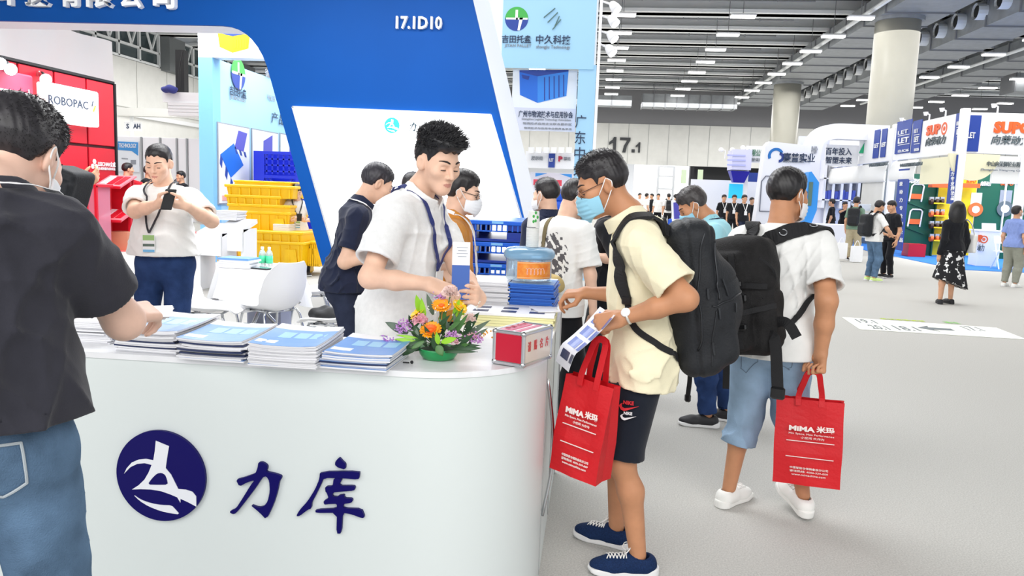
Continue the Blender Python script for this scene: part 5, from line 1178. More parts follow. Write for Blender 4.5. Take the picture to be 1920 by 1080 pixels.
for x0, x1, yt, ybm in ((1681, 1708, 230, 289), (1711, 1727, 228, 287), (1791, 1803, 214, 283)):
    m = MB(); boardX(m, x0, x1, yt, ybm, XS-.06, .02, -1); fo = m.build('flag', M_fl, cs)
    tS(fo, 'LET', x0+4, yt+28, x1-4, yt+38, M_fas, .02, 0., .085); tS(fo, 'LET', x0+4, yt+14, x1-5, yt+21, M_fas, .0, 0., .085)
    m = MB(); xx = x0+4; boardX(m, x0+3, x1-3, yt+25, yt+26, XS-.085, .01, -1); boardX(m, x0+3, x1-3, yt+42, yt+43, XS-.085, .01, -1); m.build('frame_line', M_fas, fo, kind='stuff')
    tS(fo, '13.1C16', x0+4, ybm-9, x1-4, ybm-4, M_fas, .02, 0., .085)
m = MB(); board(m, 1811, 216, 1833, 284, yc-.06, .02); fo = m.build('flag', M_fl, cs); tF(fo, 'LET', 1814, 248, 1828, 259, M_fas, .02, yc-.03)
for x0, x1, yt in ((1639, 1649, 245), (1653, 1662, 243)):
    m = MB(); boardX(m, x0, x1, yt, yt+52, XS-.06, .02, -1); fo = m.build('flag', M_fl, cs); tS(fo, 'LET', x0+1, yt+24, x1-1, yt+32, M_fas, .02, 0., .085)
a_ = np.linspace(-1.2, 1.2, 16); c = pX(1671, 257, XS-.06); MB().tube([c+np.array([0, -.25*math.cos(t), .25*math.sin(t)]) for t in a_], .03, 6).build('logo', M_gtx, cs)
def awning(ya, yb_, txt, tx0, tx1, lab='awning'):
    G = np.zeros((9, 2, 3)); zt = zf0-.05
    for i, t in enumerate(np.linspace(0, math.pi/2, 9)):
        for j, y in enumerate((ya, yb_)): G[i, j] = (XS-.05-.62*math.sin(t)*.35+.2*(1-math.cos(t)), y, zt-.62*(math.sin(t)))
    o = MB().grid(G, .03).build(lab, M_aw, cs, True)
    m = MB(); text_at(m, txt, tx0, 305, tx1, 312, XS-.26, th=.02, ax='X'); m.build('lettering', M_gtx, o); return o
awning(yb-.15, (yc+yb)/2+.25, '中山市向荣脚轮制造有限公司', 1688, 1729); awning(yd-.2, yb+.3, '中山市向荣脚轮有限公司', 1630, 1664)
MB().box((XS, (yc*.7+yb*.3), zf0-.42), (.06, (yb-yc)*.42, .72)).build('cream_panel', M_cr, cs); MB().box((XS, yb+1.6, 1.9), (.06, 2.0, 1.5)).build('cream_panel', M_panel, cs)
o = MB().box((XS+3.6, yc, zf0-.4), (5.6, .08, .7)).build('sub_fascia', M_aw, cs); tF(o, '中山向荣脚轮有限公司', 1850, 303, 1928, 313, M_gtx, .0, yc-.01); tF(o, 'Zhongshan Xiangrong Castor', 1838, 317, 1925, 322, M_gr, 0, yc-.01)
m = MB(); m.prism([(.62*math.cos(a), .68*math.sin(a)) for a in np.linspace(math.pi, 2*math.pi, 24)], (XS+.32, yc+.03, zf0-.02), X3, Z3, .09); m.build('round_corner', M_cr, cs)
for x0, x1, yt, ybm in ((1680, 1700, 318, 468), (1781, 1792, 292, 382)):
    m = MB(); boardX(m, x0, x1, yt, ybm, XS-.1, .03, -1); fo = m.build('side_banner', M_fl, cs)
    for k in range(9): 
        y = yt+(ybm-yt)*(.08+.1*k); m = MB(); text_at(m, '向荣动力专业脚轮品牌'[k], (x0+x1)/2-3, y-4, (x0+x1)/2+3, y+4, XS-.135, th=.01, ax='X'); m.build('lettering', M_fas, fo)
# inside
YI2 = yb-.3
for x0, x1, mt, nm in ((1690, 1742, M_gw2, 'green_panel'), (1742, 1772, M_yw, 'yellow_panel'), (1772, 1816, M_yw, 'yellow_panel'), (1816, 1868, M_gw2, 'green_panel'), (1870, 1925, M_gw2, 'green_panel')):
    m = MB(); board(m, x0, 326, x1, 478 if x0 < 1800 else 500, YI2, .05); m.build(nm, mt, cs)
for x in (1743, 1869): m = MB(); board(m, x-1.2, 326, x+1.2, 490, YI2-.06, .06); m.build('mullion', M_gw2 if x < 1800 else M_fas, cs)
for x0, x1 in ((1742, 1772), (1788, 1815)): m = MB(); board(m, x0-2, 344, x1+14, 352, YI2-.2, .3); m.build('orange_canopy', M_or, cs)
m = MB(); board(m, 1690, 456, 1722, 479, YI2-.4, .5); m.build('red_plinth', M_red, cs)
for t, x0, x1, y0, y1 in (('向荣动力', 1704, 1732, 335, 344), ('SUPO', 1812, 1830, 336, 343), ('向荣动力', 1838, 1858, 340, 349), ('SUPO', 1876, 1900, 341, 348)): tF(cs, t, x0, y0, x1, y1, M_fas if '向' in t else M_or, .03, YI2-.0, .2)
def cart(x, y, lab):
    c = pY(x, y, YI2-.08); t = root('trolley_picture', c-Z3*.45, lab, 'picture', 'trolley pictures on the green panel')
    m = MB(); m.tube([c+np.array(v) for v in ((-.22, 0, -.1), (-.18, 0, .38), (-.12, 0, .44), (.12, 0, .44), (.18, 0, .38), (.14, 0, -.1))], .025, 6); m.build('handle_bar', M_fas, t); MB().box(c+np.array([-.02, 0, .06]), (.34, .03, .16)).build('orange_box', M_org, t); MB().bar(c+np.array([-.25, 0, -.12]), c+np.array([.3, 0, -.32]), .03, .05).build('platform', M_gw2, t)
cart(1719, 372, 'upper orange and white trolley on the green panel'); cart(1716, 419, 'lower orange and white trolley on the green panel')
M_whl = mat('castor_dark', (70, 40, 20), .4)
for r_, y in enumerate((380, 403, 425, 449)):
    for x0, x1 in ((1742, 1771),): m = MB(); board(m, x0, y, x1, y+2.5, YI2-.06, .35); m.build('shelf', M_yw, cs)
    for k in range(3):
        c = pY(1746+10*k, y-4, YI2-.3); lb = 'castor wheel on the %s yellow shelf, %s' % (('top', 'second', 'third', 'lowest')[r_], ('left', 'middle', 'right')[k])
        t = root('caster', c-Z3*.13, lb, 'castor', 'castor wheels on the yellow shelves'); MB().cyl(c-X3*.04-Z3*.03, c+X3*.04-Z3*.03, .1, 14).build('wheel', M_whl if r_ % 2 == 0 else M_org, t); MB().box(c+Z3*.06, (.12, .1, .1)).build('fork', M_alu, t)
for x, y, s_ in ((1829, 386, .45), (1884, 384, .5)):
    c = pY(x, y, YI2-.06); t = root('castor_picture', c-Z3*s_, 'large castor picture on the %s green panel' % ('left' if x < 1850 else 'right'), 'picture'); m = MB()
    MB().box(c+Z3*s_*.45, (s_*.7, .02, s_*.9)).build('bracket', M_fas if x < 1850 else M_gr, t); MB().cyl(c-Z3*s_*.25-Y3*.02, c-Z3*s_*.25-Y3*.04, s_*.48, 24).build('wheel', M_org if x < 1850 else M_gtx, t); MB().cyl(c-Z3*s_*.25-Y3*.04, c-Z3*s_*.25-Y3*.05, s_*.25, 20).build('hub', M_fas, t)
m = MB(); m.prism([(XS-.15, yc-.9), (XS+8, yc-.9), (XS+8, yd+1), (XS-.15, yd+1)], (0, 0, .001), X3, Y3, .012); setp(m.build('floor_blue', mat('carpet_blue', (40, 120, 210), .95)), kind='structure')
t = root('white_podium', pz(1850, 500, 0), 'white podium with red target logo in front of the castor stand', 'podium'); yk = pz(1850, 500, 0)[1]
a, b_ = pY(1833, 470, yk), pY(1872, 470, yk); z1 = pY(1850, 434, yk)[2]; MB().box(((a[0]+b_[0])/2, yk+.25, z1/2), (b_[0]-a[0], .5, z1), bev=.01).build('podium_body', M_fas, t); MB().box(((a[0]+b_[0])/2, yk+.25, z1+.02), (b_[0]-a[0]+.06, .56, .04)).build('podium_top', M_fas, t)
tF(t, 'SUP', 1822, 440, 1842, 454, M_or, .04, yk); target(t, pY(1845, 449, yk-.01), X3, .105, M_or); tF(t, '动力', 1832, 458, 1845, 471, M_gtx, .01, yk)
MB().box(((a[0]+b_[0])/2+.05, yk+.2, z1+.12), (.36, .02, .2), rot('X', -15)).thing('price_card', M_poster, 'small printed card standing on the white podium', 'card')
c = pz(1880, 505, 0); t = root('folding_chair', c, 'white metal folding chair beside the white podium', 'chair')
for sx in (-.2, .2):
    MB().tube([c+np.array([sx, -.22, 0]), c+np.array([sx, .2, .85])], .018, 6).build('leg', M_fas, t); MB().tube([c+np.array([sx, .22, 0]), c+np.array([sx, -.15, .5])], .018, 6).build('leg', M_fas, t)
MB().box(c+np.array([0, 0, .46]), (.4, .38, .03)).build('seat', M_fas, t); MB().box(c+np.array([0, .19, .76]), (.4, .02, .2)).build('backrest', M_fas, t)
for i, (x, y) in enumerate(((1697, 222), (1742, 215), (1772, 213), (1870, 208))):
    p = pX(x, y+10, XS) if x < 1800 else pY(x, y+4, yc); t = root('clip_lamp', np.array([p[0], p[1], zf1]), 'small white clip lamp on the castor stand fascia, %s' % ('farthest', 'second farthest', 'beside the corner post', 'on the front side')[i], 'lamp', 'clip lamps on the castor stand'); p = np.array([p[0], p[1], zf1]); MB().tube([p, p+Z3*.16, p+np.array([-.15, -.1, .2])], .02, 6).build('arm', M_fas, t); MB().lathe([(.04, 0), (.07, .1)], p+np.array([-.15, -.1, .12]), 10).build('lamp_head', M_fas, t)
# ------------------------------------------------------------------ stands in the middle distance
YT = 27.0; M_lil = mat('tower_white', (238, 240, 250), .45); M_lin = mat('line_grey', (110, 114, 130), .6); M_cy = mat('screen_cyan', (40, 190, 235), .4, emit=.4); M_fb = mat('funnel_blue', (24, 20, 170), .4); M_bl = mat('accent_blue', (50, 150, 235), .4)
def wx(x, Y, y=330): return pY(x, y, Y)[0]
def wz(y, Y, x=1475): return pY(x, y, Y)[2]
t = root('white_tower', (wx(1475, YT), YT, 0), 'white rounded company tower with blue ring logo behind the backpack man', 'exhibition stand')
P = [(wx(1418, YT), 0), (wx(1424, YT), wz(395, YT)), (wx(1431, YT), wz(275, YT)), (wx(1438, YT), wz(266, YT)), (wx(1517, YT), wz(272, YT)), (wx(1520, YT), 0)]
tw = MB().prism(P, (0, YT+.6, 0), X3, Z3, .6).build('tower_body', M_lil, t)
for a, b_ in (((1424, 396), (1428, 340)), ((1428, 340), (1436, 330)), ((1436, 330), (1500, 333)), ((1424, 396), (1500, 398))): p0, p1 = pY(*a, YT-.02), pY(*b_, YT-.02); MB().bar(p0, p1, .03, .03, up=(0, 1, 0)).build('line', M_lin, tw)
for a0, a1, r0, r1, mt in ((.5, 3.6, .17, .26, mat('ring_blue', (20, 110, 190), .5)), (-1.6, 1.5, .08, .17, mat('ring_navy', (30, 60, 140), .5))):
    c = pY(1455 if r1 > .2 else 1461, 292 if r1 > .2 else 295, YT-.02); MB().grid(np.array([[c+rr*(X3*math.cos(a)+Z3*math.sin(a)) for a in np.linspace(a0, a1, 20)] for rr in (r0, r1)]), .03).build('logo', mt, tw)
m = MB(); text_at(m, '赛普实业', 1468, 287, 1528, 304, YT-.02, th=.03, bold=.015); m.build('lettering', M_ink2, tw); m = MB(); text_at(m, 'SAIPU INDUSTRIAL', 1468, 302, 1508, 305, YT-.02, th=.02); m.build('lettering', M_gr, tw)
m = MB(); m.prism([(wx(x, YT-1.2), wz(y, YT-1.2)) for x, y in ((1516, 322), (1521, 320), (1537, 340), (1537, 392), (1528, 420), (1516, 420))], (0, YT-.6, 0), X3, Z3, .6); m.build('blue_fin', M_bl, t)
MB().box((wx(1522, YT-1.22), YT-1.22, wz(362, YT-1.2)), (.12, .02, .75)).build('screen', mat('screen_green', (90, 120, 110), .3), t)
YR = 29.0; t = root('arch_stand', (wx(1580, YR), YR, 0), 'white arched trade stand with black slogan sign', 'exhibition stand')
P = resample([(wx(1516, YR), 0, 2.2), (wx(1514, YR), 0, wz(300, YR)), (wx(1520, YR), 0, wz(262, YR)), (wx(1545, YR), 0, wz(247, YR)), (wx(1590, YR), 0, wz(246, YR)), (wx(1650, YR), 0, wz(247, YR))], 30)
m = MB(); m.ribbon(P+np.array([0, YR, 0]), np.tile([0, -1., 0], (30, 1)), .55, .5); m.build('arch', M_lil, t)
m = MB(); board(m, 1545, 272, 1606, 311, YR+.2, .1); o = m.build('slogan_board', M_fas, t)
for tt_, y0, y1, x1 in (('百年投入', 277, 291, 1597), ('智塑未来', 294, 307, 1597)): m = MB(); text_at(m, tt_, 1548, y0, x1, y1, YR+.09, th=.02, bold=.01); m.build('lettering', M_ink2, o)
m = MB(); text_at(m, '股份', 1517, 274, 1533, 288, YR-.52, th=.02); m.build('lettering', M_gr, t)
m = MB(); board(m, 1609, 256, 1650, 293, YR-.1, .1); o = m.build('green_logo_board', M_fas, t); c = pY(1629, 274, YR-.22)
for s_ in (-.12, .12): MB().prism([(-.2+s_, -.25), (-.02+s_, -.25), (.2+s_, .25), (.02+s_, .25)], c, X3, Z3, .02).build('logo', mat('logo_teal', (30, 170, 120), .5), o)
MB().box((wx(1588, 33), 33, 2.1), (4.0, .2, 4.2)).build('back_wall', mat('stand_lilac', (226, 230, 248), .5), t)
for x in (1545, 1562, 1578, 1594, 1610): MB().box((wx(x, 32.5), 32.6, 2.3), (.1, .6, 1.9)).build('shelf_upright', M_lil, t)
for y in (332, 372): MB().box((wx(1578, 32.5), 32.6, wz(y, 32.5)), (1.6, .6, .05)).build('shelf', M_lil, t)
for k in range(9):
    x = 1552+6.6*k; MB().box((wx(x, 32.3), 32.4, wz(371, 32.4)+.18), (.12, .12, .3+.06*(k % 3))).thing('boxed_product', mat('product_blue', (60, 80, 180), .5), ORD[k].capitalize()+' small blue product from the left on the arched stand shelf', 'product', 'blue products on the far shelves')
t = root('literature_stand', pz(1612, 470, 0), 'grey wire literature stand full of leaflets by the arched stand', 'rack'); c = pz(1612, 470, 0)
for sx in (-.3, .3): MB().tube([c+np.array([sx, 0, 0]), c+np.array([sx, .3, 1.6])], .02, 6).build('upright', M_alu, t)
for k in range(4): MB().box(c+np.array([0, .1+.06*k, .55+.3*k]), (.62, .04, .22), rot('X', 15)).build('leaflet_row', M_poster, t)
MB().box((wx(1556, 26), 25.6, .45), (1.3, .5, .9), bev=.02).thing('display_counter', M_lil, 'low white display counter behind the woman in a black dress', 'counter')
# lilac box, funnel and cyan screen
YQ = 30.0; t = root('funnel_stand', (wx(1382, YQ), YQ, 0), 'stand with lilac cube header above a dark blue funnel', 'exhibition stand')
def bb_(n, x0, y0, x1, y1, mt, Y=YQ, th=.1): m = MB(); board(m, x0, y0, x1, y1, Y, th); return m.build(n, mt, t)
o = bb_('header_cube', 1363, 283, 1398, 320, mat('cube_lilac', (212, 214, 246), .5), th=1.0)
for k in range(3): m = MB(); board(m, 1363, 290+9*k, 1398, 293+9*k, YQ-1.01, .02); m.build('band', mat('band_lilac', (180, 186, 240), .5), o)
za, zb2 = wz(322, YQ, 1382), wz(343, YQ, 1382); w1, w0 = (wx(1398, YQ)-wx(1363, YQ))/2, (wx(1390, YQ)-wx(1370, YQ))/2; cx = wx(1380, YQ)
m = MB(); m.add([(cx+sx*w_, YQ-.5+sy*w_, z) for w_, z in ((w0, zb2), (w1, za)) for sx, sy in ((-1, -1), (1, -1), (1, 1), (-1, 1))], [(3, 2, 1, 0), (4, 5, 6, 7)]+[(i, (i+1) % 4, 4+(i+1) % 4, 4+i) for i in range(4)]); m.build('funnel', M_fb, t)
bb_('screen', 1365, 345, 1392, 372, M_cy); bb_('blue_strip', 1398, 324, 1421, 341, M_fl); bb_('back_panel', 1290, 338, 1421, 420, M_lil, YQ+1.5, .1)
MB().box((wx(1396, YQ), YQ-.3, 1.4), (.14, .14, 2.8)).build('post', M_fas, t)
m = MB(); board(m, 1397, 274, 1432, 305, YQ-.2, .1); o = m.build('name_board', M_fas, t); m = MB(); text_at(m, '有限公司', 1401, 280, 1433, 293, YQ-.32, th=.02, bold=.01); m.build('lettering', mat('letter_green', (60, 120, 90), .5), o); m = MB(); text_at(m, '橡塑采购', 1401, 296, 1430, 303, YQ-.32, th=.02, bold=.0); m.build('lettering', M_gtx, o)
for i, (x, y) in enumerate(((1352, 281), (1373, 281), (1393, 277))): p = pY(x, y, YQ-.6); e = pY(x+8, y+1, YQ-.6); t2 = root('arm_lamp', p, 'white arm lamp above the lilac cube, %s' % ('left', 'middle', 'right')[i], 'lamp', 'arm lamps on the lilac cube'); MB().tube([p, e, e-Z3*.3], .02, 6).build('arm', M_fas, t2); MB().sph(p, .09, 10).build('lamp_head', M_fas, t2, True)
for x, lab in ((1281, 'left pale green banner hanging in the far opening'), (1312, 'right pale green banner hanging in the far opening')): m = MB(); board(m, x-5, 318, x+5, 344, 55, .04); m.thing('hanging_banner', mat('banner_green', (214, 232, 200), .6), lab, 'banner')
# stands seen below the white hanging banner
YU = 24.0; t = root('distant_stand', (wx(1030, YU), YU, 0), 'white distant stand with dark blue sign under the hanging banner', 'exhibition stand')
m = MB(); board(m, 985, 285, 1078, 316, YU, .1); fa = m.build('fascia', M_fas, t)
for k in range(6): m = MB(); board(m, 992+14.0*k, 277, 1002+14.0*k, 288, YU-.2, .3); m.build('cube', M_fas, t)
m = MB(); board(m, 1028, 288, 1040, 314, YU-.12, .03); o = m.build('sign', M_fl, t); m = MB(); text_at(m, 'LET', 1030, 297, 1038, 303, YU-.16, th=.02); m.build('lettering', M_fas, o)
m = MB(); text_at(m, 'P', 1047, 293, 1055, 303, YU-.12, th=.03, bold=.06); m.build('logo', mat('logo_crimson', (190, 30, 70), .5), fa); m = MB(); text_at(m, '鹏远', 1057, 294, 1070, 301, YU-.12, th=.02); text_at(m, '展示柜', 996, 293, 1018, 301, YU-.12, th=.02); m.build('lettering', M_gr, fa)
m = MB(); board(m, 990, 324, 1070, 452, YU+.5, .1); m.build('back_wall', M_lil, t); m = MB(); board(m, 1000, 337, 1053, 348, YU-.1, .04); o = m.build('red_banner', mat('banner_red', (226, 70, 90), .5), t); m = MB(); text_at(m, '物流装备展示', 1006, 340, 1046, 345, YU-.15, th=.02); m.build('lettering', M_fas, o)
for x0, x1, s_ in ((1003, 1025, 1), (1048, 1072, -1)): m = MB(); m.prism([(wx(x0, YU), wz(325, YU, 1030)), (wx(x1, YU), wz(325, YU, 1030)), (wx(x0 if s_ > 0 else x1, YU), wz(332, YU, 1030))], (0, YU+.2, 0), X3, Z3, .05); m.build('blue_wave', M_bl, t)
for z_, lab in ((368, 'upper'), (388, 'lower')):
    p = pY(1044, z_, 22.5); V, Q = mesh_sdf(lambda P: smax(ell(P, p, (.22, .2, .24)), -(P[:, 2]-p[2]+.13), .03), p-.35, p+.35, .025); setp(mk('blue_basket', V, Q, M_pblue), '%s royal blue bowl shaped basket on the distant stand' % lab, 'basket')
m = MB(); 
p = pY(1044, 350, 22.7); m.tube([np.array([p[0], 22.75, 0]), np.array([p[0], 22.75, p[2]])], .03, 8); m.thing('basket_pole', M_alu, 'thin pole holding the blue baskets on the distant stand', 'pole')
# floor sticker
c4 = [pz(x, y, 0) for x, y in ((1578, 595), (1612, 618), (1925, 637), (1868, 615))]
st_ = root('floor_sticker', (c4[0]+c4[2])/2, 'long white direction sticker with arrow on the grey floor', 'floor sign')
m = MB(); m.add([p+Z3*.002 for p in c4]+[p+Z3*.005 for p in c4], [(0, 1, 2, 3), (7, 6, 5, 4)]+[(i, 4+i, 4+(i+1) % 4, (i+1) % 4) for i in range(4)]); m.build('sheet', mat('sticker_white', (244, 246, 236), .5), st_)
ex = (c4[2]-c4[1]); Lx = np.linalg.norm(ex); ex /= Lx; ey = c4[0]-c4[1]; Ly = np.linalg.norm(ey-ex*(ey@ex)); ey = np.cross(Z3, ex)
for tt_, u, v, w_, h_ in (('19.1', .13, .72, .12, .3), ('20.1', .15, .25, .11, .32), ('18.1', .33, .3, .14, .34), ('17.1', .80, .62, .10, .34)):
    m = MB(); m.text(tt_, c4[1]+ex*u*Lx+ey*v*Ly+(c4[0]-c4[1])@ex*ex*v+Z3*.006, ex, ey, h=h_*Ly, w=w_*Lx, th=.002, bold=.01); m.build('lettering', M_gtx, st_)
o_ = c4[1]+ex*.42*Lx+(c4[0]-c4[1])*.42+Z3*.006; m = MB(); m.prism([(0, 0), (.1*Lx, .22*Ly), (.08*Lx, .08*Ly), (.22*Lx, .07*Ly), (.22*Lx, -.07*Ly), (.08*Lx, -.08*Ly), (.1*Lx, -.22*Ly)], o_, ex, ey, .002); m.build('arrow', M_gtx, st_)
m = MB(); m.text('展馆连接通道', c4[0]+ex*.42*Lx+ey*.07*Ly+Z3*.004, ex, ey, h=.1*Ly, w=.3*Lx, th=.002); m.build('lettering', mat('sticker_lime', (190, 214, 60), .5), st_); m = MB(); m.text('通往', c4[0]+ex*.75*Lx+ey*.08*Ly+Z3*.004, ex, ey, h=.16*Ly, w=.1*Lx, th=.002); m.build('lettering', mat('sticker_green', (150, 214, 120), .5), st_)
# ------------------------------------------------------------------ jug, cups, card box, flowers on the counter
pj = pY(990, 545, 3.86); zb = HT+.0078*21+.012
M_pet = mat('jug_plastic', (196, 224, 240), .08, trans=.55, alpha=.62); M_dome = mat('jug_blue', (150, 200, 238), .12, trans=.3, alpha=.92)
t = root('water_jug', (pj[0], 3.86, zb), 'upturned half of a blue water jug with an orange label on the brochures', 'jug'); c = (pj[0], 3.86, zb)
MB().lathe([(.112, 0), (.115, .01), (.115, .10), (.119, .108)], c, 40).build('jug_body', M_pet, t, True)
MB().lathe([(.119, .104), (.127, .113), (.130, .128), (.126, .143), (.113, .155), (.08, .161), (.02, .163)], c, 40).build('jug_shoulder', M_dome, t, True)
G = np.array([[(c[0]+.1165*math.cos(a), c[1]+.1165*math.sin(a), zb+z) for a in np.linspace(-2.0, -.35, 20)] for z in (.012, .095)]).transpose(1, 0, 2)
lb = MB().grid(G, .0006).build('label', mat('label_orange', (240, 124, 40), .4, noise=.14, nscale=40, c2=(250, 168, 70)), t, True)
m = MB(); cw_ = lambda a, z: (c[0]+.1176*math.cos(a), c[1]+.1176*math.sin(a), zb+z)
m.tube([cw_(-1.62+.8*u+.05*math.sin(u*34), .05+.016*math.cos(u*34)) for u in np.linspace(0, 1, 120)], .0011, 5); m.build('script_print', mat('label_pink', (250, 214, 206), .4), lb)
for z in (.016, .088): MB().grid(np.array([[(c[0]+.1172*math.cos(a), c[1]+.1172*math.sin(a), zb+z+d) for a in np.linspace(-2.0, -.35, 20)] for d in (0, .004)]).transpose(1, 0, 2), .0004).build('label_line', mat('label_pale', (250, 200, 140), .4), lb)
t = root('cup_stack', (c[0]+.012, 3.86, zb+.163), 'tall stack of white paper cups standing on the upturned jug', 'cups'); m = MB(); prof = []
for k in range(13): z = .163+.0075*k; prof += [(.031, z), (.0325, z+.001), (.0325, z+.004), (.031, z+.0045)]
m.lathe(prof, (c[0]+.012, 3.86, zb), 24); m.build('lower_cups', mat('cup_white', (240, 242, 240), .6), t); MB().lathe([(.0325, .262), (.0325, .264), (.027, .34), (.0265, .341)], (c[0]+.014, 3.86, zb), 24).build('top_cup', mat('cup_white', (240, 242, 240), .6), t, True)
for k in range(5): a = -1.2+.35*(k % 3)-.3; MB().sph((c[0]+.014+.03*math.cos(a), 3.86+.03*math.sin(a), zb+.29+.014*(k//2)+.004*k), .006, 8, squash=(1, 1, 1.4)).build('leaf_print', M_green, t)
# aluminium card box
bx = root('card_box', (-.245, 2.7, HT), 'small aluminium framed business card box with a red front panel', 'card box')
RB = rot('Z', -24); wB, dB, hB = .128, .215, .124; _c = pz(981, 692, HT); oB = np.array([_c[0], _c[1], HT+.003])-RB@np.array([wB/2, -dB/2, 0])
Wb = lambda x, y, z: oB+RB@np.array([x, y, z])
M_redp = mat('panel_crimson', (190, 14, 48), .3); M_clr = mat('panel_clear', (240, 226, 216), .15, alpha=.75)
MB().box(Wb(0, -dB/2+.004, hB/2), (wB-.02, .004, hB-.02), RB).build('front_panel', M_redp, bx); MB().box(Wb(0, dB/2-.004, hB/2), (wB-.02, .004, hB-.02), RB).build('back_panel', M_clr, bx); MB().box(Wb(-wB/2+.004, 0, hB/2), (.004, dB-.02, hB-.02), RB).build('side_panel', M_clr, bx)
sp = MB().box(Wb(wB/2-.004, 0, hB/2), (.004, dB-.02, hB-.02), RB).build('side_panel', M_clr, bx); MB().box(Wb(0, 0, .003), (wB, dB, .005), RB).build('base', M_alu, bx)
for sx in (-1, 1):
    for sy in (-1, 1): MB().box(Wb(sx*(wB/2-.006), sy*(dB/2-.006), hB/2), (.014, .014, hB), RB, bev=.004).build('edge_profile', M_alu, bx)
    for z in (.007, hB-.007): MB().box(Wb(sx*(wB/2-.006), 0, z), (.014, dB, .014), RB, bev=.004).build('edge_profile', M_alu, bx)
for sy in (-1, 1):
    for z in (.007, hB-.007): MB().box(Wb(0, sy*(dB/2-.006), z), (wB, .014, .014), RB, bev=.004).build('edge_profile', M_alu, bx)
for sx in (-1, 1):
    for sy in (-1, 1):
        for z in (.008, hB-.008): MB().sph(Wb(sx*(wB/2-.007), sy*(dB/2-.007), z), .0115, 12).build('corner_cap', M_chrome, bx, True)
for x0, x1 in ((-.05, -.008), (.012, .03), (.036, .05)): MB().box(Wb((x0+x1)/2, .0, hB-.004), (x1-x0, dB-.05, .004), RB).build('top_strip', mat('panel_rose', (222, 120, 150), .3) if x0 < .03 else M_covw, bx)
MB().box(Wb(.0, 0, hB-.007), (wB-.02, dB-.02, .003), RB).build('top_panel', M_covw, bx)
for i, ch in enumerate('请赐名片'):
    m = MB(); m.text(ch, Wb(wB/2-.001, -.066+.044*i, hB*.56), RB@Y3, Z3, h=.036, w=.022, th=.001, bold=.01); m.build('lettering', mat('card_red', (206, 60, 60), .4), sp)
    if i < 4: m = MB(); m.text(ch, Wb(-.03, -.06+.04*i, hB+.001), RB@(-Y3)*-1, RB@(-X3), h=.02, w=.02, th=.001, bold=.01); m.build('lettering', M_redp, bx)
for k in range(4): MB().box(Wb(.01, -.03+.02*k, .009+.0015*k), (.054, .09, .0012), rot('Z', 25*k)).build('card', M_covw, bx)
# flowers
fc = np.array(pz(822, 672, HT)); fc[2] = HT
fa = root('flower_arrangement', fc, 'low flower arrangement with gerberas and carnations in a green plastic bowl', 'flowers')
MB().lathe([(.05, 0), (.056, .003), (.068, .018), (.0735, .034), (.0745, .040), (.071, .041), (.064, .034)], fc, 40).build('bowl', mat('bowl_green', (36, 150, 84), .3), fa, True); MB().lathe([(.001, .03), (.067, .034), (.0, .05)], fc, 20).build('foam', mat('foam_dark', (30, 56, 36), .9), fa)
Fw = lambda x, y, d=0.: pY(x, y, fc[1]+d)
pxm = fc[1]/F
def leafm(b, tip, w_, mt, n=7, bend=.2, nm='leaf'):
    b = np.array(b, float); tip = np.array(tip, float); d = tip-b; L = np.linalg.norm(d); d /= L; s_ = np.cross(d, np.array([0.15, -1, .35])); s_ /= np.linalg.norm(s_); n_ = np.cross(s_, d)
    G = np.zeros((n, 3, 3))
    for i, u in enumerate(np.linspace(0, 1, n)):
        ww = w_*math.sin(math.pi*min(1, .06+u*.94))**.8*(1-.25*u); cc = b+d*L*u+n_*L*bend*u*(1-u)
        for j, v in enumerate((-1, 0, 1)): G[i, j] = cc+s_*ww*v*.5+n_*(abs(v)*.12*w_)
    MB().grid(G, .0009).build(nm, mt, fa, True)
M_lf = [mat('leaf_dark', (44, 78, 46), .4), mat('leaf_mid', (74, 118, 60), .4), mat('leaf_lime', (150, 206, 50), .4), mat('leaf_grey', (98, 116, 98), .5)]
base = fc+Z3*.045
def stem(p): MB().tube(resample([base+RNG.normal(0, .018, 3)*np.array([1, 1, .1]), (base+np.array(p))/2+Z3*.01, p], 8), .0022, 6).build('stem', M_lf[1], fa, True)
def rays(c, nrm, r, n, ln, w_, mt, nm, cup=.2, layers=2, curl=0.):
    Mx = frame(nrm); o = None; m = MB()
    for l in range(layers):
        for k in range(n):
            a = 2*math.pi*(k+.5*l)/n+RNG.normal(0, .04); rr = r*(1-.22*l); up = cup+.28*l
            d = np.array([math.cos(a), math.sin(a), 0]); s_ = np.array([-math.sin(a), math.cos(a), 0]); G = np.zeros((4, 3, 3))
            for i, u in enumerate((.12, .5, .85, 1.)):
                ww = w_*(.6, 1.0, .9, .35)[i]
                for j, v in enumerate((-.5, 0, .5)): G[i, j] = Mx@(d*rr*u+s_*ww*v+np.array([0, 0, rr*(up*u-curl*u*u)+abs(v)*.15*w_]))+c
            m.grid(G, .0005)
    return m.build(nm, mt, fa, True, kind='stuff')
M_y, M_o, M_yo = mat('petal_yellow', (252, 206, 22), .5), mat('petal_orange', (250, 110, 30), .5), mat('petal_amber', (252, 170, 30), .5)
M_pk, M_pk2, M_li, M_lil2 = mat('petal_pink', (244, 182, 196), .55), mat('petal_blush', (246, 218, 210), .55), mat('petal_lilac', (206, 150, 214), .6), mat('petal_mauve', (186, 128, 206), .6)
def gerbera(x, y, d, r, nrm, mt, mc): p = Fw(x, y, d); stem(p); rays(p, nrm, r, 20, r, r*.28, mt, 'gerbera', .25, 2, .1); MB().sph(p+np.array(nrm)*r*.12, r*.34, 12, squash=(1, 1, .6)).build('flower_centre', mc, fa, True)
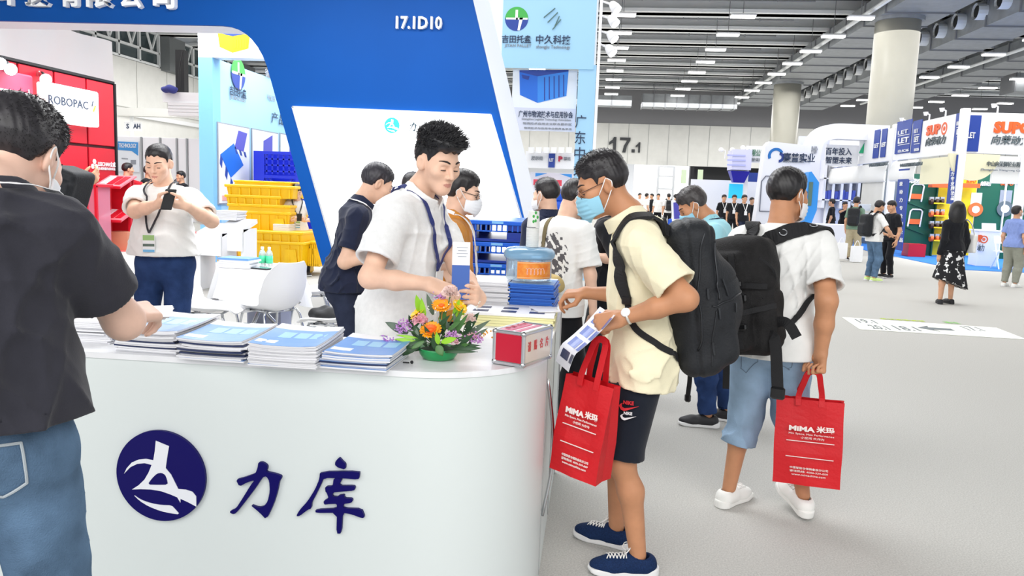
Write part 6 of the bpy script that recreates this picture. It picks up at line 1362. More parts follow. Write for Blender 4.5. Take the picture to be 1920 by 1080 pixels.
gerbera(828, 574, .0, .036, (.05, -.55, .8), M_yo, M_o); gerbera(785, 588, -.01, .036, (-.55, -.25, .7), M_y, M_y); gerbera(861, 576, .0, .032, (.6, -.3, .7), M_y, M_yo); gerbera(808, 620, -.045, .040, (-.05, -.6, .75), M_yo, M_o)
p = Fw(808, 621, -.05); rays(p, (-.05, -.6, .75), .026, 16, .026, .008, M_o, 'gerbera', .35, 2)
def carn(x, y, d, r, mt):
    p = Fw(x, y, d); stem(p); m = MB()
    for k in range(46):
        v = RNG.normal(0, 1, 3); v[2] = abs(v[2])*.9; v[1] = -abs(v[1])*.8 if k % 2 else v[1]; v /= np.linalg.norm(v); s_ = np.cross(v, RNG.normal(0, 1, 3)); s_ /= np.linalg.norm(s_); w_ = np.cross(v, s_); rr = r*RNG.uniform(.75, 1.05)
        G = np.array([[p+v*rr*u+s_*r*.42*u*q_+w_*r*.1*math.sin(q_*5+k)*u for q_ in (-1, -.4, .3, 1)] for u in (.15, .65, 1.)]); m.grid(G, .0006)
    m.build('carnation', mt, fa, True, kind='stuff')
carn(845, 552, .0, .032, M_pk2); carn(787, 603, -.035, .030, M_pk); carn(881, 600, -.01, .026, M_pk2)
def cluster(x, y, d, r, mt, n=64):
    p = Fw(x, y, d); stem(p); m = MB()
    for k in range(n): m.sph(p+RNG.normal(0, 1, 3)*r*np.array([.55, .4, .3]), r*RNG.uniform(.09, .15), 6)
    m.build('statice', mt, fa, True, kind='stuff')
for x, y, d, r, mt in ((762, 606, -.02, .026, M_li), (755, 617, -.035, .026, M_li), (729, 641, -.05, .026, M_lil2), (848, 628, -.05, .026, M_li), (893, 636, -.03, .026, M_li), (826, 556, .02, .02, M_li), (886, 630, -.02, .018, M_pk), (852, 640, -.055, .018, M_pk)): cluster(x, y, d, r, mt)
cluster(903, 626, .02, .03, M_yo, 20)
for k in range(40):
    x, y = RNG.uniform(770, 900), RNG.uniform(565, 625); MB().sph(Fw(x, y, RNG.uniform(-.06, .02)), .0026, 6).build('filler_blossom', mat('blossom_white', (240, 244, 232), .6), fa, True)
for x0, y0, x1, y1, d, w_, c_ in ((790, 590, 780, 552, .0, .03, 2), (795, 600, 790, 558, -.015, .026, 2), (812, 590, 800, 550, .01, .024, 3), (765, 625, 722, 604, .0, .036, 3), (800, 640, 745, 655, -.05, .026, 0), (790, 645, 752, 668, -.055, .026, 0), (780, 640, 738, 636, -.04, .016, 2), (785, 635, 742, 628, -.035, .012, 2), (815, 655, 812, 622, -.06, .022, 0), (820, 648, 830, 668, -.085, .034, 1), (828, 642, 858, 634, -.08, .026, 2), (822, 645, 818, 622, -.075, .022, 2), (840, 640, 870, 575, -.02, .022, 1), (850, 630, 878, 588, -.03, .02, 1), (870, 625, 899, 585, .0, .032, 0), (860, 640, 920, 600, .02, .026, 3), (850, 655, 903, 653, -.05, .022, 0), (830, 660, 896, 660, -.06, .014, 0), (845, 650, 902, 648, -.04, .018, 0), (835, 610, 832, 580, .0, .02, 1), (820, 615, 845, 590, -.02, .018, 0), (800, 650, 770, 600, -.03, .026, 0), (840, 620, 866, 600, -.04, .018, 1), (860, 625, 850, 585, -.02, .02, 3), (775, 615, 766, 590, .0, .02, 0), (880, 640, 915, 615, .0, .02, 3), (790, 655, 735, 650, -.03, .03, 0), (860, 650, 890, 625, -.04, .02, 0), (810, 640, 795, 610, -.05, .02, 0), (795, 640, 770, 655, -.07, .02, 1), (850, 600, 862, 560, .01, .024, 2), (870, 590, 850, 570, .0, .02, 2)):
    leafm(Fw(x0, y0, d), Fw(x1, y1, d-.015), w_, M_lf[c_])
for k in range(34):
    x, y = RNG.uniform(768, 890), RNG.uniform(600, 652); a = RNG.uniform(0, 6.3); d = RNG.uniform(-.05, .06); b = Fw(x, y, d); leafm(b, b+np.array([math.cos(a)*.035, RNG.uniform(-.02, .01), abs(math.sin(a))*.03+.004]), RNG.uniform(.012, .02), M_lf[k % 2 if k % 5 else 3], 5)
t = root('binder_clip', pz(762, 682, HT), 'tiny black pen cap lying beside the flower bowl', 'pen cap'); p = pz(765, 682, HT); MB().tube([p+np.array([-.018, 0, .004]), p+np.array([.004, 0, .004])], .0025, 6).build('clip_bar', M_dark, t); MB().sph(p+np.array([.013, .002, .006]), .006, 10).build('clip_head', M_dark, t)
# ------------------------------------------------------------------ red shopping bags
M_bag = mat('bag_red', (206, 12, 26), .55, noise=.06, nscale=6, bump=.15, bscale=90); M_bagp = mat('bag_print', (248, 236, 232), .6)
def tote(top, R, w_, h_, dp, grip, label, lean=0., twist_=0.):
    """red carrier: top = middle of its mouth, R = along its width"""
    R = np.array(R, float); R /= np.linalg.norm(R); U = np.array([0, 0, 1.])+R*lean; U /= np.linalg.norm(U); R = R-U*(R@U); R /= np.linalg.norm(R); N = np.cross(R, U); top = np.array(top, float); bot = top-U*h_
    t = root('red_tote_bag', bot, label, 'bag', 'red carrier bags')
    W = lambda u, v, d: top+R*u*w_+U*(v*h_)+N*d*dp
    nv, ring = 14, []
    for i, v in enumerate(np.linspace(0, -1, nv)):
        k = .45+.55*min(1, -v*1.6+.0); row = []
        for u, d in ((-.5, .5), (-.25, .5), (0, .5), (.25, .5), (.5, .5), (.47-.06*(1-k), 0), (.5, -.5), (.25, -.5), (0, -.5), (-.25, -.5), (-.5, -.5), (-.47+.06*(1-k), 0)):
            row.append(W(u*(1+.01*math.sin(9*v)), v, d*k+.05*math.sin(5*v+6*u)*(abs(u) < .4)))
        ring.append(row)
    ring = np.array(ring); G = np.concatenate([ring, ring[:, :1]], 1); m = MB(); m.grid(G); n = G.shape[1]; m.add(ring[-1], [tuple(range(12))]); bo = m.build('bag_body', M_bag, t)
    for sg in (-.5, .5):
        for e in (-.13, .13):
            pass
        a = W(-.17, -.12, sg*.95+.04*np.sign(sg)); b_ = W(.17, -.12, sg*.95+.04*np.sign(sg)); a1 = W(-.17, .0, sg*.5); b1 = W(.17, 0, sg*.5); g = np.array(grip)+N*sg*.012
        P = resample([a*.15+a1*.85-U*.02, a1+U*.02, (a1+g)/2+R*-.012+U*.01, g-R*.02, g+R*.02, (b1+g)/2+R*.012+U*.01, b1+U*.02, b1*.85+b_*.15-U*.02], 30); MB().ribbon(P, np.tile(N*np.sign(sg), (30, 1)), .026, .002).build('handle', M_bag, t)
    def pr(txt, u, v, ww, hh_, bold=0.):
        m = MB(); m.text(txt, W(u, v, .5)+N*.008, R, U, h=hh_, w=ww, th=.003, bold=bold); m.build('lettering', M_bagp, bo)
    pr('MiMA', -.10, -.32, w_*.38, h_*.06, .04); pr('米玛', .24, -.31, w_*.26, h_*.075, .03); pr('Min Space, Max Performance', .04, -.385, w_*.66, h_*.026); pr('小空间 大作为', .06, -.425, w_*.34, h_*.026)
    for v in (-.47, -.66): MB().box(W(.03, v, .5)+N*.009, (w_*.7, .003, .003), np.stack([R, N, U], 1)).build('print_line', M_bagp, bo)
    pr('中国智能仓储装备股份公司', .03, -.79, w_*.56, h_*.026); pr('咨询热线: 4006-339-009', .03, -.83, w_*.56, h_*.026); pr('www.mimachina.com', .03, -.87, w_*.5, h_*.022)
    return t
# ------------------------------------------------------------------ fabrics
def fab(n, c, noise=.06, bump=.1, sc=25, **k): return mat(n, c, .92, noise=noise, nscale=sc, bump=bump, bscale=260, spec=.15, sheen=.15, **k)
C_blk = fab('cotton_charcoal', (52, 52, 60)); C_wht = fab('cotton_white', (238, 238, 236), .02); C_lin = fab('linen_white', (234, 234, 234), .04, .15, 45); C_crm = fab('pique_cream', (244, 236, 204), .03, .14); C_nvy = fab('pique_navy', (38, 44, 66)); C_org = fab('pique_orange', (206, 138, 60)); C_aqua = fab('pique_aqua', (160, 214, 226), .03); C_red = fab('cotton_red', (196, 36, 48)); C_dk = fab('cotton_black', (30, 31, 36)); C_grn = fab('cotton_green', (120, 148, 128)); C_per = fab('cotton_periwinkle', (136, 156, 214))
D_mid = mat('denim_washed', (92, 118, 146), .9, noise=.38, nscale=7, bump=.35, bscale=300, spec=.1); D_dk = mat('denim_dark', (42, 62, 104), .9, noise=.28, nscale=10, bump=.3, bscale=300, spec=.1); D_lt = mat('denim_light', (150, 176, 202), .9, noise=.16, nscale=9, bump=.35, bscale=300, spec=.1); D_ink = mat('denim_ink', (48, 54, 74), .9, noise=.2, nscale=12, bump=.3, bscale=300, spec=.1)
T_blk = fab('trouser_black', (26, 27, 32)); T_nv = fab('shorts_black_navy', (28, 33, 44)); T_khk = fab('trouser_khaki', (182, 170, 142)); T_gry = fab('trouser_grey', (150, 152, 140))
S_wht = mat('shoe_white', (240, 240, 236), .6); S_blk = mat('shoe_black', (34, 34, 38), .6); S_nvy = mat('shoe_navy_knit', (22, 44, 82), .8, noise=.35, nscale=240, spec=.2); L_wht = mat('lace_white', (244, 244, 242), .8); R_nv = mat('ribbon_navy', (34, 46, 110), .6); R_wh = mat('ribbon_white', (242, 242, 244), .6); R_bk = mat('ribbon_black', (36, 36, 44), .6)
B_pk = mat('pack_nylon', (34, 36, 40), .62, noise=.15, nscale=30, bump=.25, bscale=120, spec=.3); B_pk2 = mat('pack_cordura', (30, 29, 30), .75, noise=.22, nscale=40, bump=.4, bscale=200, spec=.25); B_st = mat('webbing_black', (24, 24, 27), .8, bump=.3, bscale=300); B_zip = mat('zip_dark', (52, 54, 58), .35, .5); B_bk = mat('buckle_black', (20, 20, 22), .35)
at = lambda x, Y, z=0., y=600: np.array([pY(x, y, Y)[0], Y, z])
BADGE = [(.35, .95, (150, 190, 120)), (-.35, -.05, (90, 110, 100)), (-1., -.72, (110, 180, 224))]

# ------------------------------------------------------------------ 1 the man in charcoal, nearest at the left
Pm = person(at(-34, 1.52, 0, 860), 112, 1.81, 'person in charcoal polo shirt and washed jeans, seen from behind, reaching to the brochures', bw=1.0, bd=1.08, belly=.01, L=0, sk='pink', lean=3, head=(-15, 28, 0), neck=(.025, .085, -.06), mask='white',
   arms={'r': 1.14, 'R': arm_pose(pY(262, 588, 2.04), (.9, -.5, -.9), (.25, 1, -.05), (-.5, 0, -1), 'pinch'), 'L': None} if False else {'r': 1.08, 'R': arm_pose(pY(240, 588, 2.02), (.9, -.5, -.9), (.25, 1, -.05), (-.6, 0, -1), 'pinch')},
   shirt=dict(c=C_blk, collar='polo', hem=.985, slv=.66, i=.022, amp=.009, flare=.016, seed=11), lower=dict(c=D_mid, amp=.006, i=.016), hair=dict(c=(44, 42, 46), t=.016, top=.022, spike=.013, n=4200, nape=-.045, flow=(.2, .3, -.35)))
rt = Pm['root']; tw = Pm['toW']; f_ = lambda P: np.minimum(Pm['shirt_f'](P), Pm['head'](P)); TPm = Pm['TP']
P, N = snap(f_, [TPm((.16, .06, 1.40)), TPm((.10, -.03, 1.475)), TPm((.0, -.08, 1.485)), TPm((-.10, -.03, 1.475)), TPm((-.16, .06, 1.40))], .010, 40); MB().ribbon(tw(P), N@Pm['Rz'].T, .028, .002).build('lanyard', R_wh, rt)
lf = Pm['lower_f']; J = Pm['J']
for sg, pts in ((1, ((.05, -.2, .97), (.145, -.17, .97), (.15, -.17, .85), (.1, -.19, .81), (.05, -.2, .84), (.05, -.2, .97))), (-1, ((-.05, -.2, .97), (-.145, -.17, .97), (-.15, -.17, .85), (-.1, -.19, .81), (-.05, -.2, .84), (-.05, -.2, .97)))):
    for off in (0, .01):
        q_ = np.array(pts)*1.0; ctr = q_.mean(0); q_ = ctr+(q_-ctr)*(1-off*4); Q2 = np.concatenate([np.linspace(q_[i], q_[i+1], 8) for i in range(len(q_)-1)]); 
        for _ in range(4): G = grad(lf, Q2, .004); Q2 = Q2-(lf(Q2.astype(np.float32))-.003)[:, None]*G*.8
        MB().tube(tw(Q2), .0022, 5).build('stitching', mat('stitch_pale', (176, 184, 190), .8), Pm['lower'])
hd_g = J['R']['info']; gw = tw([hd_g['grip']])[0]; dw = Pm['Rz']@hd_g['d']
for k in range(3): MB().box(gw+dw*.045+np.array([.004*k, 0, .012+.004*k]), (.055, .085, .0012), rot('Z', 12+9*k)@rot('X', 14)).thing('name_card', M_covw, 'white name card held by the man in charcoal, %s' % ('lowest of three', 'middle of three', 'topmost of three')[k], 'card', 'cards in the reaching hand')
# the black bag and its half hidden owner
o = person(at(62, 4.3), 80, 1.70, 'person in dark red top almost hidden behind the charcoal man', L=1, shirt=dict(c=C_red, slv=.9), lower=dict(c=T_blk), arms={'R': arm_pose(pY(160, 345, 4.75), (1, -.4, -.6), (.3, .6, .5), (-1, 0, 0), 'relaxed')}, head=(20, 8, 0))
cb = pY(128, 352, 4.2); V, Q = mesh_sdf(lambda P: smin(rbox(P, cb, (.085, .11, .115), .03, rot('Y', 18)), rbox(P, cb+np.array([.02, -.1, -.02]), (.06, .035, .07), .02, rot('Y', 18)), .02), cb-.25, cb+.25, .008)
t = root('shoulder_pack', cb-Z3*.13, 'black padded pack beyond the shoulder of the charcoal man', 'bag'); mk('pack_body', V, Q, B_pk, t); MB().ribbon(resample([cb+np.array([-.06, -.12, .1]), cb+np.array([-.2, -.05, .12]), cb+np.array([-.3, .06, .02])], 14), np.tile([0, -1., .3], (14, 1)), .05, .006).build('strap', B_st, t)
# ------------------------------------------------------------------ 2 the man with a phone
ph = pY(316, 374, 4.79)
Pp = person(at(311, 5.2), -86, 1.80, 'person in white T-shirt and dark jeans looking down at a phone', bw=1.17, bd=1.15, belly=.035, L=1, sk='fair', head=(2, 16, 0), neck=(0, .012, 0), arms={'r': 1.12, 'R': arm_pose(ph+np.array([-.1, .05, -.035]), (-1, -.25, -.75), (1, -.25, .15), (.1, .55, .8), 'phone'), 'L': arm_pose(ph+np.array([.1, .05, -.04]), (1, -.25, -.75), (-1, -.25, .15), (-.1, .55, .8), 'phone')},
   shirt=dict(c=C_wht, hem=.985, slv=.72, i=.02, amp=.007, flare=.02, seed=4), lower=dict(c=D_dk, amp=.006), shoes=dict(up=S_blk), hair=dict(front=.062, t=.008, top=.012, n=700, spike=.006), lanyard=dict(m=R_bk, w=.014, drop=1.14), badge=BADGE)
t = root('smartphone', ph-Z3*.06, 'black smartphone held in both hands by the man in a white T-shirt', 'phone'); Rp = rot('X', -28); MB().box(ph, (.078, .011, .15), Rp, bev=.005).build('case', M_dark, t); MB().box(ph+Rp@np.array([-.022, -.0065, .05]), (.026, .004, .03), Rp, bev=.002).build('camera', B_zip, t); MB().box(ph+Rp@np.array([0, .006, 0]), (.07, .001, .14), Rp).build('screen', mat('phone_screen', (90, 100, 120), .1), t)
# ------------------------------------------------------------------ 3 the man in white behind the counter
Y3m = 3.38; bro = pY(864, 508, 3.11)
Pw = person(at(748, Y3m), -14, 1.83, 'person in white short-sleeved shirt with navy lanyard behind the counter, sorting brochures', bw=1.0, bd=1.02, L=0, sk='fair', lean=8, head=(-26, 17, 0), neck=(0, .055, -.012), arms={'R': arm_pose(pY(806, 533, 2.98), (-1, -.35, -.8), (1, .05, -.35), (-.1, .6, -1), 'pinch'), 'L': arm_pose(pY(899, 560, 3.22), (.3, .6, -1), (-.05, -1, .3), (-1, -.1, 0), 'hold')},
   shirt=dict(c=C_lin, collar='shirt', hem=.80, slv=.74, i=.026, amp=.009, flare=.028, seed=21), lower=dict(c=T_blk), hair=dict(front=.058, t=.011, top=.034, spike=.034, n=2600, flow=(0, .75, .25), lift=.6, c=(28, 28, 32), bang=((0, .06, .085), (.055, .045, .025))), lanyard=dict(m=R_nv, w=.02, drop=1.17), badge=[(-.95, .2, (70, 140, 110)), (-.55, -.2, (190, 90, 90))])
t = root('brochure', bro-Z3*.1, 'tall white and blue brochure held upright by the man in the white shirt', 'brochure'); Rb = rot('Z', 12)@rot('X', -6)
MB().box(bro, (.072, .006, .235), Rb).build('pages', M_pg, t); MB().box(bro+Rb@np.array([0, -.0036, -.047]), (.0725, .001, .14), Rb).build('blue_cover', mat('cover_royal', (58, 98, 178), .35), t); MB().box(bro+Rb@np.array([0, -.0036, .071]), (.0725, .001, .094), Rb).build('white_cover', M_covw, t)
for k in range(4): MB().box(bro+Rb@np.array([.004, -.0045, .095-.012*k]), (.045-.01*(k % 2), .001, .0025), Rb).build('print_line', M_gr, t)
# ------------------------------------------------------------------ 4 others behind the counter
Pn = person(at(648, 4.75), 20, 1.735, 'person in navy polo shirt and dark jeans with white lanyard, back turned', bw=1.04, L=0, sk='fair', lean=10, head=(10, 26, 0), neck=(0, .03, -.01), arms={'R': arm_pose(pY(712, 462, 4.62), (-.4, -.7, -.9), (1, .2, .1), (0, 0, -1), 'relaxed'), 'L': None} if False else {'R': arm_pose(pY(722, 474, 4.55), (-.5, -.3, -1), (1, .2, .1), (0, 0, -1), 'relaxed')}, shirt=dict(c=C_nvy, collar='polo', hem=.90, slv=.72, i=.016, seed=8), lower=dict(c=D_ink, amp=.005), shoes=dict(up=S_blk), hair=dict(t=.012, top=.016, spike=.008, n=1200, c=(46, 44, 52)))
tw = Pn['toW']; TPn = Pn['TP']; f_ = lambda P: np.minimum(Pn['shirt_f'](P), Pn['head'](P))
P, N = snap(f_, [TPn((.13, .10, 1.36)), TPn((.10, -.02, 1.465)), TPn((.0, -.08, 1.475)), TPn((-.09, -.02, 1.465))], .010, 36); MB().ribbon(tw(P), N@Pn['Rz'].T, .018, .002).build('lanyard', R_wh, Pn['root'])
Po = person(at(838, 4.35), 8, 1.665, 'person in orange polo with glasses and pale mask, half hidden behind the white shirted man', L=1, sk='fair', lean=4, head=(-6, 10, 0), mask='white', glasses=mat('frame_black', (30, 30, 34), .3), shirt=dict(c=C_org, collar='polo', slv=.7), lower=dict(c=T_blk), lanyard=dict(m=R_wh, w=.02), arms={'R': arm_pose(pY(836, 500, 4.2), (-.5, -1, -.6), (.6, -.1, -1), (0, .4, 0), 'relaxed')})
person(at(768, 6.2), 70, 1.68, 'person whose dark hair shows between navy polo and white shirt', L=1, shirt=dict(c=C_dk), lower=dict(c=T_blk), hair=dict(t=.012, top=.016, n=500))
Pk = person(at(1020, 5.6), 128, 1.66, 'person in dark polo with pale mask, looking away left behind the paper cups', L=1, sk='fair', head=(18, 8, 0), mask='white', shirt=dict(c=C_nvy, collar='polo', slv=.75), lower=dict(c=T_blk), hair=dict(t=.014, top=.018, n=900, spike=.01, nape=-.05))
def dragon(Cn):
    q_ = (Cn-np.array([0, 0, 1.17])); m_ = (np.abs(q_[:, 0]+.02) < .14) & (np.abs(q_[:, 2]) < .2) & (q_[:, 1] < 0)
    x, z = q_[:, 0]*62, q_[:, 2]*58; n_ = np.sin(x*1.3+2.2*np.sin(z*.8))+np.sin(z*1.5+2*np.sin(x*.9))+.8*np.sin(x*3+z*2.6); rr = np.hypot((q_[:, 0]+.02)/.13, q_[:, 2]/.2)
    return (m_ & (n_ > -.55+1.1*(rr > .8)) & (rr < 1.05)).astype(int)
Pd = person(at(1044, 5.05), 58, 1.66, 'person in white T-shirt with grey dragon print on the back', L=0, bw=.95, sk='fair', lean=8, head=(-40, 20, 0), mask='blue', arms={'R': arm_pose(pY(1113, 590, 4.95), (.4, -.6, -.3), (-.1, .1, -1), (-1, 0, 0), 'relaxed')}, shirt=dict(c=[C_wht, fab('print_grey_ink', (96, 94, 98))], pick=dragon, hem=.80, slv=.82, i=.024, flare=.03, amp=.006, seed=17), lower=dict(c=T_blk), shoes=dict(up=S_wht), hair=dict(t=.012, top=.018, n=900))
tw = Pd['toW']; TPd = Pd['TP']
t = root('sling_bag', tw([(-.05, -.24, .86)])[0], 'khaki sling bag with olive strap hanging on the dragon print T-shirt', 'bag'); M_kh = fab('bag_khaki', (186, 164, 110), .1); M_ol = fab('strap_olive', (110, 98, 66))
cbg = np.array([.05, -.235, 1.03]); V, Q = mesh_sdf(lambda P: smin(ell(P, cbg, (.15, .075, .085)), ell(P, cbg+np.array([.0, -.04, -.01]), (.11, .06, .06)), .03)+.004*np.sin(P[:, 0]*60+P[:, 2]*30), cbg-.25, cbg+.25, .008); mk('bag_body', tw(V), Q, M_kh, t)
P, N = snap(Pd['shirt_f'], [(-.06, -.18, 1.06), TPd((-.13, -.2, 1.2)), TPd((-.10, -.13, 1.38)), TPd((-.085, -.02, 1.47)), TPd((0, .12, 1.36))], .004, 40); MB().ribbon(tw(P), N@Pd['Rz'].T, .04, .003).build('strap', M_ol, t)
person(at(1130, 5.9), 172, 1.66, 'person in black T-shirt behind the cream polo man, arm bent', L=1, sk='fair', shirt=dict(c=C_dk, slv=.85), lower=dict(c=T_blk), shoes=dict(up=S_blk), arms={'L': arm_pose(pY(1106, 478, 5.75), (.6, -.5, -.8), (-1, 0, .2), (0, 0, -1), 'relaxed')})
# ------------------------------------------------------------------ 5 the cream polo man
yC = 3.17; loc = np.array([.215, yC, 0]); ldh = pY(1140, 612, 2.93)
Pc = person(loc, 178, 1.755, 'person in cream polo, black shorts and glasses at the end of the counter', bw=1.04, bd=.92, L=0, sk='tan', lean=5, head=(8, 22, 0), neck=(0, .085, -.015), mask='blue', glasses=mat('frame_brown', (90, 56, 46), .3),
   arms={'r': 1.05, 'L': arm_pose(pY(1164, 597, 2.93), (.8, -.45, -.55), (-1, .0, -.28), (0, .75, -.6), 'grip'), 'R': arm_pose(pY(1098, 549, 3.52), (.5, .3, -1), (-1, .05, -.12), (0, .15, -1), 'pinch')},
   feet={'L': dict(p=(-.10, -.035), toe=-6), 'R': dict(p=(.15, .055), toe=20)},
   shirt=dict(c=C_crm, collar='polo', hem=.79, slv=.80, i=.022, flare=.026, amp=.006, seed=29, slant=.12), lower=dict(c=T_nv, end=.50, i=.02, i2=.02, name='shorts', amp=.004, top=.90), shoes=dict(up=S_nvy, lace=L_wht), hair=dict(front=.05, t=.009, top=.02, spike=.011, n=2400, c=(36, 33, 36), nape=-.045, flow=(0, .5, .0)))
tw = Pc['toW']; J = Pc['J']
W_ = J['L']['W']; E_ = J['L']['E']; ax = (W_-E_)/np.linalg.norm(W_-E_); cw = W_-ax*.03
m = MB(); R_ = frame(ax); m.tube(tw([cw+R_@np.array([.031*math.cos(a), .027*math.sin(a), 0]) for a in np.linspace(0, 2*math.pi, 24, endpoint=False)]), .0055, 8, closed=True); wt_ = m.build('watch_band', mat('watch_silver', (226, 222, 214), .3, .5), Pc['root'], True)
nv = toW_n = np.array([-.25, -.75, .62]); nl = Pc['Rz'].T@nv; nl = nl-ax*(nl@ax); nl /= np.linalg.norm(nl); MB().lathe([(.017, 0), (.0185, .003), (.0185, .007), (.016, .009)], tw([cw+nl*.026])[0], 24, axis=Pc['Rz']@nl).build('watch_case', mat('watch_white', (240, 238, 236), .2), wt_, True)
hi = J['L']['info']; gripC = tw([hi['grip']])[0]
# emblems on the shorts
SW = [(-.5, .05), (-.38, -.16), (-.22, -.22), (.0, -.14), (.55, .12), (.0, -.03), (-.2, -.07), (-.32, -.02), (-.36, .08), (-.3, .2), (-.42, .14)]
for zc, mt, s_ in ((.735, mat('print_red', (214, 40, 50), .5), .075), (.695, M_covw, .06)):
    cc = np.array([-.2, .04, zc]); 
    for _ in range(6): g_ = grad(Pc['lower_f'], cc[None], .004)[0]; cc = cc-g_*(Pc['lower_f'](cc[None].astype(np.float32))[0]-.003)*.8
    n_ = grad(Pc['lower_f'], cc[None], .02)[0]; nw = Pc['Rz']@n_; Uw = Z3-nw*nw[2]; Uw /= np.linalg.norm(Uw); Rw = np.cross(Uw, nw); cw_ = tw([cc])[0]
    m = MB(); m.prism([(x*s_, y*s_-.006) for x, y in SW], cw_+nw*.006, Rw, Uw, .004); m.text('NIKE', cw_+nw*.006+Uw*s_*.16, Rw, Uw, h=s_*.2, w=s_*.55, th=.004, bold=.03); m.build('emblem', mt, Pc['lower'])
# curled leaflet sheet in the left hand
G = np.zeros((16, 9, 3)); p0, p1 = pY(1146, 588, 2.95), pY(1062, 694, 2.90)
ax_ = p1-p0; Ls = np.linalg.norm(ax_); ax_ /= Ls; wd_ = np.array([.55, -.55, .45]); wd_ -= ax_*(wd_@ax_); wd_ /= np.linalg.norm(wd_); nn_ = np.cross(ax_, wd_)
for i, u in enumerate(np.linspace(0, 1, 16)):
    for j, v in enumerate(np.linspace(-.5, .5, 9)): G[i, j] = p0+ax_*Ls*u+wd_*v*.18+nn_*(.05*(u*u)*(1-0*v)+.02*(v*v)*4-.06*max(0, u-.75)**1.2*4)
t = root('product_sheet', G[:, :, :].reshape(-1, 3).mean(0)-Z3*.12, 'curled glossy sheet of blue product pictures held by the cream polo man', 'leaflet'); MB().grid(G, .0008).build('paper', mat('sheet_gloss', (236, 238, 246), .25), t, True)
def gp(u, v): i = u*15; j = (v+.5)*8; a, b = int(min(i, 14)), int(min(j, 7)); fa_, fb_ = i-a, j-b; return (G[a, b]*(1-fa_)+G[a+1, b]*fa_)*(1-fb_)+(G[a, b+1]*(1-fa_)+G[a+1, b+1]*fa_)*fb_
for k, (u0, u1) in enumerate(((.06, .26), (.32, .48), (.54, .70), (.78, .9))):
    for v0, v1 in ((-.4, -.05), (.05, .4)):
        for s_ in (1, -1): MB().grid(np.array([[gp(u, v)+nn_*.0012*s_-(nn_*.0008 if s_ < 0 else 0) for v in np.linspace(v0, v1, 4)] for u in np.linspace(u0, u1, 4)])).build('picture', mat('picture_blue', (84, 110, 190), .3) if k < 3 else M_covd, t)
cgr = pY(1128, 640, 2.92); tote(pY(1112, 712, 2.93), (.80, -.48, 0), .215, .385, .115, cgr, 'red carrier bag hanging from the hand of the cream polo man', lean=.10)
# backpack of the cream polo man
def to_root(name, label, cat, tw, base): return root(name, tw([base])[0], label, cat)
tw = Pc['toW']; sf_ = Pc['shirt_f']; TC = Pc['TP']
t = to_root('backpack', 'large plain black backpack worn by the man in the cream polo', 'backpack', tw, (0, -.33, .80)); Rk = rot('X', -9); c0 = np.array([.02, -.205, 1.15])
def pack(P):
    d = rbox(P, c0, (.155, .095, .315), .075, Rk); d = smin(d, ell(P, c0+np.array([0, -.03, -.05]), (.15, .16, .24)), .05); d = smin(d, rbox(P, c0+np.array([0, -.105, -.12]), (.13, .06, .14), .05, Rk), .02)
    q_ = (P-f32(c0))@f32(Rk); d = d-.004*np.exp(-((q_[:, 1]+.0)/.006)**2)*-1*-1+.006*np.exp(-((q_[:, 1]-.02)/.007)**2)+.006*np.exp(-((q_[:, 1]+.075)/.006)**2)*(q_[:, 2] > -.02)+.006*np.exp(-((q_[:, 2]-.015+q_[:, 1]*.3)/.006)**2)*(q_[:, 1] < -.06)
    return d+.0025*np.sin(P[:, 2]*34+P[:, 1]*20+2*np.sin(P[:, 0]*17))
V, Q = mesh_sdf(pack, c0-np.array([.3, .35, .42]), c0+np.array([.3, .3, .42]), .0065); pk = mk('pack_body', tw(V), Q, B_pk, t)
def onpack(pts, r, mt, nm, n=30): P, N = snap(pack, pts, .001, n); return MB().tube(tw(P), r, 6).build(nm, mt, pk, True)
c_ = lambda x, y, z: c0+Rk@np.array([x, y, z])
onpack([c_(-.2, .02, -.2), c_(-.2, .0, .0), c_(-.18, -.03, .2), c_(-.05, -.06, .32)], .004, B_zip, 'zip'); onpack([c_(-.2, -.06, -.02), c_(-.15, -.15, .0), c_(0, -.22, .01), c_(.15, -.15, 0)], .004, B_zip, 'zip'); onpack([c_(-.18, -.09, .0), c_(-.17, -.1, .12), c_(-.12, -.12, .22)], .0035, B_zip, 'zip'); onpack([c_(-.2, -.03, -.26), c_(-.19, -.05, -.15), c_(-.18, -.07, -.04)], .003, B_zip, 'zip')
for p in ((-.2, -.045, .05), (-.2, -.09, -.03), (-.14, -.17, -.02), (-.16, -.14, .06), (-.2, -.05, -.17)):
    P, N = snap(pack, [c_(*p), c_(p[0], p[1], p[2]-.045)], .004, 6); MB().ribbon(tw(P), N@Pc['Rz'].T, .008, .004).build('zip_pull', B_zip, pk)
bf = lambda P: np.minimum(sf_(P), Pc['head'](P)+.03)
for sg in (-1, 1):
    pts = [c_(sg*.09, .06, .27), TC((sg*.115, -.09, 1.46)), TC((sg*.125, .02, 1.485)), TC((sg*.155, .09, 1.36)), TC((sg*.178, .09, 1.25)), TC((sg*.188, .06, 1.15))]
    P, N = snap(bf, pts, .003, 44); w_ = np.interp(np.linspace(0, 1, 44), [0, .15, .8, .9, 1], [.05, .07, .07, .05, .035]); P[0:2] = c_(sg*.09, .07, .26); MB().ribbon(tw(P), N@Pc['Rz'].T, w_, .012).build('shoulder_strap', B_st, t)
    P2, N2 = snap(bf, [P[-1], TC((sg*.185, .04, 1.06)), TC((sg*.17, -.08, .96)), c_(sg*.13, .06, -.22)], .004, 24); MB().ribbon(tw(P2), N2@Pc['Rz'].T, .026, .003).build('webbing', B_st, t)
    MB().box(tw([P[-1]])[0]+Pc['Rz']@N[-1]*.008, (.04, .012, .035), Pc['Rz']@frame(N[-1])[:, [0, 2, 1]], bev=.004).build('strap_buckle', B_bk, t)
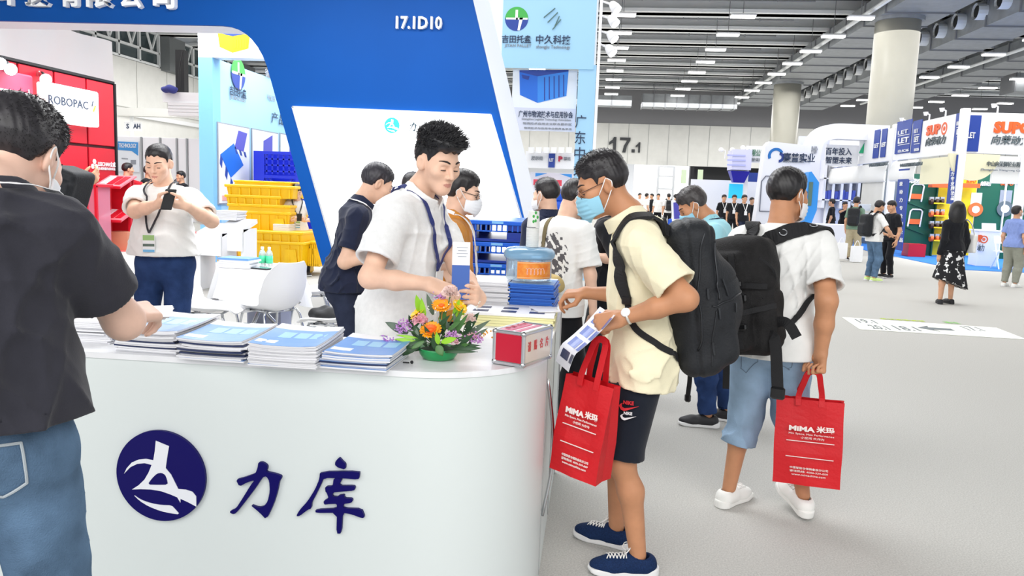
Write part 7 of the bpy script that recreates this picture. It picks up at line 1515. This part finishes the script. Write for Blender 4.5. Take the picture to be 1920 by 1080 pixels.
MB().tube(tw(resample([c_(-.03, .085, .27), c_(-.025, .09, .32), c_(.025, .09, .32), c_(.03, .085, .27)], 14)), .008, 8).build('grab_handle', B_st, t, True)
# ------------------------------------------------------------------ 6 the man in aqua
Pa = person(np.array([.87, 5.35, 0]), 170, 1.69, 'person in pale aqua polo and blue jeans with blue mask, head bowed', bw=1.1, bd=1.12, belly=.02, L=1, sk='tan', lean=10, head=(10, 34, 0), neck=(0, .05, -.03), mask='blue', arms={'L': arm_pose(pY(1283, 470, 5.2), (1, -.5, -.8), (-1, 0, .3), (0, .5, .6), 'hold'), 'R': arm_pose(pY(1275, 465, 5.5), (1, .5, -.8), (-1, 0, .3), (0, -.5, .6), 'hold')}, feet={'L': dict(p=(-.1, .02), toe=-6), 'R': dict(p=(.11, -.12), toe=10)}, shirt=dict(c=C_aqua, collar='polo', hem=.84, slv=.78, seed=31, flare=.02), lower=dict(c=D_dk, amp=.007, i=.022), shoes=dict(up=S_blk, lace=None), hair=dict(c=(62, 58, 58), t=.011, top=.02, n=1200, spike=.012, nape=-.05))
TA = Pa['TP']; P, N = snap(lambda P: np.minimum(Pa['shirt_f'](P), Pa['head'](P)), [TA((-.085, .05, 1.46)), TA((-.075, -.02, 1.478)), TA((0, -.085, 1.478)), TA((.075, -.02, 1.478))], .006, 30); MB().tube(Pa['toW'](P), .004, 6).build('collar_line', mat('piping_navy', (28, 38, 66), .7), Pa['shirt'], True)
# ------------------------------------------------------------------ 7 the man with the tactical backpack
loc = np.array([.885, 3.80, 0]); tL = lambda p: rot('Z', 90-66).T@np.array(p)
Pb = person(loc, 66, 1.715, 'person in white T-shirt and rolled light jeans walking away with a red bag', bw=1.09, bd=1.1, belly=.01, L=0, sk='tan', lean=3, head=(-28, 6, 0), neck=(-.01, .02, 0), mask='white', arms={'r': 1.16, 'R': arm_pose(pY(1539, 662, 3.62), (.0, -1, .1), (.02, .08, -1), (-.85, -.3, .1), 'grip')},
   feet={'L': dict(p=(-.165, .035), toe=18), 'R': dict(p=(.19, .10), toe=-42, lift=.03, pitch=-14)},
   shirt=dict(c=C_wht, hem=.83, slv=.74, i=.024, amp=.008, flare=.018, seed=41), lower=dict(c=D_lt, end=.33, i=.022, i2=.03, amp=.008, roll=.055), shoes=dict(up=S_wht, sole=S_wht, lace=L_wht), hair=dict(t=.013, top=.017, spike=.007, n=2200, c=(32, 30, 32), nape=-.055))
tw = Pb['toW']; gb = tw([Pb['J']['R']['info']['grip']])[0]; tote(pY(1519, 748, 3.70), (.965, -.25, 0), .30, .405, .115, gb-Z3*.01, 'red carrier bag hanging from the hand of the man in rolled jeans', lean=-.03)
TB = Pb['TP']; sfb = Pb['shirt_f']; Rk = rot('X', -4)@rot('Y', -9)@rot('Z', -8); c0 = np.array([-.135, -.285, 1.14])
t = to_root('backpack', 'black tactical backpack with buckles and dangling straps, slung on the man in rolled jeans', 'backpack', tw, (-.13, -.3, .78))
def pack2(P):
    q_ = (P-f32(c0))@f32(Rk)
    d = rbox(q_, (0, 0, -.01), (.2, .105, .27), .06); d = smin(d, ell(q_, (0, -.02, .07), (.205, .15, .19)), .05); d = smin(d, rbox(q_, (-.015, -.13, -.12), (.14, .06, .13), .045), .012); d = smin(d, rbox(q_, (0, -.12, .11), (.12, .05, .09), .04), .012)
    d = smin(d, rbox(q_, (.185, -.01, -.1), (.03, .07, .12), .025), .012); d = smin(d, rbox(q_, (-.185, -.01, -.1), (.03, .07, .12), .025), .012)
    return d+.004*np.sin(q_[:, 2]*38+q_[:, 0]*22+2*np.sin(q_[:, 1]*17))+.005*np.exp(-((q_[:, 2]-.012)/.008)**2)
V, Q = mesh_sdf(pack2, c0-np.array([.4, .4, .42]), c0+np.array([.4, .35, .42]), .0065); pk = mk('pack_body', tw(V), Q, B_pk2, t); c_ = lambda x, y, z: c0+Rk@np.array([x, y, z]); Rzb = Pb['Rz']
def band(pts, w_, nm='webbing', th=.004, mt=None, n=26): P, N = snap(pack2, [c_(*p) for p in pts], .001, n); return MB().ribbon(tw(P), N@Rzb.T, w_, th).build(nm, mt or B_st, pk)
band([(-.05, -.2, .2), (-.05, -.24, .1), (-.045, -.24, -.02)], .026); band([(.06, -.2, .22), (.08, -.2, .05), (.09, -.2, -.1), (.09, -.18, -.24)], .026); band([(-.19, -.1, .03), (-.08, -.22, .02), (.08, -.22, .02), (.2, -.1, .03)], .026); band([(.2, -.05, -.06), (.1, -.2, -.08), (0, -.22, -.09)], .025)
for p, sz in (((.085, -.20, .04), (.05, .02, .03)), ((.11, -.2, -.0), (.06, .022, .035)), ((.1, -.19, -.14), (.05, .02, .03)), ((-.05, -.23, .1), (.03, .02, .06))): P, N = snap(pack2, [c_(*p), c_(p[0]+.01, p[1], p[2])], .006, 4); MB().box(tw([P[0]])[0], sz, Rzb@Rk, bev=.006).build('buckle', B_bk, pk)
P, N = snap(pack2, [c_(-.19, -.12, .07), c_(-.16, -.16, .07)], .002, 5); 
for x0 in (-.045,): P, N = snap(pack2, [c_(x0, -.22, .16), c_(x0, -.24, .06)], .006, 8); MB().ribbon(tw(P), N@Rzb.T, .018, .008).build('zip_pull', B_zip, pk)
pc_ = c_(-.20, -.06, .10); P, N = snap(pack2, [pc_, pc_+np.array([.01, 0, 0])], .004, 4); nw = Rzb@N[0]; Uw = Z3-nw*nw[2]; Uw /= np.linalg.norm(Uw); MB().prism([(-.03, .03), (.035, .035), (.005, -.035)], tw([P[0]])[0], np.cross(Uw, nw), Uw, .004).build('red_patch', mat('patch_red', (230, 60, 66), .6), pk)
bf = lambda P: np.minimum(sfb(P), Pb['head'](P)+.03)
P, N = snap(bf, [c_(.04, .06, .26), TB((-.02, -.15, 1.40)), TB((.09, -.11, 1.46)), TB((.17, -.03, 1.475)), TB((.19, .06, 1.40)), TB((.185, .11, 1.30)), TB((.185, .07, 1.2)), TB((.175, -.06, 1.13)), TB((.12, -.15, 1.03)), c_(.19, .04, -.14)], .004, 70); w_ = np.interp(np.linspace(0, 1, 70), [0, .1, .42, .5, .56, 1], [.06, .075, .075, .06, .026, .024]); MB().ribbon(tw(P), N@Rzb.T, w_, .013).build('shoulder_strap', B_st, t)
for i in (12, 21): MB().tube([tw([P[i]])[0]+Rzb@(N[i]*.016+np.cross(N[i], Z3)*.0)+.016*(math.cos(a)*Rzb@np.cross(N[i], (P[i+1]-P[i])/np.linalg.norm(P[i+1]-P[i]))+math.sin(a)*Rzb@((P[i+1]-P[i])/np.linalg.norm(P[i+1]-P[i]))) for a in np.linspace(.3, 5.2, 14)], .003, 6).build('strap_ring', mat('ring_steel', (170, 172, 176), .3, .8), t, True)
MB().box(tw([P[36]])[0]+Rzb@N[36]*.01, (.035, .03, .04), Rzb@frame(N[36]), bev=.006).build('strap_buckle', B_bk, t)
P, N = snap(bf, [c_(-.06, .06, .27), TB((-.12, -.14, 1.42)), TB((-.14, -.04, 1.475)), TB((-.145, .08, 1.40))], .004, 30); MB().ribbon(tw(P), N@Rzb.T, .065, .012).build('shoulder_strap', B_st, t)
def dangle(pts, w_, buckle=None):
    P = resample([c_(*p) for p in pts], 20); MB().ribbon(tw(P), np.tile(Rzb@np.array([0, -1., .1]), (20, 1)), w_, .003).build('dangling_strap', B_st, t)
    if buckle: MB().box(tw([P[-1]])[0], buckle, Rzb, bev=.008).build('side_buckle', B_bk, t)
dangle([(.15, -.04, -.2), (.2, -.09, -.19), (.215, -.1, -.24), (.21, -.1, -.44)], .05, (.06, .022, .055)); dangle([(.15, -.03, -.17), (.22, -.06, -.13), (.27, -.08, -.14), (.30, -.07, -.2)], .045)
dangle([(-.15, -.08, -.22), (-.2, -.12, -.28), (-.19, -.12, -.36), (-.21, -.12, -.47)], .022, (.03, .015, .04)); dangle([(-.02, -.12, -.24), (.0, -.14, -.3), (-.01, -.14, -.42)], .03); dangle([(-.14, -.1, -.23), (-.19, -.1, -.3), (-.15, -.1, -.34), (-.12, -.1, -.25)], .018); dangle([(.17, -.1, .16), (.215, -.06, .1), (.2, -.03, .02), (.17, -.1, -.02)], .012)
# pockets of the light jeans
for pts in (((.05, -.2, .83), (.15, -.17, .84), (.155, -.17, .74), (.1, -.19, .70), (.05, -.2, .73)), ((-.05, -.2, .83), (-.15, -.17, .84), (-.155, -.17, .74), (-.1, -.19, .70), (-.05, -.2, .73))):
    q_ = np.concatenate([np.linspace(pts[i], pts[(i+1) % 5], 8) for i in range(5)])
    for _ in range(5): G_ = grad(Pb['lower_f'], q_, .004); q_ = q_-(Pb['lower_f'](q_.astype(np.float32))-.001)[:, None]*G_*.8
    MB().tube(tw(q_), .0018, 5).build('stitching', mat('stitch_grey', (112, 130, 150), .8), Pb['lower'])
# ------------------------------------------------------------------ 8 people farther off
def far(x, yf, face, H, label, **k): return person(pz(x, yf, 0), face, H, label, **dict(dict(L=2), **k))
sh = lambda c, **k: dict(dict(c=c, slv=.75), **k)
M_flo = mat('skirt_floral', (30, 30, 34), .9, noise=.01, nscale=13, c2=(28, 28, 32)); cr = [n_ for n_ in M_flo.node_tree.nodes if n_.type == 'VALTORGB'][0]; cr.color_ramp.interpolation = 'CONSTANT'; cr.color_ramp.elements[1].position = .56; cr.color_ramp.elements[1].color = (.85, .85, .85, 1)
Pwm = far(1775, 570, 100, 1.64, 'person with long black hair, black cardigan and floral skirt walking away', L=1, bw=.9, shirt=sh(C_dk, slv=1.2, hem=.93, i=.02), skirt=dict(end=.36, c=M_flo, wide=1.0, dip=-.35), hair=dict(long=1, c=(24, 22, 24), n=900, spike=.02, flow=(0, 0, -1)), shoes=dict(up=S_blk, sole=S_blk), feet={'R': dict(p=(.09, .05), toe=0), 'L': dict(p=(-.14, -.02), toe=24)})
pw = Pwm['toW']; t = root('shoulder_tote', pw([(.27, -.05, .95)])[0], 'white canvas tote on the shoulder of the woman in a floral skirt', 'bag'); V, Q = mesh_sdf(lambda P: rbox(P, (.275, -.04, 1.06), (.035, .15, .16), .03)+.005*np.sin(P[:, 1]*30+P[:, 2]*20), (.1, -.3, .8), (.5, .25, 1.35), .012); mk('bag_body', pw(V), Q, C_wht, t); MB().ribbon(pw(resample([(.27, -.14, 1.2), (.23, -.09, 1.38), (.17, -.04, 1.46), (.22, .05, 1.36), (.27, .07, 1.2)], 24)), np.tile([1., 0, .4], (24, 1)), .035, .006).build('strap', C_wht, t)
far(1892, 538, 35, 1.64, 'person in periwinkle T-shirt and grey trousers looking up at the castor stand', L=1, mask='white', head=(-15, -18, 0), shirt=sh(C_per), lower=dict(c=T_gry, i=.03), shoes=dict(up=S_wht))
Py = far(1632, 527, 15, 1.65, 'person in white T-shirt and washed jeans with a black backpack, in the aisle', L=1, head=(0, 20, 0), shirt=sh(C_wht), lower=dict(c=D_mid, i=.02), shoes=dict(up=mat('shoe_lime', (214, 240, 150), .6)), arms={'R': dict(w=(.2, .28, 1.0), hint=(1, -.5, -.4), d=(-.2, 1, 0), n=(0, 0, -1), pose='hold', local=True), 'L': dict(w=(-.1, .3, 1.02), hint=(-1, -.5, -.4), d=(.2, 1, 0), n=(0, 0, -1), pose='hold', local=True)})
far(1662, 521, 200, 1.66, 'person in black with dark hair standing beside the jeans and backpack youth', L=1, shirt=sh(C_dk), lower=dict(c=T_blk), head=(0, 15, 0))
Pg = far(1596, 489, 62, 1.75, 'person in green T-shirt and khaki trousers with a black backpack and white bags', L=1, shirt=sh(C_grn), lower=dict(c=T_khk, i=.03))
def simple_pack(Pz, label, w_=.15, mt=None):
    t = root('backpack', Pz['toW']([(0, -.25, .95)])[0], label, 'backpack'); V, Q = mesh_sdf(lambda P: smin(rbox(P, (0, -.225, 1.2), (w_, .09, .24), .06), rbox(P, (0, -.31, 1.12), (w_*.8, .05, .12), .04), .03), (-.3, -.5, .85), (.3, .0, 1.55), .014); mk('pack_body', Pz['toW'](V), Q, mt or B_pk, t)
    for sg in (-1, 1): MB().ribbon(Pz['toW'](resample([(sg*.1, -.16, 1.4), (sg*.115, -.04, 1.5), (sg*.12, .1, 1.42), (sg*.14, .15, 1.25), (sg*.17, .0, 1.05), (sg*.14, -.15, 1.0)], 20)), np.array([[0, 1., .3]]*20)@Pz['Rz'].T, .05, .012).build('shoulder_strap', B_st, t)
simple_pack(Py, 'black backpack worn by the youth in washed jeans'); simple_pack(Pg, 'black backpack worn over the green T-shirt')
for x, y, lab in ((1577, 470, 'white paper bag hanging left of the khaki trousers'), (1606, 476, 'white paper bag carried right of the khaki trousers')):
    p = pY(x, y, 21.6); t = root('paper_bag', p-Z3*.2, lab, 'bag', 'white paper bags in the aisle'); MB().box(p, (.3, .12, .42), rot('Z', 20)).build('bag_body', M_fas, t); MB().tube(resample([p+np.array([-.08, 0, .2]), p+np.array([0, 0, .36]), p+np.array([.08, 0, .2])], 10), .008, 5).build('handle', M_fas, t)
far(1553, 466, 150, 1.70, 'person in black dress with hair in a bun at the white counter', L=1, bw=.86, shirt=sh(C_dk, hem=.98, i=.01), skirt=dict(end=.52, c=C_dk, wide=.9), shoes=dict(up=S_wht))
far(1577, 464, -70, 1.62, 'person in black shirt facing us behind the black dress', L=1, shirt=sh(C_dk), lower=dict(c=T_blk), arms={'R': dict(w=(.1, .2, 1.45), hint=(1, 0, -.4), d=(-.2, .2, 1), n=(0, -1, 0), pose='relaxed', local=True)})
for x, yf, lab, fc_ in ((1352, 452, 'person in black polo with white lanyard, left of the three staff', -80), (1371, 456, 'person in black polo with white lanyard, middle of the three staff', -95), (1389, 463, 'person in black polo with badge and jeans, right of the three staff', -75)):
    q_ = far(x, yf, fc_, 1.72, lab, L=1, shirt=sh(C_dk), lower=dict(c=D_ink if x > 1380 else T_blk), shoes=dict(up=S_blk)); g_ = q_['toW']
    for sg in (-1, 1): MB().bar(g_([(sg*.09, .10, 1.47)])[0], g_([(0, .165, 1.2)])[0], .03, .012).build('lanyard', R_wh, q_['root'])
    MB().box(g_([(0, .17, 1.14)])[0], (.09, .02, .13), q_['Rz']).build('badge', R_wh, q_['root'])
far(1404, 452, -60, 1.66, 'person in dark clothes beyond the white post of the funnel stand', shirt=sh(C_dk), lower=dict(c=T_blk))
Pq = far(1250, 434, 100, 1.72, 'person in white shirt with black backpack walking to the far opening', shirt=sh(C_wht), lower=dict(c=T_blk)); simple_pack(Pq, 'black backpack worn near the tall grey metal frame')
for x, yf, fc_, c_t, c_l, lab in ((1196, 428, -60, C_wht, T_gry, 'person in white, leftmost of the far crowd'), (1209, 430, 30, C_wht, T_khk, 'person in white with dark hair, second from the left of the far crowd'), (1219, 427, 200, C_dk, T_blk, 'person in black between two white shirts in the far crowd'), (1231, 432, -100, C_wht, T_blk, 'person in white facing us left of the metal frame'), (1263, 437, 10, C_dk, T_blk, 'person in black carrying a blue bag by the far opening'), (1276, 432, 90, C_dk, T_blk, 'person in black seen just over the aqua polo man'), (1334, 430, -90, C_grn, T_blk, 'person in green far behind the three staff')): far(x, yf, fc_, 1.70, lab, shirt=sh(c_t), lower=dict(c=c_l))
p = pz(1258, 437, 0); MB().box(p+Z3*.35+X3*.05, (.4, .2, .55), bev=.05).thing('blue_bag', M_pblue, 'blue bag standing beside the person in black by the far opening', 'bag')
p = pY(1279, 394, 16.0); t = root('monitor', np.array([p[0], 16, 0]), 'small white framed screen on a dark stand behind the aqua polo man', 'screen'); MB().box(p, (.42, .06, .42), rot('Y', -6)).build('frame', M_fas, t); MB().box(p-Y3*.035, (.34, .02, .33), rot('Y', -6)).build('screen', mat('screen_indigo', (58, 56, 150), .3, emit=.3), t); MB().box((p[0], 16.06, p[2]/2-.1), (.3, .06, p[2]-.2)).build('stand', M_dark, t)
p = pz(1300, 470, 0); MB().box((p[0], 14.0, .45), (1.5, .7, .9), bev=.04).thing('display_counter', M_fas, 'low white counter behind the aqua polo man', 'counter')
far(242, 463, 45, 1.86, 'person in red shirt pointing, seen past the white T-shirt shoulder', L=1, shirt=sh(C_red, slv=.9), lower=dict(c=T_blk), shoes=dict(up=S_blk), arms={'R': dict(w=(.16, .42, 1.38), hint=(1, -.4, -.6), d=(0, 1, .2), n=(0, 0, -1), pose='relaxed', local=True)})
far(281, 458, 0, 1.84, 'person in dark shirt beside the red shirt, behind the phone man', L=1, shirt=sh(C_dk), lower=dict(c=T_blk)); far(342, 458, -120, 1.74, 'person with dark hair right of the phone man', L=1, shirt=sh(C_dk), lower=dict(c=T_blk))
ls = pY(556, 430, 12.9); ls[2] = -.17
Ps = person(ls, -62, 1.72, 'person in white T-shirt sitting by the yellow crates with a phone', L=1, sk='fair', lean=4, head=(0, 22, 0), shirt=dict(c=C_wht, hem=.88, slv=.75), lower=dict(c=T_blk, top=.98), feet={'R': dict(p=(.12, .42), toe=6, lift=.17), 'L': dict(p=(-.13, .36), toe=-8, lift=.17)}, arms={'R': dict(w=(.1, .3, 1.12), hint=(1, -.4, -.4), d=(-.5, 1, .1), n=(-.3, 0, .9), pose='phone', local=True), 'L': dict(w=(-.1, .3, 1.12), hint=(-1, -.4, -.4), d=(.5, 1, .1), n=(.3, 0, .9), pose='phone', local=True)}, lanyard=dict(m=R_bk), badge=BADGE, shoes=dict(up=S_blk))
g_ = Ps['toW']; MB().box(g_([(0, .42, 1.18)])[0], (.075, .01, .14), Ps['Rz']@rot('X', -30)).thing('smartphone', M_dark, 'dark phone held by the man sitting by the yellow crates', 'phone')
p = g_([(0, -.08, 0)])[0]; MB().box((p[0], p[1], .31), (.5, .45, .62), bev=.03).thing('yellow_crate', M_pyel, 'yellow crate used as a seat beside the stack', 'crate')
